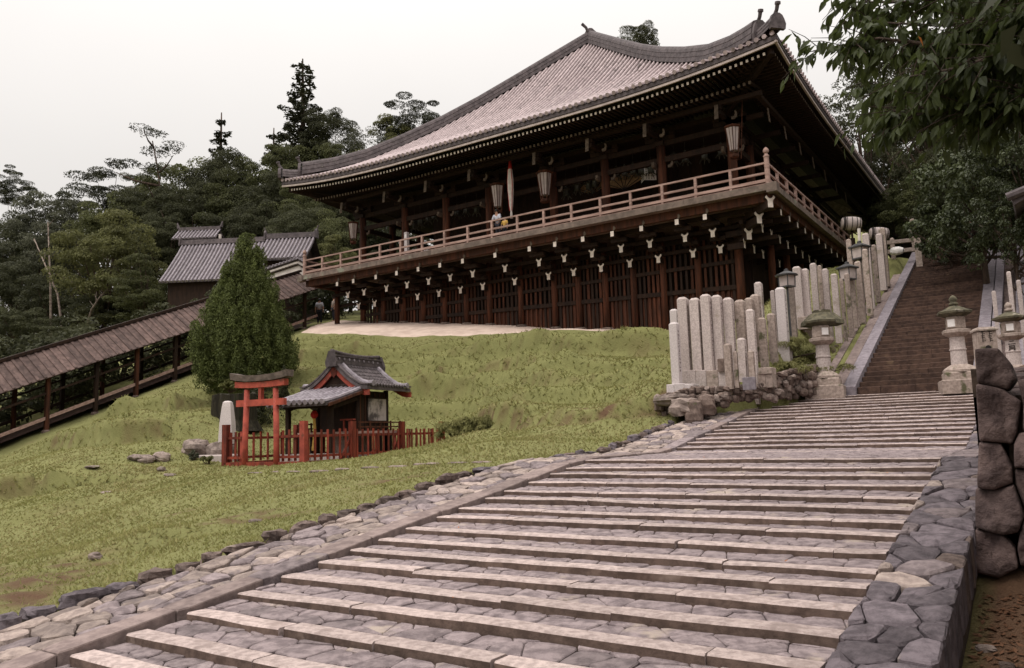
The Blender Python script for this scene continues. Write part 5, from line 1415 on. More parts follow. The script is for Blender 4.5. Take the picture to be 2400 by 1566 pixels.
# ridge: courses, a row of pierced tiles, a round top
for z0, z1, w in ((ZR - .05, ZR + .06, .26), (ZR + .06, ZR + .19, .18), (ZR + .19, ZR + .25, .24)):
    MB().beam(S(EA0 - .02, CB, (z0 + z1) / 2), S(EA1 + .02, CB, (z0 + z1) / 2), w, z1 - z0 - .004).build("ridge_course", TILED, SH)
for i in range(9):
    a = EA0 + .2 + (EA1 - EA0 - .4) * i / 8; c = S(a, CB - .09, ZR + .125); MB().tube([c, c - ub_ * .03], .045, 8).build("ridge_boss", TILEB, SH)
K = 12
for i in range(K):
    a0, a1 = EA0 - .08 + (EA1 - EA0 + .16) * i / K, EA0 - .08 + (EA1 - EA0 + .16) * (i + 1) / K; s0, s1 = abs(2 * i / K - 1), abs(2 * (i + 1) / K - 1)
    MB().tube([S(a0 - .01, CB, ZR + .28 + .09 * s0 ** 2), S(a1 - .015, CB, ZR + .28 + .09 * s1 ** 2)], [.065, .056], 8).build("ridge_top_tile", TILED, SH)
for a, s in ((EA0 - .04, -1), (EA1 + .04, 1)):
    MB().extrude([S(a, CB + x, ZR + z) for x, z in ((-.20, -.16), (.20, -.16), (.22, .0), (.16, .16), (.09, .36), (-.09, .36), (-.16, .16), (-.22, .0))], ua * .1 * s).build("ridge_end_tile", TILED, SH)
# porch roof sloping towards the entrance
PA0, PA1, PZ0, PZ1, PW = BA0 - 2.1, BA0 + .05, 1.80, 2.34, 1.12
def pz(t): return PZ0 + (PZ1 - PZ0) * max(t, 0) ** 1.15
def PS(t, b, dz=0): return S(PA0 + (PA1 - PA0) * t, CB + b, pz(t) + dz)
v = [PS(t / 6, s * PW) for t in range(7) for s in (-1, 1)]; o = len(v); v += [p - Vector((0, 0, .10)) for p in v]
f = [(2 * t, 2 * t + 1, 2 * t + 3, 2 * t + 2) for t in range(6)] + [(o + 2 * t, o + 2 * t + 2, o + 2 * t + 3, o + 2 * t + 1) for t in range(6)] + [(0, 1, o + 1, o)] + [(2 * t + e, 2 * t + 2 + e, o + 2 * t + 2 + e, o + 2 * t + e) for t in range(6) for e in (0, 1)]
MB().add(v, f).build("porch_roof", TILED, SH)
for i in range(11):
    b = -PW + .08 + (2 * PW - .16) * i / 10; tile_row([PS(t, b, .02) for t in (-.03, .15, .32, .5, .68, .84, .97)], .075).build("porch_tile_row", TILEB, SH)
MB().beam(PS(1, -PW, .08), PS(1, PW, .08), .2, .14).build("porch_flashing", CAPW, SH)
MB().beam(S(PA0 + .1, CB - PW - .02, PZ0 - .08), S(PA1, CB - PW - .02, PZ1 - .1), .05, .09).build("porch_barge", WOODR, SH)
# bell with red and yellow cord
br = thing("bell_rope", "yellow bell cord with a red knot under the porch roof of the little shrine", "bell rope", tuple(S(BA0 - 1.2, CB, .4)))
MB().tube([S(BA0 - 1.2, CB, 1.35), S(BA0 - 1.2, CB - .03, .9), S(BA0 - 1.2, CB + .03, .35)], [.045, .05, .06], 7).build("cord", SHIRTY, br)
MB().lathe(S(BA0 - 1.2, CB), [(.05, 1.35), (.11, 1.42), (.12, 1.5), (.06, 1.6)], 8).build("knot", REDC, br); MB().lathe(S(BA0 - 1.2, CB), [(.04, 1.6), (.13, 1.66), (.14, 1.76), (.04, 1.86), (.02, 2.0)], 9).build("bell", IRON, br)
# little red stand and offering box on the right front of the veranda
st = thing("red_stand", "small red offering stand on the veranda of the little shrine", "offering stand", tuple(S(BA0 - .2, CB - .6, .92)))
for b in (-.75, -.45):
    MB().beam(S(BA0 - .25, CB + b, .92), S(BA0 - .25, CB + b, 1.28), .05, .05, up=tuple(ua)).build("leg", VERMIL, st)
MB().beam(S(BA0 - .25, CB - .85, 1.3), S(BA0 - .25, CB - .35, 1.3), .16, .05).build("top", VERMIL, st)

# ------------------------------------------------------------------ monument stone on its rock, stump, field rocks
pm = at(533, 1012, Y=17.4); mz = drop(pm[0], pm[1])
mo = thing("stone_monument", "pale tapering memorial stone standing on a rock beside the torii", "monument", (pm[0], pm[1], mz))
mb = MB(); boulder(mb, (pm[0] - .25, pm[1] - .1, mz + .18), (.62, .45, .40), 4, 14, 9, .3, .25); mb.build("base_rock", ROCK, mo)
zt_, zb_ = at(533, 940, Y=17.4)[2], at(533, 1020, Y=17.4)[2]
mb = MB(); mb.lathe((pm[0], pm[1], 0), [(.33, zb_ - .3), (.29, zb_ + .4), (.215, zt_ - .2), (.18, zt_ - .05), (.10, zt_)], 4, rot=math.radians(78)); mb.build("shaft", GRANITEW, mo)
MB().box((pm[0] - 1.1, pm[1] - .75, mz - .2), (pm[0] + .9, pm[1] + .2, mz + .1), 0, .04).build("plinth", GRANITE, mo)

ps = at(548, 1010, Y=19.6); sz = drop(ps[0], ps[1])
sp_ = thing("tree_stump", "huge dark mossy dead trunk standing behind the memorial stone", "tree stump", (ps[0], ps[1], sz))
ztop = at(548, 925, Y=19.6)[2]; v = []; f = []; NK = 34
for j, t in enumerate((0, .08, .3, .55, .8, .95, 1.0)):
    for k in range(NK):
        a = 2 * math.pi * k / NK; r = (.78 + .10 * math.sin(a * 9 + 1) + .07 * mnoise.noise(Vector((math.cos(a) * 4, math.sin(a) * 4, t * 1.3)))) * (1.25 - .25 * min(1, t * 4)) * (1 - .03 * t)
        v.append((ps[0] + math.cos(a) * r * 1.12, ps[1] + math.sin(a) * r * .9, sz - .15 + (ztop - sz + .15) * t + (.16 * mnoise.noise(Vector((math.cos(a) * 3, math.sin(a) * 3, 7))) if t > .9 else 0)))
for j in range(6):
    for k in range(NK): f.append((j * NK + k, j * NK + (k + 1) % NK, (j + 1) * NK + (k + 1) % NK, (j + 1) * NK + k))
f.append(tuple(6 * NK + k for k in range(NK)))
MB().add(v, f).build("trunk", BARKM, sp_)

def rock(px, py, Y, r, seed, label, m=ROCK, name="field_rock", flat=.35, sink=.25, n=12):
    p = hit(px, py); z = drop(p[0], p[1])
    mb = MB(); boulder(mb, (p[0], p[1], z + r[2] * (1 - sink) - r[2] * .3), r, seed, n, 8, flat, .3)
    mb.build(name, m, None, origin=(p[0], p[1], z), label=label, category="rock", group="rocks lying on the lawn")
rock(458, 1062, 14.6, (.62, .42, .34), 1, "rounded grey rock left of the torii fence")
rock(380, 1080, 13.2, (.34, .26, .20), 2, "squared rock, right one of the two lying side by side on the lawn")
rock(345, 1085, 13.2, (.28, .24, .16), 3, "darker rock touching the left side of the squared rock")
rock(325, 1077, 13.8, (.50, .3, .12), 5, "low flat slab-like rock behind the pair of rocks")
rock(378, 1112, 11.8, (.16, .13, .09), 6, "little dark stone with a thin slab in front on the lawn")
rock(398, 1117, 11.6, (.26, .12, .05), 7, "thin pale slab lying beside the little dark stone")
rock(215, 1125, 11.6, (.30, .2, .04), 8, "flat grey slab sunk in the lawn at the left")
rock(222, 1313, 6.5, (.10, .08, .06), 9, "pale fist-sized stone in the dry grass at the lower left")
rock(250, 1158, 10.4, (.2, .14, .03), 11, "low pale slab sunk in the middle of the left lawn")
rock(600, 1222, 7.75, (.16, .06, .03), 12, "narrow grey stone at the edge of the bare earth patch")
# ------------------------------------------------------------------ inscribed stone pillars climbing beside the upper steps
PG = "inscribed stone pillars beside the upper steps"
def pillar(xl, xr, top, base, Y, label, m=GRANITE, split=.58, marks=True, flat=False, block=None):
    xm = xl + (xr - xl) * .5
    p = at(xm, base, Y=Y); zt = at(xm, top, Y=Y)[2]
    wpx = (xr - xl) / FOC * depth_of(p)
    # the photograph shows a front and a right face of a square shaft: w = s (cos + sin)
    s = wpx / 1.32; g = drop(p[0], Y)
    zb = p[2]
    t = thing("stone_pillar", label, "stone pillar", (p[0], Y, zb - .05), PG)
    rz = rnd.uniform(-.05, .05)
    M = Matrix.Translation((p[0], Y, 0)) @ Matrix.Rotation(rz, 4, 'Z'); h = s / 2
    mb = MB(M); z0, z1 = (zb - .12 if base > 880 else min(zb - .25, max(g - .15, zb - .8))), zt
    c = .012
    if flat: mb.box((-h, -h * .6, z0), (h, h * .6, z1), 0, .01)
    else:
        sh = .16 * s
        v = []
        for z, e in ((z0, 0), (z1 - sh * 1.6, 0), (z1 - sh * 1.3, .01), (z1, .22 * s)):
            for a, b in ((-1, -1), (1, -1), (1, 1), (-1, 1)): v.append((a * (h - e), b * (h - e), z))
        f = [(3, 2, 1, 0)] + [(i * 4 + k, i * 4 + (k + 1) % 4, i * 4 + 4 + (k + 1) % 4, i * 4 + 4 + k) for i in range(3) for k in range(4)] + [(12, 13, 14, 15)]
        mb.add(v, f)
    mb.build("shaft", m, t)
    if marks and zt - zb > .8:   # weathered carved column of illegible strokes down the right-hand face
        mk = MB(M); z = zt - .35 * s - .12; ch = s * .42
        while z - ch > zb + .25:
            for q in range(5):
                if rnd.random() < .58: a = (rnd.uniform(-.24, -.05) * s, z - ch * rnd.random(), rnd.uniform(.12, .3) * s, .014)
                else: a = (rnd.uniform(-.2, .18) * s, z - ch * rnd.uniform(.6, 1), .016, ch * rnd.uniform(.3, .6))
                mk.box((h - .002, a[0], a[1]), (h + .002, a[0] + a[2], a[1] + a[3]))
            z -= ch * 1.18
        mk.build("inscription", CARVE, t)['kind'] = 'stuff'
    if block is not None:
        MB(M).box((-h * 1.3, -h * 1.3, g - .2), (h * 1.3, h * 1.3, zb), 0, .015).build("base_block", m, t)
    return t
def ry(px, py, a=-12.0, b=.2):
    d = ray(px, py); return a / (d[0] / d[1] - b)
PL = [
 (1575, 1600, 755, 898, 19.7, "short new white pillar at the front left end of the row", GRANITEW),
 (1577, 1598, 724, 870, 21.0, "plain white slab just behind the short white pillar at the front", GRANITEW),
 (1595, 1624, 696, 866, 20.35, "first tall pillar of the front row, next to the short white one", GRANITE),
 (1624, 1652, 698, 866, 20.38, "second tall pillar of the front row from the left", GRANITE),
 (1651, 1678, 689, 868, 20.40, "third tall pillar of the front row, a joint line near its top", GRANITE),
 (1677, 1703, 691, 864, 20.55, "fourth tall pillar of the front row, behind the dark plaque", GRANITE),
 (1703, 1730, 697, 862, 20.75, "fifth tall pillar of the front row, above the grey low pillar", GRANITE),
 (1731, 1758, 702, 862, 21.1, "sixth tall pillar with greyer, more weathered right face", GRANITEO),
 (1755, 1777, 697, 860, 21.7, "weathered pillar behind the sixth tall pillar, its top bumpy", GRANITEO),
 (1769, 1794, 689, 858, 21.9, "grey weathered pillar in front of the tall pale back pillar", GRANITEO),
 (1778, 1799, 660, 830, 23.0, "pale pillar rising above its neighbours below the stilt at the hall corner", GRANITE),
 (1757, 1779, 724, 876, 20.9, "lower pale pillar with a lit top in front of two weathered ones", GRANITE),
 (1783, 1804, 744, 862, 21.5, "shorter pillar with a pale top edge at the right of the front group", GRANITEO),
 (1701, 1721, 805, 901, 19.75, "low grey pillar standing at the front below the fifth tall pillar", GRANITEO),
 (1732, 1755, 792, 884, 19.9, "low pale pillar with a slanting white top at the front", GRANITE),
 (1722, 1734, 823, 898, 19.85, "narrow low post between the two low front pillars", GRANITEO),
 (1757, 1773, 821, 899, 19.85, "low grey post right of the low pale pillar", GRANITEO),
 (1804, 1826, 734, 848, 22.0, "mid-height weathered pillar at the edge of the grassy bank", GRANITEO),
 (1813, 1825, 680, 800, 23.4, "narrow pillar seen behind the wide bright pillar of the bank", GRANITE),
 (1825, 1852, 673, 806, 22.9, "wide bright pillar on a base block above the grassy bank", GRANITEW, 1),
 (1853, 1871, 660, 790, 24.2, "grey pillar between the wide bright one and the tall pair", GRANITEO),
 (1865, 1888, 624, 745, 25.6, "tall bright pillar, left one of the pair on a common base", GRANITE),
 (1887, 1904, 629, 745, 25.8, "slimmer right one of the tall pair on a common base", GRANITE),
 (1906, 1924, 616, 738, 26.6, "tallest bright pillar above the left stone lantern", GRANITE),
 (1924, 1935, 621, 738, 27.2, "thin pillar squeezed between two bright ones above the lantern", GRANITEO),
 (1934, 1951, 629, 740, 26.9, "bright pillar right of the thin squeezed one", GRANITE),
 (1954, 1972, 641, 746, 26.6, "bright pillar beside the middle iron lamp", GRANITE),
 (1973, 1984, 652, 742, 27.0, "brownish pillar below the middle iron lamp", GRANITEO),
 (1985, 1999, 640, 734, 27.6, "brownish pillar right of the middle iron lamp", GRANITEO),
 (1993, 2009, 618, 714, 28.6, "brown-topped pillar where the row begins to climb steeply", GRANITEO),
 (1990, 2004, 560, 660, 31.0, "grey pillar standing high against the dark side of the hall", GRANITEO),
 (2009, 2027, 612, 706, 29.0, "pillar below the upper iron lamp", GRANITEO),
 (2015, 2028, 567, 650, 32.0, "grey pillar just behind the thin white pole", GRANITEO),
 (2028, 2044, 583, 688, 30.0, "brown mossy pillar in the middle of the climbing group", GRANITEO),
 (2030, 2049, 546, 675, 31.4, "bright tall pillar under the hanging barrel lantern", GRANITE),
 (2048, 2062, 573, 660, 32.0, "brown pillar right of the bright tall one under the barrel lantern", GRANITEO),
 (2059, 2077, 547, 634, 33.6, "shorter one of the last two pillars before the top of the steps", GRANITE),
 (2066, 2084, 534, 626, 34.2, "taller one of the last two pillars before the top of the steps", GRANITEO),
]
for e in PL: pillar(*e[:7], block=True if len(e) > 7 else None)
# worked blocks along the front
bx = thing("granite_block_course", "low course of squared granite blocks under the front row of pillars", "stone course", tuple(at(1650, 900, Y=20.1)))
for a, b in ((1603, 1632), (1632, 1657), (1657, 1685), (1685, 1712)):
    p, q = at(a, 898, Y=20.15), at(b, 901, Y=20.15); zt = at((a + b) / 2, 868, Y=20.15)[2]
    MB().box((p[0] + .004, 20.12, p[2] - .1), (q[0] - .004, 20.5, zt), 0, .012).build("block", GRANITE if a != 1657 else GRANITEO, bx)
for a, b, y0, y1 in ((1564, 1582, 901, 920), (1582, 1606, 899, 920), (1606, 1627, 900, 922)):
    p, q = at(a, y1, Y=19.55), at(b, y1, Y=19.55); zt = at((a + b) / 2, y0, Y=19.55)[2]
    MB().box((p[0] + .004, 19.5, p[2] - .05), (q[0] - .004, 19.95, zt), 0, .012).build("block", GRANITEW, bx)
for a, b, y0, y1 in ((1779, 1797, 875, 895), (1797, 1813, 875, 895), (1781, 1812, 862, 876), (1872, 1920, 742, 762)):
    Yb = 20.6 if y0 > 800 else 25.3
    p, q = at(a, y1, Y=Yb), at(b, y1, Y=Yb); zt = at((a + b) / 2, y0, Y=Yb)[2]
    o_ = .03 if y0 == 862 else 0
    MB().box((p[0] + .004, Yb - .1 - o_, p[2] - (.02 if o_ else .15)), (q[0] - .004, Yb + .3, zt), 0, .012).build("block", GRANITEO, bx)
p = at(1694, 855, Y=20.1); q = at(1696, 872, Y=20.1); t = thing("dark_plaque", "small dark brown plaque leaning in front of the fourth tall pillar", "plaque", tuple(q))
a, b = at(1686, 872, Y=20.15), at(1706, 840, Y=20.15); MB().box((a[0], 20.05, a[2]), (b[0], 20.12, b[2]), 0, .01).build("slab", RUBBLE, t)
p = at(1753, 896, Y=19.7); t = thing("grey_slab", "flat pale grey stone slab leaning at the foot of the low front pillars", "stone slab", tuple(p))
a, b = at(1742, 905, Y=19.7), at(1770, 883, Y=19.7); MB().box((a[0], 19.66, a[2] - .1), (b[0], 19.74, b[2]), 0, .01).build("slab", KERBB, t)

# rough retaining wall below the pillars
rw = thing("rubble_wall", "rough dark rubble wall below the pillars, running to the left stone lantern", "stone wall", tuple(at(1750, 935, Y=20)))
wall_pts = []
for px in np.arange(1545, 1915, 9.5):
    Yw = float(np.interp(px, [1545, 1620, 1700, 1800, 1915], [19.3, 19.45, 19.75, 20.8, 22.6]))
    ytop = float(np.interp(px, [1545, 1575, 1625, 1680, 1720, 1800, 1830, 1915], [925, 920, 905, 905, 905, 893, 872, 850]))
    ybot = float(np.interp(px, [1545, 1600, 1640, 1700, 1760, 1915], [955, 985, 972, 945, 930, 922]))
    y = ytop
    while y < ybot - 3:
        h = rnd.uniform(11, 24); p = at(px + rnd.uniform(-4, 4), y + h / 2, Y=Yw + rnd.uniform(-.08, .05)); sc = depth_of(p) / FOC
        mb = MB(); boulder(mb, p, (rnd.uniform(7, 11) * sc, .20, h * .56 * sc), int(px * 7 + y), 9, 6, .55, .28, rot=rnd.uniform(-.25, .1)); mb.build("rubble_stone", RUBBLE if rnd.random() < .75 else ROCK, rw); y += h * .92
for px, py, Y, r, s in ((1578, 938, 19.1, (.55, .35, .16), 41), (1605, 955, 18.9, (.42, .35, .25), 42), (1628, 970, 18.8, (.24, .3, .38), 43), (1655, 950, 19.1, (.25, .3, .3), 44)):
    p = at(px, py, Y=Y); mb = MB(); boulder(mb, p, r, s, 12, 8, .45, .3); mb.build("corner_boulder", ROCK if s < 43 else RUBBLE, rw)
for i in range(26):     # rocks half buried along the kerb of the upper steps
    y = 23.4 + i * .55; x = -5.62 + rnd.uniform(-.15, .15); z = upper_z(y) + .05
    mb = MB(); boulder(mb, (x, y, z), (rnd.uniform(.12, .26), rnd.uniform(.2, .32), rnd.uniform(.16, .32)), 60 + i, 9, 6, .4, .3); mb.build("kerb_boulder", RUBBLE, rw)

# ------------------------------------------------------------------ stone lanterns
def stone_lantern(px, pybase, pytop, Y, label, cut=None, jewel=True, rot=.0, text=False):
    p = at(px, pybase, Y=Y); zt = at(px, pytop, Y=Y)[2]; H = zt - p[2]
    k = H / 2.0
    t = thing("stone_lantern", label, "stone lantern", tuple(p), "stone lanterns at the foot of the upper steps")
    c = (p[0], p[1], p[2]); R6 = math.pi / 6 + rot
    kr = k * .87
    def L(nm, prof, n, m, r0=R6, smooth=False): MB().lathe(c, [(r * kr, z * k) for r, z in prof], n, 0, r0).build(nm, m, t, smooth=smooth)
    if not cut:
        L("foundation_stone", [(.66, -.14), (.66, .14), (.62, .16)], 4, GRANITEO, math.pi / 4 + rot)
        L("pedestal_stone", [(.53, .162), (.53, .30), (.50, .32)], 4, GRANITEO, math.pi / 4 + rot)
        L("pedestal", [(.42, .322), (.42, .37), (.36, .42), (.26, .47), (.20, .49)], 6, GRANITEO)
    else:
        L("pedestal", [(.12, .22), (.24, .30), (.30, .40), (.28, .46), (.19, .49)], 12, GRANITEO, smooth=True)
    L("shaft", [(.185, .485), (.175, .79), (.192, .80), (.192, .825), (.175, .835), (.168, 1.08)], 16, GRANITE, smooth=False)
    L("platform", [(.17, 1.078), (.26, 1.12), (.34, 1.17), (.345, 1.23), (.26, 1.25)], 6, GRANITEO)
    L("fire_box", [(.225, 1.248), (.24, 1.27), (.24, 1.49), (.22, 1.52)], 6, GRANITEO)
    d = Vector((-p[0], -p[1], 0)).normalized(); s = Vector((d.y, -d.x, 0))
    # white paper window on the hexagon face nearest the viewer
    ang = math.atan2(d.y, d.x); fa = [R6 + math.pi / 6 + i * math.pi / 3 for i in range(6)]
    fa = min(fa, key=lambda a: abs(math.atan2(math.sin(a - ang), math.cos(a - ang)))); d = Vector((math.cos(fa), math.sin(fa), 0)); s = Vector((d.y, -d.x, 0))
    cc = Vector(c) + d * (.24 * kr * math.cos(math.pi / 6) + .004)
    for nm, w, z0, z1, dep, m in (("window_frame", .095, 1.285, 1.475, .012, GRANITEO), ("paper_window", .075, 1.30, 1.46, .018, PAPERW)):
        mb = MB(); mb.extrude([cc + s * a * k + Vector((0, 0, z * k)) for a, z in ((-w, z0), (w, z0), (w, z1), (-w, z1))][::-1], d * dep * k); mb.build(nm, m, t)
    mb = MB(); prof = [(.20, 1.518), (.36, 1.53), (.42, 1.555), (.43, 1.60), (.33, 1.66), (.22, 1.71), (.12, 1.755), (.08, 1.765)]
    mb.lathe(c, [(r * kr, z * k) for r, z in prof], 6, 0, R6)
    v = list(mb.v); # the six corners of the cap turn up a little
    for i in range(6, 24):
        x, y, z = v[i]; v[i] = (x, y, z + .035 * k)
    mb.v = v; mb.build("cap", MOSSCAP, t)
    if jewel: L("jewel", [(.05, 1.76), (.11, 1.79), (.10, 1.83), (.06, 1.845), (.09, 1.88), (.095, 1.92), (.05, 1.98), (.01, 2.0)], 10, MOSSCAP if not text else GRANITEO, smooth=True)
    if text:   # the two carved characters on the shaft (ni, gatsu)
        cc = Vector(c) + d * .185 * kr; mk = MB()
        def bar(a, z, b, zz, w=.016):
            pa = cc + s * a * k + Vector((0, 0, z * k)); pb = cc + s * b * k + Vector((0, 0, zz * k))
            pa -= d * (.185 - math.sqrt(max(0, .185 ** 2 - a * a))) * kr; pb -= d * (.185 - math.sqrt(max(0, .185 ** 2 - b * b))) * kr
            mk.beam(pa, pb, .012, w * k, up=tuple(d.cross(pb - pa)))
        sg = -1
        bar(.045, 1.05, -.045, 1.055); bar(.075, .985, -.075, .99)
        bar(.055, .945, .05, .86); bar(.05, .86, .075, .83); bar(.055, .945, -.055, .945); bar(-.055, .945, -.055, .835); bar(-.055, .835, -.03, .845); bar(.05, .908, -.05, .908); bar(.05, .874, -.05, .874)
        mk.build("carved_characters", INK, t)
    return t
l1 = stone_lantern(1936, 921, 714, 22.8, "left stone lantern at the foot of the steps, flat mossy cap without jewel", jewel=False, rot=.12)
l2 = stone_lantern(2254, 908, 690, 22.4, "right stone lantern at the foot of the steps, dark cap with onion jewel", rot=.2)
l3 = stone_lantern(2383, 905, 706, 20.0, "stone lantern with two carved characters on its shaft beyond the boulder wall", cut=True, rot=.5, text=True)
p = at(1925, 735, Y=24.2); t = thing("mossy_roof_stone", "broken mossy lantern roof stone lying behind the left stone lantern", "stone", tuple(p))
mb = MB(); mb.lathe((p[0], p[1], p[2] - .35), [(.62, 0), (.60, .12), (.36, .34), (.26, .36), (.26, .44)], 6); mb.build("roof_stone", MOSSCAP, t)
p = at(2311, 828, Y=18.5); zt = at(2311, 768, Y=18.5)[2]; t = thing("small_stone_lamp", "small square stone lamp with an arched opening above the boulder wall", "stone lamp", (p[0], p[1], p[2] - .6))
w = .17
MB(Matrix.Translation((p[0], p[1], 0)) @ Matrix.Rotation(.35, 4, 'Z')).box((-w, -w, p[2] - .7), (w, w, zt - .08), 0, .02).build("body", GRANITEO, t)
MB(Matrix.Translation((p[0], p[1], 0)) @ Matrix.Rotation(.35, 4, 'Z')).box((-w - .03, -w - .03, zt - .078), (w + .03, w + .03, zt), 0, .05).build("cap", GRANITEO, t)
mb = MB(Matrix.Translation((p[0], p[1], 0)) @ Matrix.Rotation(.35, 4, 'Z')); z = p[2] + .03
mb.extrude([(-.06, -w - .004, z - .1), (.06, -w - .004, z - .1), (.06, -w - .004, z + .05), (.04, -w - .004, z + .10), (0, -w - .004, z + .12), (-.04, -w - .004, z + .10), (-.06, -w - .004, z + .05)], (0, .02, 0)); mb.build("arched_opening", BLACK, t)
mk = MB(Matrix.Translation((p[0], p[1], 0)) @ Matrix.Rotation(.35, 4, 'Z'))
for c_ in range(2):
    for q in range(6): mk.box((-.12 + c_ * .13 + rnd.uniform(0, .03), -w - .004, z + .2 + q * .035), (-.06 + c_ * .13 + rnd.uniform(0, .04), -w, z + .212 + q * .035))
    mk.box((-.09 + c_ * .13, -w - .004, z + .18), (-.078 + c_ * .13, -w, z + .40))
mk.build("worn_inscription", INK, t)['kind'] = 'stuff'
for i, (px, py, Y, lab) in enumerate(((1845, 672, 23.6, "dark iron lamp with a white pane behind the wide bright pillar"), (1988, 655, 28.2, "iron lamp with a pitched top between the brownish pillars"), (2017, 606, 30.3, "highest iron lamp, above the climbing pillars"))):
    p = at(px, py, Y=Y); k = depth_of(p) / FOC; t = thing("iron_lamp", lab, "lamp", (p[0], p[1], drop(p[0], p[1])), "iron lamps among the pillars")
    r = 17 * k
    MB().lathe(p, [(r * 1.0, 0), (r * 1.1, 26 * k)], 4, 0, math.radians(20)).build("pane_box", PAPER, t)
    mb = MB(); mb.lathe(p, [(r * 1.12, -2 * k), (r * 1.12, 1 * k)], 4, 0, math.radians(20)); mb.lathe(p, [(r * 1.5, 25 * k), (r * 1.55, 28 * k), (r * .5, 36 * k), (r * .3, 37 * k), (r * .3, 41 * k), (.01, 43 * k)], 4 if i else 8, 0, math.radians(20))
    for q in range(4):
        a = math.radians(20 + 90 * q); mb.beam((p[0] + r * 1.04 * math.cos(a), p[1] + r * 1.04 * math.sin(a), p[2]), (p[0] + r * 1.12 * math.cos(a), p[1] + r * 1.12 * math.sin(a), p[2] + 26 * k), .03, .03)
    mb.tube([(p[0], p[1], p[2]), (p[0], p[1], drop(p[0], p[1]) - .1)], .035, 6); mb.build("iron_frame", IRON, t)
# barrel-shaped ribbed paper lanterns beside the hall
for i, (px, py, Y, L_, lab) in enumerate(((1995, 524, 36.5, .66, "white ribbed barrel lantern with a dark band at the end of the balcony"), (2060, 548, 36.8, .62, "ribbed barrel lantern half hidden behind the bright tall pillar"))):
    p = Vector(at(px, py, Y=Y)); t = thing("barrel_lantern", lab, "lantern", tuple(p), "barrel lanterns beside the hall")
    dx = Vector((.92, .38, -.10)); K = 12; mb = MB(); prof = [(a, b * L_) for a, b in [(-.62, .30), (-.56, .40), (-.35, .47), (0, .50), (.35, .47), (.56, .40), (.62, .28)]]
    mb.tube([p + dx * a * L_ for a, r in prof], [r * .92 for a, r in prof], 18, 0); mb.build("paper_body", PAPER, t, smooth=True)
    for a, r in [(a, b * L_) for a, b in ((-.5, .43), (-.30, .482), (0, .503), (.30, .482), (.5, .43))]:
        mb = MB(); mb.tube([p + dx * (a - .02) * L_, p + dx * (a + .02) * L_], r * .93 + .006, 18); mb.build("rib", BLACK if a != -.30 else BLACK, t)
    mb = MB(); mb.tube([p + dx * -.52 * L_, p + dx * -.36 * L_], [(.40 * .93 + .02) * L_, (.47 * .93 + .01) * L_], 18); mb.build("dark_band", INK, t)
    mb = MB(); mb.tube([p + Vector((0, 0, -.4)), Vector((p.x, p.y, drop(p.x, p.y) - .1))], .05, 6); mb.build("pole", WOOD, t)
p = at(2014, 600, Y=32.4); t = thing("white_pole", "thin white pole standing between the pillars below the barrel lantern", "pole", (p[0], p[1], drop(p[0], p[1]))); MB().tube([(p[0], p[1], drop(p[0], p[1]) - .1), tuple(at(2013, 536, Y=32.4))], .06, 8).build("pole", PLASTER, t)
# low stone fence across the top
sfn = thing("stone_fence", "low stone fence with rails at the top left of the steps", "fence", tuple(at(2150, 590, Y=37)))
for a, b, top, base, Y in ((2145, 2164, 551, 594, 38.0), (2136, 2150, 511, 560, 41.0), (2088, 2100, 556, 590, 38.6)):
    p, q = at(a, base, Y=Y), at(b, base, Y=Y); zt = at((a + b) / 2, top, Y=Y)[2]; w_ = (q[0] - p[0]) * .8
    MB().box((p[0], Y, p[2] - .6), (p[0] + w_, Y + w_, zt), 0, .06).build("post", GRANITEO, sfn)
for py in (566, 588): MB().beam(at(2080, py + 3, Y=38.2), at(2146, py - 4, Y=38.1), .16, .16).build("rail", GRANITEO, sfn)
p = at(2102, 588, Y=37.2); rock_ = MB(); boulder(rock_, p, (.32, .2, .18), 77, 10, 7, .3); rock_.build("white_bundle", PAPERW, None, origin=tuple(p), label="small white bundle lying behind the low stone fence at the top", category="bundle")

# ------------------------------------------------------------------ boulder wall at the right
bwl = thing("boulder_wall", "wall end of big dark brown boulders at the right of the lower steps", "stone wall", (0.3, 7.9, -1.2))
YW = 7.9
def wp(px, py): p = at(px, py, Y=YW); return (p[0], p[2])
hand = [[(2287, 820), (2339, 818), (2366, 850), (2379, 885), (2360, 911), (2292, 897)],
        [(2290, 903), (2352, 916), (2391, 943), (2381, 1013), (2370, 1038), (2330, 1034), (2297, 1032)],
        [(2295, 1039), (2345, 1043), (2371, 1098), (2371, 1132), (2330, 1146), (2292, 1142)],
        [(2287, 1150), (2330, 1153), (2374, 1140), (2398, 1208), (2384, 1246), (2350, 1251), (2288, 1237)],
        [(2287, 1245), (2352, 1258), (2377, 1288), (2384, 1332), (2340, 1354), (2278, 1338)],
        [(2386, 893), (2452, 886), (2462, 1000), (2398, 1008), (2399, 945)], [(2389, 1017), (2462, 1008), (2466, 1098), (2379, 1094), (2378, 1042)],
        [(2380, 1104), (2464, 1106), (2472, 1202), (2407, 1203), (2382, 1138)], [(2404, 1212), (2472, 1210), (2480, 1330), (2392, 1326), (2386, 1284), (2392, 1250)]]
seeds = [(2510, 930), (2505, 1020), (2520, 1120), (2515, 1230), (2510, 1310), (2590, 960), (2580, 1080), (2595, 1200), (2590, 1300)]
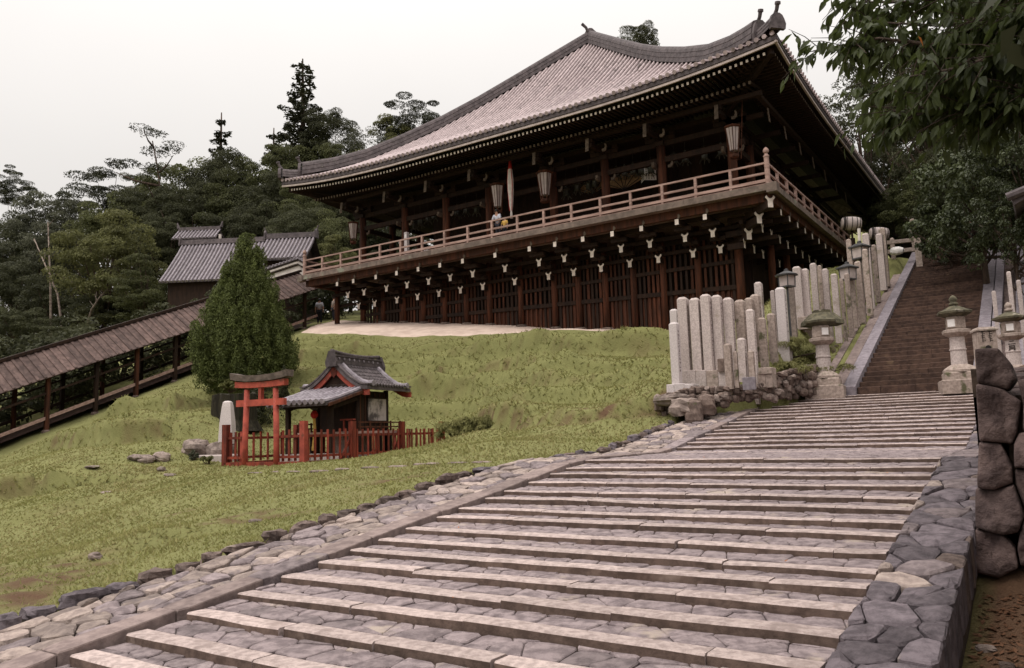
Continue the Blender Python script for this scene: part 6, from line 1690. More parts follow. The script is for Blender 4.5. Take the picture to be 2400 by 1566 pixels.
def wall_cell(si):
    p = wp(*seeds[si]); outline = [wp(*q) for q in [(2474, 880), (2660, 880), (2660, 1350), (2474, 1350)]]; poly = outline
    for sj in range(len(seeds)):
        if sj == si: continue
        o = wp(*seeds[sj]); m_ = ((p[0] + o[0]) / 2, (p[1] + o[1]) / 2); nn = (o[0] - p[0], o[1] - p[1]); new = []
        for k in range(len(poly)):
            a, b = poly[k], poly[(k + 1) % len(poly)]; da = (a[0] - m_[0]) * nn[0] + (a[1] - m_[1]) * nn[1]; db = (b[0] - m_[0]) * nn[0] + (b[1] - m_[1]) * nn[1]
            if da <= 0: new.append(a)
            if (da < 0) != (db < 0) and abs(da - db) > 1e-9: t_ = da / (da - db); new.append((a[0] + (b[0] - a[0]) * t_, a[1] + (b[1] - a[1]) * t_))
        poly = new
        if len(poly) < 3: return []
    return poly
def big_stone(poly, seed):
    pl_ = soften(soften(soften(poly, .06), .20), .25); n = len(pl_); cx = sum(q[0] for q in pl_) / n; cz = sum(q[1] for q in pl_) / n
    v = []; f = []
    rings = [(1.07, .5), (1.07, .10), (1.06, .035), (1.01, -.01), (.88, -.022), (.66, -.03), (.46, -.03), (.24, -.03)]
    for s_, y in rings:
        for x, z in pl_:
            xx, zz = cx + (x - cx) * s_, cz + (z - cz) * s_
            nz = mnoise.noise(Vector((xx * 3 + seed, zz * 3, seed * .7))) * .09 + mnoise.noise(Vector((xx * 9, zz * 9, seed))) * .04 + mnoise.noise(Vector((xx * 22, zz * 22, seed))) * .014 + (x - cx) * .10 * math.sin(seed) * s_
            v.append((xx, YW + y + (nz if y < .2 else 0), zz))
    for i in range(len(rings) - 1):
        for k in range(n): f.append((i * n + k, i * n + (k + 1) % n, (i + 1) * n + (k + 1) % n, (i + 1) * n + k))
    f.append(tuple((len(rings) - 1) * n + k for k in range(n)))
    mb = MB(); mb.add(v, [tuple(q) for q in f]); return mb
for i, c in enumerate([[wp(*q) for q in h_] for h_ in hand] + [wall_cell(i) for i in range(len(seeds))]):
    if len(c) >= 3: big_stone(c, i * 1.7 + .3).build("wall_boulder", BOULD, bwl, smooth=True)
bk = MB(); x0, z0 = wp(2294, 1352); bk.box((x0 + .08, YW + .2, z0 - .1), (2.5, YW + 2.5, wp(2400, 925)[1])); bk.box((x0 + .08, YW + .2, z0), (wp(2340, 850)[0], YW + .8, wp(2320, 860)[1])); bk.build("wall_core", MORTAR, bwl)
for i in range(10):   # the side of the wall that runs on beside the steps
    y = YW + .9 + i * .75
    for j in range(3):
        z = stair_z(y) - .1 + j * .42; mb = MB(); boulder(mb, (x0 + .35, y, z + .12), (.34, .40, .25), 90 + i * 3 + j, 10, 7, .5, .25); mb.build("side_boulder", BOULD, bwl)
# dirt, fallen leaves and loose stones in front of it
for i, (px, py, Y, r, m) in enumerate(((2330, 1535, 4.9, (.16, .14, .12), GRANITEO), (2385, 1515, 5.0, (.16, .14, .10), GRANITEO), (2255, 1530, 4.95, (.22, .12, .11), BOULD), (2375, 1560, 4.6, (.14, .12, .12), ROCK),
                                  (2290, 1425, 6.0, (.10, .07, .03), ROCK), (2240, 1440, 5.9, (.06, .05, .03), BOULD), (2300, 1395, 6.6, (.07, .05, .03), ROCK), (2345, 1405, 6.3, (.05, .04, .025), RUBBLE), (2210, 1480, 5.4, (.05, .04, .03), RUBBLE))):
    p = at(px, py, Y=Y); z = drop(p[0], Y) ; mb = MB(); boulder(mb, (p[0], Y, z + r[2] * .35), r, 200 + i, 12, 8, .4, .3)
    lab = ["pale rough stone at the bottom right corner, left of two", "pale rough stone at the bottom right corner, right of two", "dark flat-topped stone at the bottom beside the gutter", "brown stone lowest in the bottom right corner", "flat purplish stone lying on the leaf litter",
           "small dark stone beside the flat purplish stone", "pinkish pebble under the boulder wall", "small rubble piece under the boulder wall", "small brown pebble at the gutter edge"][i]
    mb.build("loose_rock", m, None, origin=(p[0], Y, z), label=lab, category="rock", group="loose rocks in front of the boulder wall")
def scatter_leaves(n, fn, m, name, sz):
    V = np.empty((n, 4, 3)); k = 0
    for i in range(n):
        x, y, z = fn(); a = rnd.uniform(0, 6.28); l = rnd.uniform(.6, 1.2) * sz; w_ = l * .45; c, s_ = math.cos(a), math.sin(a); t1, t2 = rnd.uniform(-.4, .4) * l, rnd.uniform(-.3, .3) * l
        V[i] = [(x - c * l, y - s_ * l, z + t1 + .01), (x - s_ * w_, y + c * w_, z + .012 + t2), (x + c * l, y + s_ * l, z - t1 * .5 + .015), (x + s_ * w_, y - c * w_, z + .012)]
    me = bpy.data.meshes.new(name); me.from_pydata(V.reshape(-1, 3).tolist(), [], np.arange(n * 4).reshape(n, 4).tolist()); me.materials.append(m); link(name, me, kind='stuff')
def fl_():
    x, y = rnd.uniform(-.62, 1.2), rnd.uniform(3.2, 7.8); return x, y, drop(x, y)
scatter_leaves(2600, fl_, LF_DEAD, "leaf_litter", .034)
def ft_():
    x, y = rnd.uniform(XL, XR), rnd.uniform(2, 14); return x, y, stair_z(y) + .0
scatter_leaves(16, ft_, LF_ORANGE, "fallen_leaves", .018)

# roofs at the far right and top
p = Vector(at(2372, 468, Y=27)); gt = thing("side_gate", "corner of a tiled gate roof on dark posts at the right edge", "gate", (p.x + .8, p.y, drop(p.x + .8, p.y)))
for i in range(8):
    a = p + Vector((0.0 + .02 * i, .36 * i, .0)); tile_row([a + Vector((.0, 0, 0)), a + Vector((.6, 0, .22)), a + Vector((1.4, 0, .62)), a + Vector((2.2, 0, 1.15))], .10).build("cover_tile_row", TILEB, gt)
mb = MB(); mb.add([p + Vector((.0, -.25, -.06)), p + Vector((2.3, -.25, 1.1)), p + Vector((2.3, 3, 1.1)), p + Vector((0, 3, -.06)), p + Vector((.05, -.25, -.22)), p + Vector((2.3, -.25, .9)), p + Vector((2.3, 3, .9)), p + Vector((.05, 3, -.22))], [(0, 1, 2, 3), (7, 6, 5, 4), (0, 4, 5, 1), (0, 3, 7, 4)]); mb.build("roof_slope", TILED, gt)
mb = MB(); mb.tube([p + Vector((-.12, -.3, .02)), p + Vector((.6, -.3, .22)), p + Vector((2.2, -.3, 1.2))], .13, 8); mb.build("verge_ridge", TILED, gt)
for dx, dy in ((.35, .2), (.35, 2.6), (2.0, .2)):
    MB().box((p.x + dx, p.y + dy, drop(p.x + dx, p.y + dy) - .2), (p.x + dx + .2, p.y + dy + .2, p.z + .3)).build("post", WOOD, gt)
MB().box((p.x + .4, p.y + .25, p.z - 1.1), (p.x + 2.1, p.y + .33, p.z + .4)).build("board_wall", WOOD, gt)
for i, (a, b, top, base, Y, lab) in enumerate(((2371, 2383, 635, 760, 24.5, "narrow pale pillar behind the lantern with carved characters"), (2341, 2352, 680, 850, 20.8, "slim pale post left of the lantern with carved characters"), (2392, 2404, 655, 760, 24.0, "pale pillar cut by the right picture edge"))):
    pillar(a, b, top, base, Y, lab, GRANITE, marks=False)
pr = at(2190, 545, Y=52); 
t, _ = tiled_house("tiled_pavilion", "tiled roof of a small building beyond the top of the steps", (pr[0] + 1.0, 53.5, 8.5), (.35, .94), 6, 5, 8.0, at(2185, 585, Y=51)[2], at(2160, 525, Y=53)[2], 20)
# ------------------------------------------------------------------ trees
def leaf_mesh(name, P, Nrm, L, W, mat_, seed=0, droop=0.0):
    """one small bent leaf face at each point"""
    r = np.random.RandomState(seed); n = len(P)
    Nn = Nrm + r.normal(0, .55, (n, 3)); Nn /= np.linalg.norm(Nn, axis=1)[:, None] + 1e-9
    T = r.normal(0, 1, (n, 3)); T[:, 2] -= droop; T -= Nn * (T * Nn).sum(1)[:, None]; T /= np.linalg.norm(T, axis=1)[:, None] + 1e-9
    B = np.cross(Nn, T); s = r.uniform(.65, 1.25, n)[:, None]
    V = np.empty((n, 4, 3)); V[:, 0] = P - T * L / 2 * s; V[:, 1] = P + B * W / 2 * s + Nn * L * .08; V[:, 2] = P + T * L / 2 * s - Nn * L * .10; V[:, 3] = P - B * W / 2 * s + Nn * L * .08
    me = bpy.data.meshes.new(name)
    me.vertices.add(n * 4); me.vertices.foreach_set("co", V.ravel()); me.loops.add(n * 4); me.loops.foreach_set("vertex_index", np.arange(n * 4))
    me.polygons.add(n); me.polygons.foreach_set("loop_start", np.arange(0, n * 4, 4)); me.polygons.foreach_set("loop_total", np.full(n, 4)); me.update()
    me.materials.append(mat_); return me

def clumps(C, R, per, r, top=.75):
    """points on the upper skins of leaf clumps"""
    n = len(C); d = r.normal(0, 1, (n * per, 3)); d /= np.linalg.norm(d, axis=1)[:, None]
    d[:, 2] = np.where(r.rand(n * per) < top, np.abs(d[:, 2]), d[:, 2])
    rad = r.uniform(.45, 1.0, n * per) ** .5
    RR_ = np.repeat(R, per, 0); P = np.repeat(C, per, 0) + d * RR_ * rad[:, None]
    N = d * .8 + np.array([0, 0, .55]); return P, N

def broad_geo(seed, W=8.0, H=9.0, n=75, per=110, L=.30, cl=(1.15, .55), open_=0.0):
    """rounded broadleaf tree: unit height H, trunk base at the origin"""
    r = np.random.RandomState(seed); C = []
    while len(C) < n:
        p = r.uniform(-1, 1, 3); q = np.linalg.norm(p)
        if q > 1 or q < .35 + open_ * .3: continue
        w = 1 - .25 * max(0, p[2]); C.append((p[0] * W / 2 * w, p[1] * W / 2 * w, H * .60 + p[2] * H * .40))
    C = np.array(C); C += .5 * np.stack([np.sin(C[:, 1] * 1.7 + seed), np.cos(C[:, 0] * 1.5), np.sin(C[:, 0] + C[:, 1])], -1)
    s = r.uniform(.6, 1.25, n)[:, None]; R = np.stack([np.full(n, cl[0]), np.full(n, cl[0]), np.full(n, cl[1])], -1) * s
    P, N = clumps(C, R, per, r); mb = MB()
    lean = r.uniform(-.3, .3, 2)
    mb.tube([(0, 0, -.6), (lean[0] * .3, lean[1] * .3, H * .25), (lean[0], lean[1], H * .55), (lean[0] * 1.2, lean[1], H * .8)], [H * .028, H * .022, H * .014, H * .006], 8)
    for i in r.choice(n, 22, False):
        c = C[i]; z0 = H * r.uniform(.22, .5); b = np.array([lean[0] * z0 / H, lean[1] * z0 / H, z0]); m_ = b * .5 + c * .5 + np.array([0, 0, -.06 * H * r.rand()])
        mb.tube([b, m_, c], [H * .011, H * .007, H * .003], 5)
    return P, N, L, mb
def pine_geo(seed, H=12.0, W=8, pads=13, lean=.1, per=420, flat=.28, low=.45):
    r = np.random.RandomState(seed); mb = MB(); C = []; R = []
    ax_ = lambda t: np.array([lean * H * t ** 1.5 + .25 * math.sin(t * 5 + seed), .25 * math.cos(t * 4 + seed), H * t])
    mb.tube([ax_(t) for t in np.linspace(-.05, .97, 9)], list(np.linspace(.22, .05, 9)), 8)
    for i in range(pads):
        t = low + (1 - low) * (i + .5) / pads; a = i * 2.4 + r.uniform(-.4, .4); reach = W / 2 * (1.15 - .75 * ((t - low) / (1 - low)) ** 2) * r.uniform(.6, 1)
        c = ax_(t) + np.array([math.cos(a) * reach, math.sin(a) * reach, .25 + .06 * reach]); mb.tube([ax_(t - .03), ax_(t - .03) * .45 + c * .55 + np.array([0, 0, -.15]), c], [.085, .06, .02], 5)
        for k in range(3):
            C.append(c * (1 - .18 * k) + ax_(t) * .18 * k + r.normal(0, .3, 3) * np.array([1, 1, .35])); R.append((r.uniform(.8, 1.4), r.uniform(.8, 1.4), flat * r.uniform(.8, 1.4)))
    C.append(ax_(1.0)); R.append((1.1, 1.1, flat * 1.3)); P, N = clumps(np.array(C), np.array(R), per // 3, r, .85); return P, N * np.array([.6, .6, 1]), .26, mb
def cedar_geo(seed, H=16.0, W=6.0, tiers=24, per=70):
    r = np.random.RandomState(seed); mb = MB(); mb.tube([(0, 0, -.6), (0, 0, H * .5), (.05, 0, H * .99)], [.30, .18, .03], 8); PP = []; NN = []
    for i in range(tiers):
        t = .14 + .85 * (i + r.uniform(-.2, .2)) / tiers; rad = W / 2 * (1 - t) ** .75 * r.uniform(.65, 1.15) + .15; nb = 7 if t < .8 else 5
        for k in range(nb):
            a = 2 * math.pi * k / nb + i * 1.1 + r.uniform(-.3, .3); rr = rad * r.uniform(.55, 1.12); m = max(6, int(per * rr / W * 2.2))
            s = np.sqrt(r.rand(m)); x = rr * s; dz = -.22 * rr * s + .16 * rr * s ** 3; wv = r.normal(0, .16 + .10 * rr, m) * (1.15 - s)
            P = np.stack([np.cos(a) * x - np.sin(a) * wv, np.sin(a) * x + np.cos(a) * wv, H * t + dz - np.abs(r.normal(0, .13, m))], -1); PP.append(P); NN.append(np.tile([0, 0, 1.0], (m, 1)) + np.array([math.cos(a), math.sin(a), 0]) * .3)
            mb.tube([(0, 0, H * t), (math.cos(a) * rr * .9, math.sin(a) * rr * .9, H * t - .08 * rr)], [.05, .01], 4)
    return np.concatenate(PP), np.concatenate(NN), .27, mb

GEO = {}
def proto(key, geo, leafm, barkm=BARK, ratio=.55, droop=.2):
    P, N, L, mb = geo; GEO[key] = (leaf_mesh("crown", P, N, L, L * ratio, leafm, len(GEO) * 7 + 1, droop), mb.mesh("trunk", [barkm], True))
proto("broad_a", broad_geo(1, n=85, per=330, L=.19, cl=(1.1, .62)), LF_MID); proto("broad_b", broad_geo(2, 9, 9, 95, 330, .19, (1.1, .65)), LF_DARK); proto("broad_c", broad_geo(3, 7.5, 9, 70, 320, .19, (1.1, .55), .2), LF_GREY); proto("broad_d", broad_geo(4, 8, 8, 80, 330, .18, (1.05, .5)), LF_LIGHT)
proto("broad_e", broad_geo(5, 8.5, 9, 85, 330, .19, (1.15, .5)), LF_MID); proto("pine_full", broad_geo(31, 9, 7, 48, 420, .20, (1.25, .30), .2), LF_PINE, ratio=.4); proto("lacy", broad_geo(6, 8, 9, 42, 80, .22, (1.0, .40), .5), LF_GREY)
proto("lacy_b", broad_geo(16, 8, 9, 90, 130, .20, (.95, .36), .3), LF_DARK)
proto("pine_a", pine_geo(7), LF_PINE, ratio=.35); proto("pine_b", pine_geo(8, 12, 11, 9, .02, 520, .34, .62), LF_PINE, ratio=.35); proto("pine_lean", pine_geo(9, 12, 9, 8, -.28, 260, .22, .5), LF_PINE, ratio=.32)
proto("cedar_a", cedar_geo(10, 16, 6.4, 24, 150), LF_PINE, ratio=.4, droop=.6); proto("cedar_b", cedar_geo(11, 16, 4.4, 20, 110), LF_PINE, ratio=.4, droop=.6)
GH = {"pine_a": 12.3, "pine_b": 12.3, "pine_lean": 12.3, "cedar_a": 16, "cedar_b": 16, "broad_d": 8.3, "pine_full": 7.2}
GW = {"pine_a": 9, "pine_b": 11, "pine_lean": 10, "cedar_a": 6.4, "cedar_b": 4.4, "broad_b": 9.5, "pine_full": 9.6}
def tree(kind, px, pytop, Y, wpx, label, group=None, name="tree", base=None, rz=None, htpx=None):
    p = at(px, pytop, Y=Y); k = depth_of(p) / FOC; g = drop(p[0], p[1])
    if base is not None: g = at(px, base, Y=Y)[2]
    H = p[2] - g; sx = wpx * k / GW.get(kind, 8.5); sz = H / GH.get(kind, 9.3)
    cz = sz
    if not kind.startswith('cedar'): cz = min(sz, sx * 1.3)      # a long trunk carries a crown of natural proportions
    lift = H - cz * GH.get(kind, 9.3)
    t = thing(name, label, "tree", (p[0], p[1], g), group)
    R_ = Matrix.Rotation(rnd.uniform(0, 6.28) if rz is None else rz, 4, 'Z')
    crown, trunk = GEO[kind]; M0 = Matrix.Translation((p[0], p[1], g))
    place("trunk", trunk, t, M0 @ R_ @ Matrix.Diagonal((min(sx, sz * 1.3), min(sx, sz * 1.3), sz, 1)))
    place("crown", crown, t, Matrix.Translation((0, 0, lift)) @ M0 @ R_ @ Matrix.Diagonal((sx, sx, cz, 1)))
    return t
FG = "evergreen trees of the dense wood behind the covered stair"
FLb = "bushy evergreen tree in the dense wood that rises behind the covered stair and tiled house"
# outstanding trees against the sky
tree("cedar_a", 712, 132, 62, 330, "tall pointed cedar, highest of all the trees on the left", name="cedar_tree")
tree("cedar_b", 518, 258, 60, 190, "slender pointed conifer between the leaning pine and the tall cedar", name="cedar_tree")
tree("cedar_b", 640, 295, 64, 190, "small thin conifer top just left of the tall cedar", name="cedar_tree")
tree("pine_lean", 430, 300, 52, 250, "sparse leaning pine with a bent bare-looking top against the sky", name="pine_tree", rz=.6)
tree("pine_full", 245, 384, 54, 215, "flat-topped pine spreading like an umbrella on the left skyline", name="pine_tree", rz=1.0)
tree("pine_full", 975, 226, 58, 185, "pine with layered pads beside the roof's left slope", name="pine_tree")
tree("pine_full", 28, 392, 50, 110, "dark pine at the left picture edge above the wood", name="pine_tree")
tree("broad_b", 1490, 55, 66, 105, "dark conifer top showing just behind the temple's hip ridge", name="conifer_tree", base=700)
tree("broad_d", 925, 282, 57, 165, "light green rounded tree below the layered pine by the roof", name="broadleaf_tree")
tree("lacy", 840, 285, 60, 130, "thin airy tree between the tall cedar and the light green tree", name="broadleaf_tree")
tree("broad_b", 775, 258, 63, 150, "dark round tree pressed against the right side of the tall cedar", name="broadleaf_tree")
tree("broad_c", 115, 455, 52, 200, "grey-green tree on the far left skyline", name="broadleaf_tree")
tree("broad_c", 340, 395, 56, 110, "grey-green tree between the umbrella pine and the leaning pine", name="broadleaf_tree")
for kind, px, py, Y, w in (("broad_a", 430, 372, 56, 240), ("broad_b", 540, 350, 58, 190), ("broad_e", 625, 345, 60, 180), ("broad_a", 710, 330, 60, 190), ("broad_e", 800, 340, 58, 170), ("broad_b", 860, 345, 58, 190),
                           ("broad_c", 60, 470, 50, 190), ("broad_c", 180, 455, 50, 190), ("broad_a", 280, 450, 50, 190), ("broad_b", 360, 440, 50, 190), ("broad_b", 460, 430, 51, 200), ("broad_a", 560, 415, 53, 200), ("broad_b", 650, 410, 54, 200),
                           ("broad_e", 740, 405, 52, 200), ("broad_b", 820, 410, 52, 190), ("broad_b", 880, 430, 52, 170), ("broad_b", 620, 475, 48, 190), ("broad_b", 710, 480, 46, 190), ("broad_a", 790, 495, 46, 180), ("broad_b", 850, 510, 48, 170), ("broad_b", 930, 480, 50, 170),
                           ("broad_b", 0, 520, 46, 190), ("broad_c", 100, 530, 46, 200), ("broad_b", 330, 520, 46, 170), ("broad_b", 400, 500, 47, 150), ("broad_b", 520, 500, 50, 180)):
    zone = "at the far left" if px < 200 else "left of the tiled house" if px < 445 else "above the tiled house" if px < 680 else "between tiled house and temple eave"
    lvl = "on the skyline" if py < 375 or (px < 200 and py < 475) else "halfway up the wood" if py < 470 else "low in the wood"
    tree(kind, px, py, Y, w, "bushy evergreen tree %s, %s" % (lvl, zone), FG, "broadleaf_tree")
UG = "low dark trees close behind the covered stair"
for kind, px, py, Y, w in (("broad_b", 30, 610, 40, 200), ("broad_b", 150, 640, 39, 190), ("broad_b", 230, 690, 36, 170), ("broad_b", 60, 720, 32, 190), ("broad_b", 330, 650, 40, 150), ("broad_b", -40, 700, 34, 180), ("broad_b", 390, 690, 42, 120), ("broad_b", 160, 760, 31, 150)):
    tree(kind, px, py, Y, w, "low shaded bushy tree close behind the covered stair at the left", UG, "broadleaf_tree")
tree("broad_d", 255, 500, 37, 270, "broad yellowish-green tree in front of the wood left of the tiled house", name="broadleaf_tree")
tree("broad_e", 350, 600, 35, 165, "green tree with layered boughs overlapping the tiled house's left end", name="broadleaf_tree")
tree("broad_d", 780, 560, 42, 130, "small yellowish tree seen under the left roof corner behind the balcony", name="broadleaf_tree")
# pale bare stems
for i, (a, b, c_, Y, lab) in enumerate((((195, 790), (215, 725), (238, 690), 34, "pale curved bare stem leaning right behind the covered stair"), ((150, 800), (135, 690), (80, 560), 35, "thin bare dark-grey stem leaning left behind the covered stair"), ((120, 810), (118, 660), (112, 520), 36, "upright thin bare stem at the far left behind the covered stair"))):
    A_, B_, C_ = at(*a, Y=Y), at(*b, Y=Y), at(*c_, Y=Y); g = drop(A_[0], A_[1]); t = thing("bare_stem", lab, "tree", (A_[0], A_[1], g))
    mb = MB(); mb.tube([(A_[0] - .1, A_[1], g - .2), A_, B_, C_], [.13, .12, .09, .04], 7)
    for q in range(5):
        s_ = B_ + (C_ - B_) * (.2 + .18 * q); e = s_ + np.array([rnd.uniform(-.9, .9), rnd.uniform(-.4, .4), rnd.uniform(.3, 1.1)]); mb.tube([s_, e], [.04, .012], 5)
    mb.build("trunk", BARKP, t, smooth=True)

# the dense cone-shaped cypress in front of the covered stair
def cone_tree():
    top = at(583, 552, Y=23.5); bot = at(575, 925, Y=23.5); g = drop(bot[0], bot[1]); H = top[2] - g; r = np.random.RandomState(5)
    t = thing("cone_cypress", "dense cone-shaped cypress standing on the lawn before the covered stair", "tree", (bot[0], bot[1], g))
    zb = at(575, 905, Y=23.5)[2] - g; Rm = 118 / FOC * depth_of(bot); PP, NN = [], []
    hs_ = [0, .10, .22, .36, .50, .65, .8, .92, 1.0]; rs_ = [.72, .98, 1.0, .90, .74, .56, .36, .16, .02]
    n = 0; mb = MB(); mb.tube([(0, 0, -.3), (0, 0, H * .6), (0, 0, H * .97)], [.22, .14, .03], 9)
    while n < 760:      # upward-pointing plumes over the surface
        u = r.rand(); rr = Rm * np.interp(u, hs_, rs_); 
        if r.rand() > rr / Rm + .12: continue
        a = r.uniform(0, 2 * np.pi); q = r.uniform(.55, 1.0); rad = rr * q * (1 + .10 * math.sin(a * 3 + u * 6)); z = zb + (H - zb) * u; h = r.uniform(.65, 1.25); w = r.uniform(.15, .27)
        c = np.array([math.cos(a) * rad, math.sin(a) * rad, z]); m = 210
        s = r.rand(m); d = r.normal(0, 1, (m, 3)); d /= np.linalg.norm(d, axis=1)[:, None]; ww = w * np.sin(np.pi * np.clip(s * .9 + .1, 0, 1)) ** .7
        P = c + np.stack([d[:, 0] * ww, d[:, 1] * ww, (s - .5) * h + d[:, 2] * .06], -1) + np.array([math.cos(a), math.sin(a), 0]) * (s[:, None] - .5) * .18
        PP.append(P); NN.append(np.stack([d[:, 0], d[:, 1], np.full(m, .35)], -1)); n += 1
        if n % 14 == 0: mb.tube([(0, 0, max(.3, z - rad * .5)), c], [.05, .012], 4)
    P = np.concatenate(PP); N = np.concatenate(NN); P[:, 2] = np.minimum(P[:, 2], H + .05)
    me = leaf_mesh("crown", P, N, .105, .040, LF_CONE, 3, -1.3); place("crown", me, t, Matrix.Translation((bot[0], bot[1], g))); place("trunk", mb.mesh("trunk", [BARK], True), t, Matrix.Translation((bot[0], bot[1], g)))
cone_tree()

LF_TUFT = leaf_mat("long_grass_blade", (0.20, 0.19, 0.075), (0.12, 0.12, 0.045), tr=.3)
# bushes and hanging growth
def bush(px, py, Y, w, h, label, m=LF_MID, n=24, per=110, L=.10, name="bush", ground_=True, ratio=.55, dr=0.0):
    p = at(px, py, Y=Y); g = drop(p[0], p[1]) if ground_ else p[2]; r = np.random.RandomState(int(px + py)); C = r.normal(0, .38, (n, 3)) * np.array([w, w * .6, h * .55]) + np.array([0, 0, h * .45]); C[:, 2] = np.abs(C[:, 2])
    P, N = clumps(C, np.full((n, 3), 1.0) * np.array([w * .20, w * .18, h * .22]), per, r)
    t = thing(name, label, "bush", (p[0], p[1], g)); place("foliage", leaf_mesh("foliage", P, N, L, L * ratio, m, 2, dr), t, Matrix.Translation((p[0], p[1], g)))
    mb = MB()
    for q in range(6): mb.tube([(0, 0, -.1), tuple(C[q])], [.03, .008], 4)
    place("stems", mb.mesh("stems", [BARK]), t, Matrix.Translation((p[0], p[1], g)))
bush(600, 1000, 21.2, 1.3, 1.9, "dark leafy growth hanging beside the dead trunk behind the torii", LF_DARK, 30, 120, .11)
bush(655, 965, 22.4, .6, 1.6, "thin dark upright shrub seen between the torii pillars", LF_DARK, 14, 90, .10)
bush(540, 915, 22.2, 1.2, .55, "yellowish leaves on top of the dead trunk under the cypress", LF_LIGHT, 20, 80, .11, ground_=False)
bush(455, 1042, 16.4, .34, .35, "small bluish-green weed left of the monument rock", LF_GREY, 10, 60, .08)
bush(488, 1052, 16.0, .45, .28, "yellow-green weeds beside the rounded rock", LF_LIGHT, 10, 60, .07)
bush(1065, 1015, 20.5, .75, .60, "rounded tuft of long grass at the right end of the red fence", LF_TUFT, 16, 130, .34, ratio=.07, dr=-1.6)
bush(1125, 1000, 20.8, .6, .45, "second tuft of long grass below the bare bank", LF_TUFT, 12, 130, .30, ratio=.07, dr=-1.6)
for i, (px, py, Y, w, h) in enumerate(((1842, 800, 23.2, 1.1, .5), (1855, 840, 22.7, 1.2, .45), (1820, 865, 21.8, 1.0, .4), (1880, 780, 24.0, .9, .5), (1870, 860, 22.6, .7, .4))):
    bush(px, py, Y, w, h, ["grass tuft high on the bank below the wide bright pillar", "yellowish grass tuft in the middle of the bank by the pillars", "grass tuft at the foot of the bank above the rubble wall", "grass tuft behind the left stone lantern's cap", "low growth left of the left stone lantern's shaft"][i], LF_TUFT, 16, 130, .26, ratio=.08, dr=-1.4)

# right-hand wood
RGp = "trees of the dark wood right of the temple"
for kind, px, py, Y, w, lab in (("lacy_b", 2010, 150, 58, 260, "airy tree nearest the temple's right eave, sky showing through"), ("lacy_b", 2130, 60, 54, 300, "tall lacy tree behind the overhanging branch, second from the eave"),
                                ("broad_b", 2075, 330, 60, 190, "dark round tree right beside the temple's sloping side eave"), ("broad_a", 2130, 400, 54, 190, "layered green tree above the top of the steps"), ("broad_b", 2230, 230, 50, 280, "large dark tree in the middle of the right-hand wood"),
                                ("broad_b", 2330, 120, 46, 300, "large dark tree in the upper right of the wood"), ("broad_b", 2420, 40, 40, 300, "dark tree filling the top right corner behind the leaves"), ("broad_a", 2200, 380, 46, 220, "mid-green tree behind the glossy shrubs"), ("lacy", 1955, 330, 64, 120, "small pale feathery tree against the eave's edge"),
                                ("broad_b", 2240, 440, 42, 200, "low dark tree behind the glossy shrub at the top of the steps"), ("broad_b", 2160, 480, 56, 150, "dark low tree behind the little tiled pavilion")):
    tree(kind, px, py, Y, w, lab, None, "broadleaf_tree")
for kind, px, py, Y, w, lab in (("broad_b", 2300, -30, 44, 330, "dense dark tree behind the hanging leaves, its top above the picture"), ("broad_b", 2180, 130, 47, 230, "dense dark tree filling the gap left of the hanging branch"), ("broad_b", 2400, 150, 36, 320, "dense dark tree at the right edge above the glossy shrubs"), ("broad_b", 2260, 330, 40, 240, "dense dark tree directly above the glossy shrub"), ("broad_a", 2080, 420, 58, 150, "low green tree squeezed between the side eave and the pavilion roof")):
    tree(kind, px, py, Y, w, lab, None, "broadleaf_tree")
proto("glossy", broad_geo(21, 6, 6, 95, 210, .17, (.62, .45), .1), LF_GLOSS); GH["glossy"] = 6.3; GW["glossy"] = 6.6
proto("glossy_b", broad_geo(22, 6, 6, 95, 210, .17, (.62, .45), .1), LF_GLOSS); GH["glossy_b"] = 6.3; GW["glossy_b"] = 6.6
for kind, px, py, Y, w, lab in (("glossy", 2275, 300, 33, 330, "big glossy-leaved shrub overhanging the top right of the steps"), ("glossy_b", 2385, 180, 30, 330, "tall glossy-leaved tree at the right picture edge"), ("glossy", 2215, 470, 37, 150, "small glossy shrub drooping over the head of the steps"), ("glossy_b", 2360, 420, 29, 200, "glossy shrub just left of the gate roof")):
    tree(kind, px, py, Y, w, lab, None, "evergreen_shrub")

# the shaded thicket below and behind the covered stair
for i, (x, y, w, h) in enumerate(((-43, 13, 3.4, 3.6), (-43.5, 17, 3.4, 3.4), (-43, 21, 3.2, 3.2), (-43.5, 25, 3.2, 3.2), (-43, 29, 3.0, 3.0), (-43.5, 33, 3.0, 3.4), (-41.5, 38, 3, 3.2), (-38, 41, 3, 3.2), (-35.5, 43, 3, 3.4), (-45, 10, 3.6, 3.8), (-47, 15, 3.6, 4.2), (-47, 22, 3.6, 4))):
    g = drop(x, y); t = thing("thicket_bush", "dark bush in the shaded thicket seen through the posts of the covered stair", "bush", (x, y, g), "bushes of the thicket behind the covered stair")
    if i == 0:
        r = np.random.RandomState(77); C = r.normal(0, .42, (46, 3)) * np.array([1, 1, .6]) + np.array([0, 0, .5]); C[:, 2] = np.abs(C[:, 2]) * .9
        P, N = clumps(C, np.full((46, 3), 1.0) * np.array([.28, .28, .16]), 90, r); TB = leaf_mesh("foliage", P, N, .085, .05, LF_DARK, 5); mb = MB()
        for q in range(9): mb.tube([(0, 0, -.1), tuple(C[q])], [.02, .005], 4)
        TS = mb.mesh("stems", [BARK])
    M0 = Matrix.Translation((x, y, g)) @ Matrix.Rotation(i * 1.3, 4, 'Z') @ Matrix.Diagonal((w, w, h, 1)); place("foliage", TB, t, M0); place("stems", TS, t, M0)

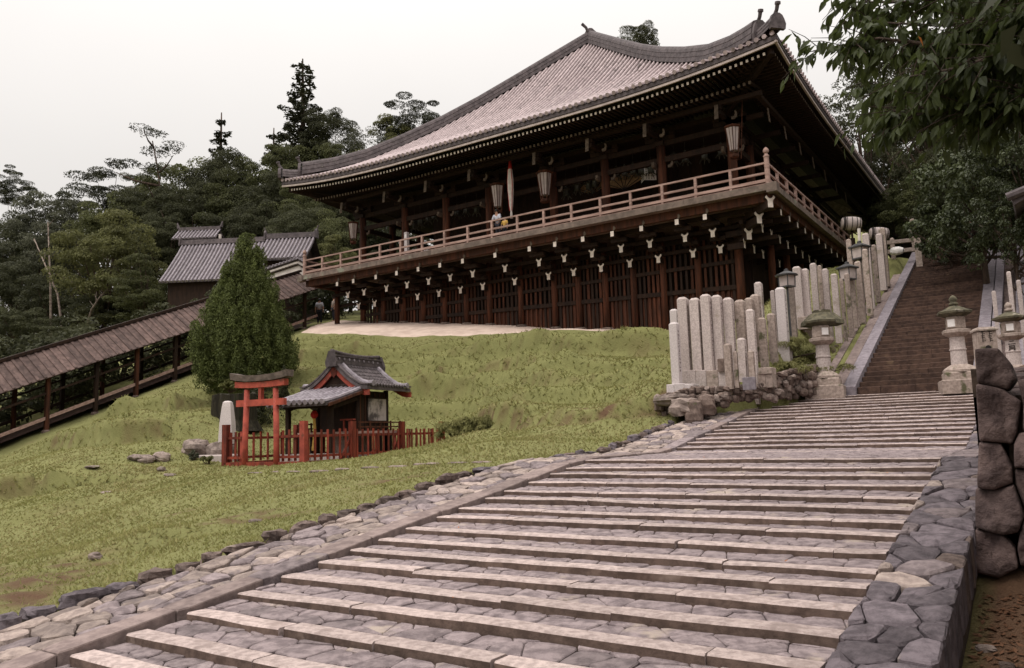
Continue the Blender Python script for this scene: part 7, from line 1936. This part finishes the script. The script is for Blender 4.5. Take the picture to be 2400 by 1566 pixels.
for i, (x, y, w, h) in enumerate(((4.2, 2.5, 3.0, 4.5), (4.4, 6.2, 3.0, 4.8), (4.6, 10.0, 3.0, 4.5), (2.2, -1.5, 2.6, 4.2))):
    g = drop(x, y); t = thing("shade_bush", "tall evergreen bush beyond the right picture edge that shades the boulder wall", "bush", (x, y, g), "evergreen bushes right of the steps")
    M0 = Matrix.Translation((x, y, g)) @ Matrix.Rotation(i * 1.9, 4, 'Z') @ Matrix.Diagonal((w, w, h, 1)); place("foliage", TB, t, M0); place("stems", TS, t, M0)

# overhanging branches of a cherry near the camera
ct = thing("overhanging_cherry", "near tree whose drooping leafy branches hang into the top right corner", "tree", (1.9, 8.6, drop(1.9, 8.6)))
mb = MB(); mb.tube([(1.9, 8.6, drop(1.9, 8.6) - .2), (1.8, 8.4, 1.5), (1.5, 8.0, 3.4), (1.2, 7.8, 4.6)], [.20, .17, .13, .08], 9)
limbs = [((2600, 10, 7.6), (2400, 60, 7.9), (2230, 110, 8.2), (2060, 90, 8.4), (1905, 120, 8.5)), ((2600, 120, 7.4), (2420, 190, 7.6), (2290, 240, 7.7), (2170, 262, 7.9), (2085, 275, 8.0)), ((2560, -60, 8.0), (2330, -20, 8.4), (2120, 5, 8.8), (1975, 5, 9.0)),
         ((2620, 180, 7.2), (2470, 210, 7.3), (2350, 240, 7.5), (2255, 262, 7.6)), ((2580, 60, 7.0), (2400, 110, 7.2), (2250, 160, 7.4), (2130, 180, 7.6)), ((2600, -30, 7.4), (2450, 10, 7.6), (2330, 50, 7.9), (2200, 60, 8.3), (2010, 50, 8.8)), ((2590, 10, 9.2), (2400, 150, 9.4), (2270, 210, 9.6), (2140, 230, 9.8), (2040, 190, 10.0))]
twigs = []
LPTS = []
for lb in limbs:
    pts = [Vector(at(px, py, Y=Y)) for px, py, Y in lb]; mb.tube([Vector((1.5, 8.0, 3.2)) if lb[0][0] > 2500 else pts[0]] + pts, [.06] + list(np.linspace(.035, .007, len(pts))), 6)
    for i in range(len(pts) - 1):
        for q in range(20):
            s_ = pts[i].lerp(pts[i + 1], rnd.random()); d = Vector((rnd.uniform(-1, .35), rnd.uniform(-.7, .7), rnd.uniform(-.75, .45))) * rnd.uniform(.22, .60); e = s_ + d; mb.tube([s_, s_ + d * .5 + Vector((0, 0, .03)), e], [.007, .005, .003], 4, cap=False)
            nl = rnd.randint(6, 10)
            for k in range(nl):
                b = s_ + d * ((k + .6) / nl) ; LPTS.append((b, d.normalized(), 1 if k % 2 else -1))
mb.build("branches", BARK, ct, smooth=True)
# the rest of its crown, above and to the right of the view, shades the boulder wall
r_ = np.random.RandomState(91); C_ = r_.uniform(-1, 1, (120, 3)) * np.array([3.6, 5.2, 1.2]) + np.array([2.9, 6.4, 5.2])
P_, N_ = clumps(C_, np.full((120, 3), 1.0) * np.array([1.0, 1.0, .5]), 170, r_); o = link("crown", leaf_mesh("crown", P_, N_, .15, .085, LF_NEAR, 8), ct); o.location = -Vector(ORIG[ct.name]); o['kind'] = 'stuff'
def leaf_shape(b, d, side, L):
    """pointed oval leaf folded along its midrib, hanging from a twig"""
    dirv = (d * .45 + Vector((rnd.uniform(-.6, .6), rnd.uniform(-.6, .6), -.55 - rnd.random() * .6)) + d.cross(Vector((0, 0, 1))) * side * .5).normalized()
    w = dirv.cross(Vector((rnd.uniform(-1, 1), rnd.uniform(-1, 1), rnd.uniform(-.3, 1)))).normalized(); n_ = w.cross(dirv); W_ = L * .22
    st = b + dirv * L * .12; v = [b, st]
    pr = [(.16, .45), (.40, 1.0), (.66, .80), (.86, .35)]
    mid = [st]; 
    V = [st]; 
    for t_, ww in pr:
        c = st + dirv * L * t_ - Vector((0, 0, L * .12 * t_ * t_)); V += [c + w * W_ * ww + n_ * W_ * .3 * ww, c, c - w * W_ * ww + n_ * W_ * .3 * ww]
    V.append(st + dirv * L - Vector((0, 0, L * .12)))
    F = [(0, 1, 2), (0, 2, 3)]
    for i in range(3): o = 1 + 3 * i; F += [(o, o + 3, o + 4, o + 1), (o + 1, o + 4, o + 5, o + 2)]
    F += [(10, 13, 11), (11, 13, 12)]
    return V, F
LPTS.sort(key=lambda q: depth_of(q[0]))
rest = MB(); cnt = 0
for i, (b, d, sd) in enumerate(LPTS):
    V, F = leaf_shape(b, d, sd, rnd.uniform(.11, .165))
    px = FOC * np.dot(b, CR) / np.dot(b, CF) + IMG_W / 2; py = IMG_H / 2 - FOC * np.dot(b, CU) / np.dot(b, CF)
    if cnt < 300 and px < 2400 and py > 0: m2 = MB(); m2.add(V, F); m2.build("leaf", LF_NEAR, ct); cnt += 1
    else: rest.add(V, F)
o = rest.build("foliage", LF_NEAR, ct); o['kind'] = 'stuff'
V, F = leaf_shape(Vector(at(2150, 82, Y=7.5)), Vector((0, 0, 1)), 1, .12); m2 = MB(); m2.add(V, F); m2.build("leaf", LF_ORANGE, ct, label="single orange leaf")
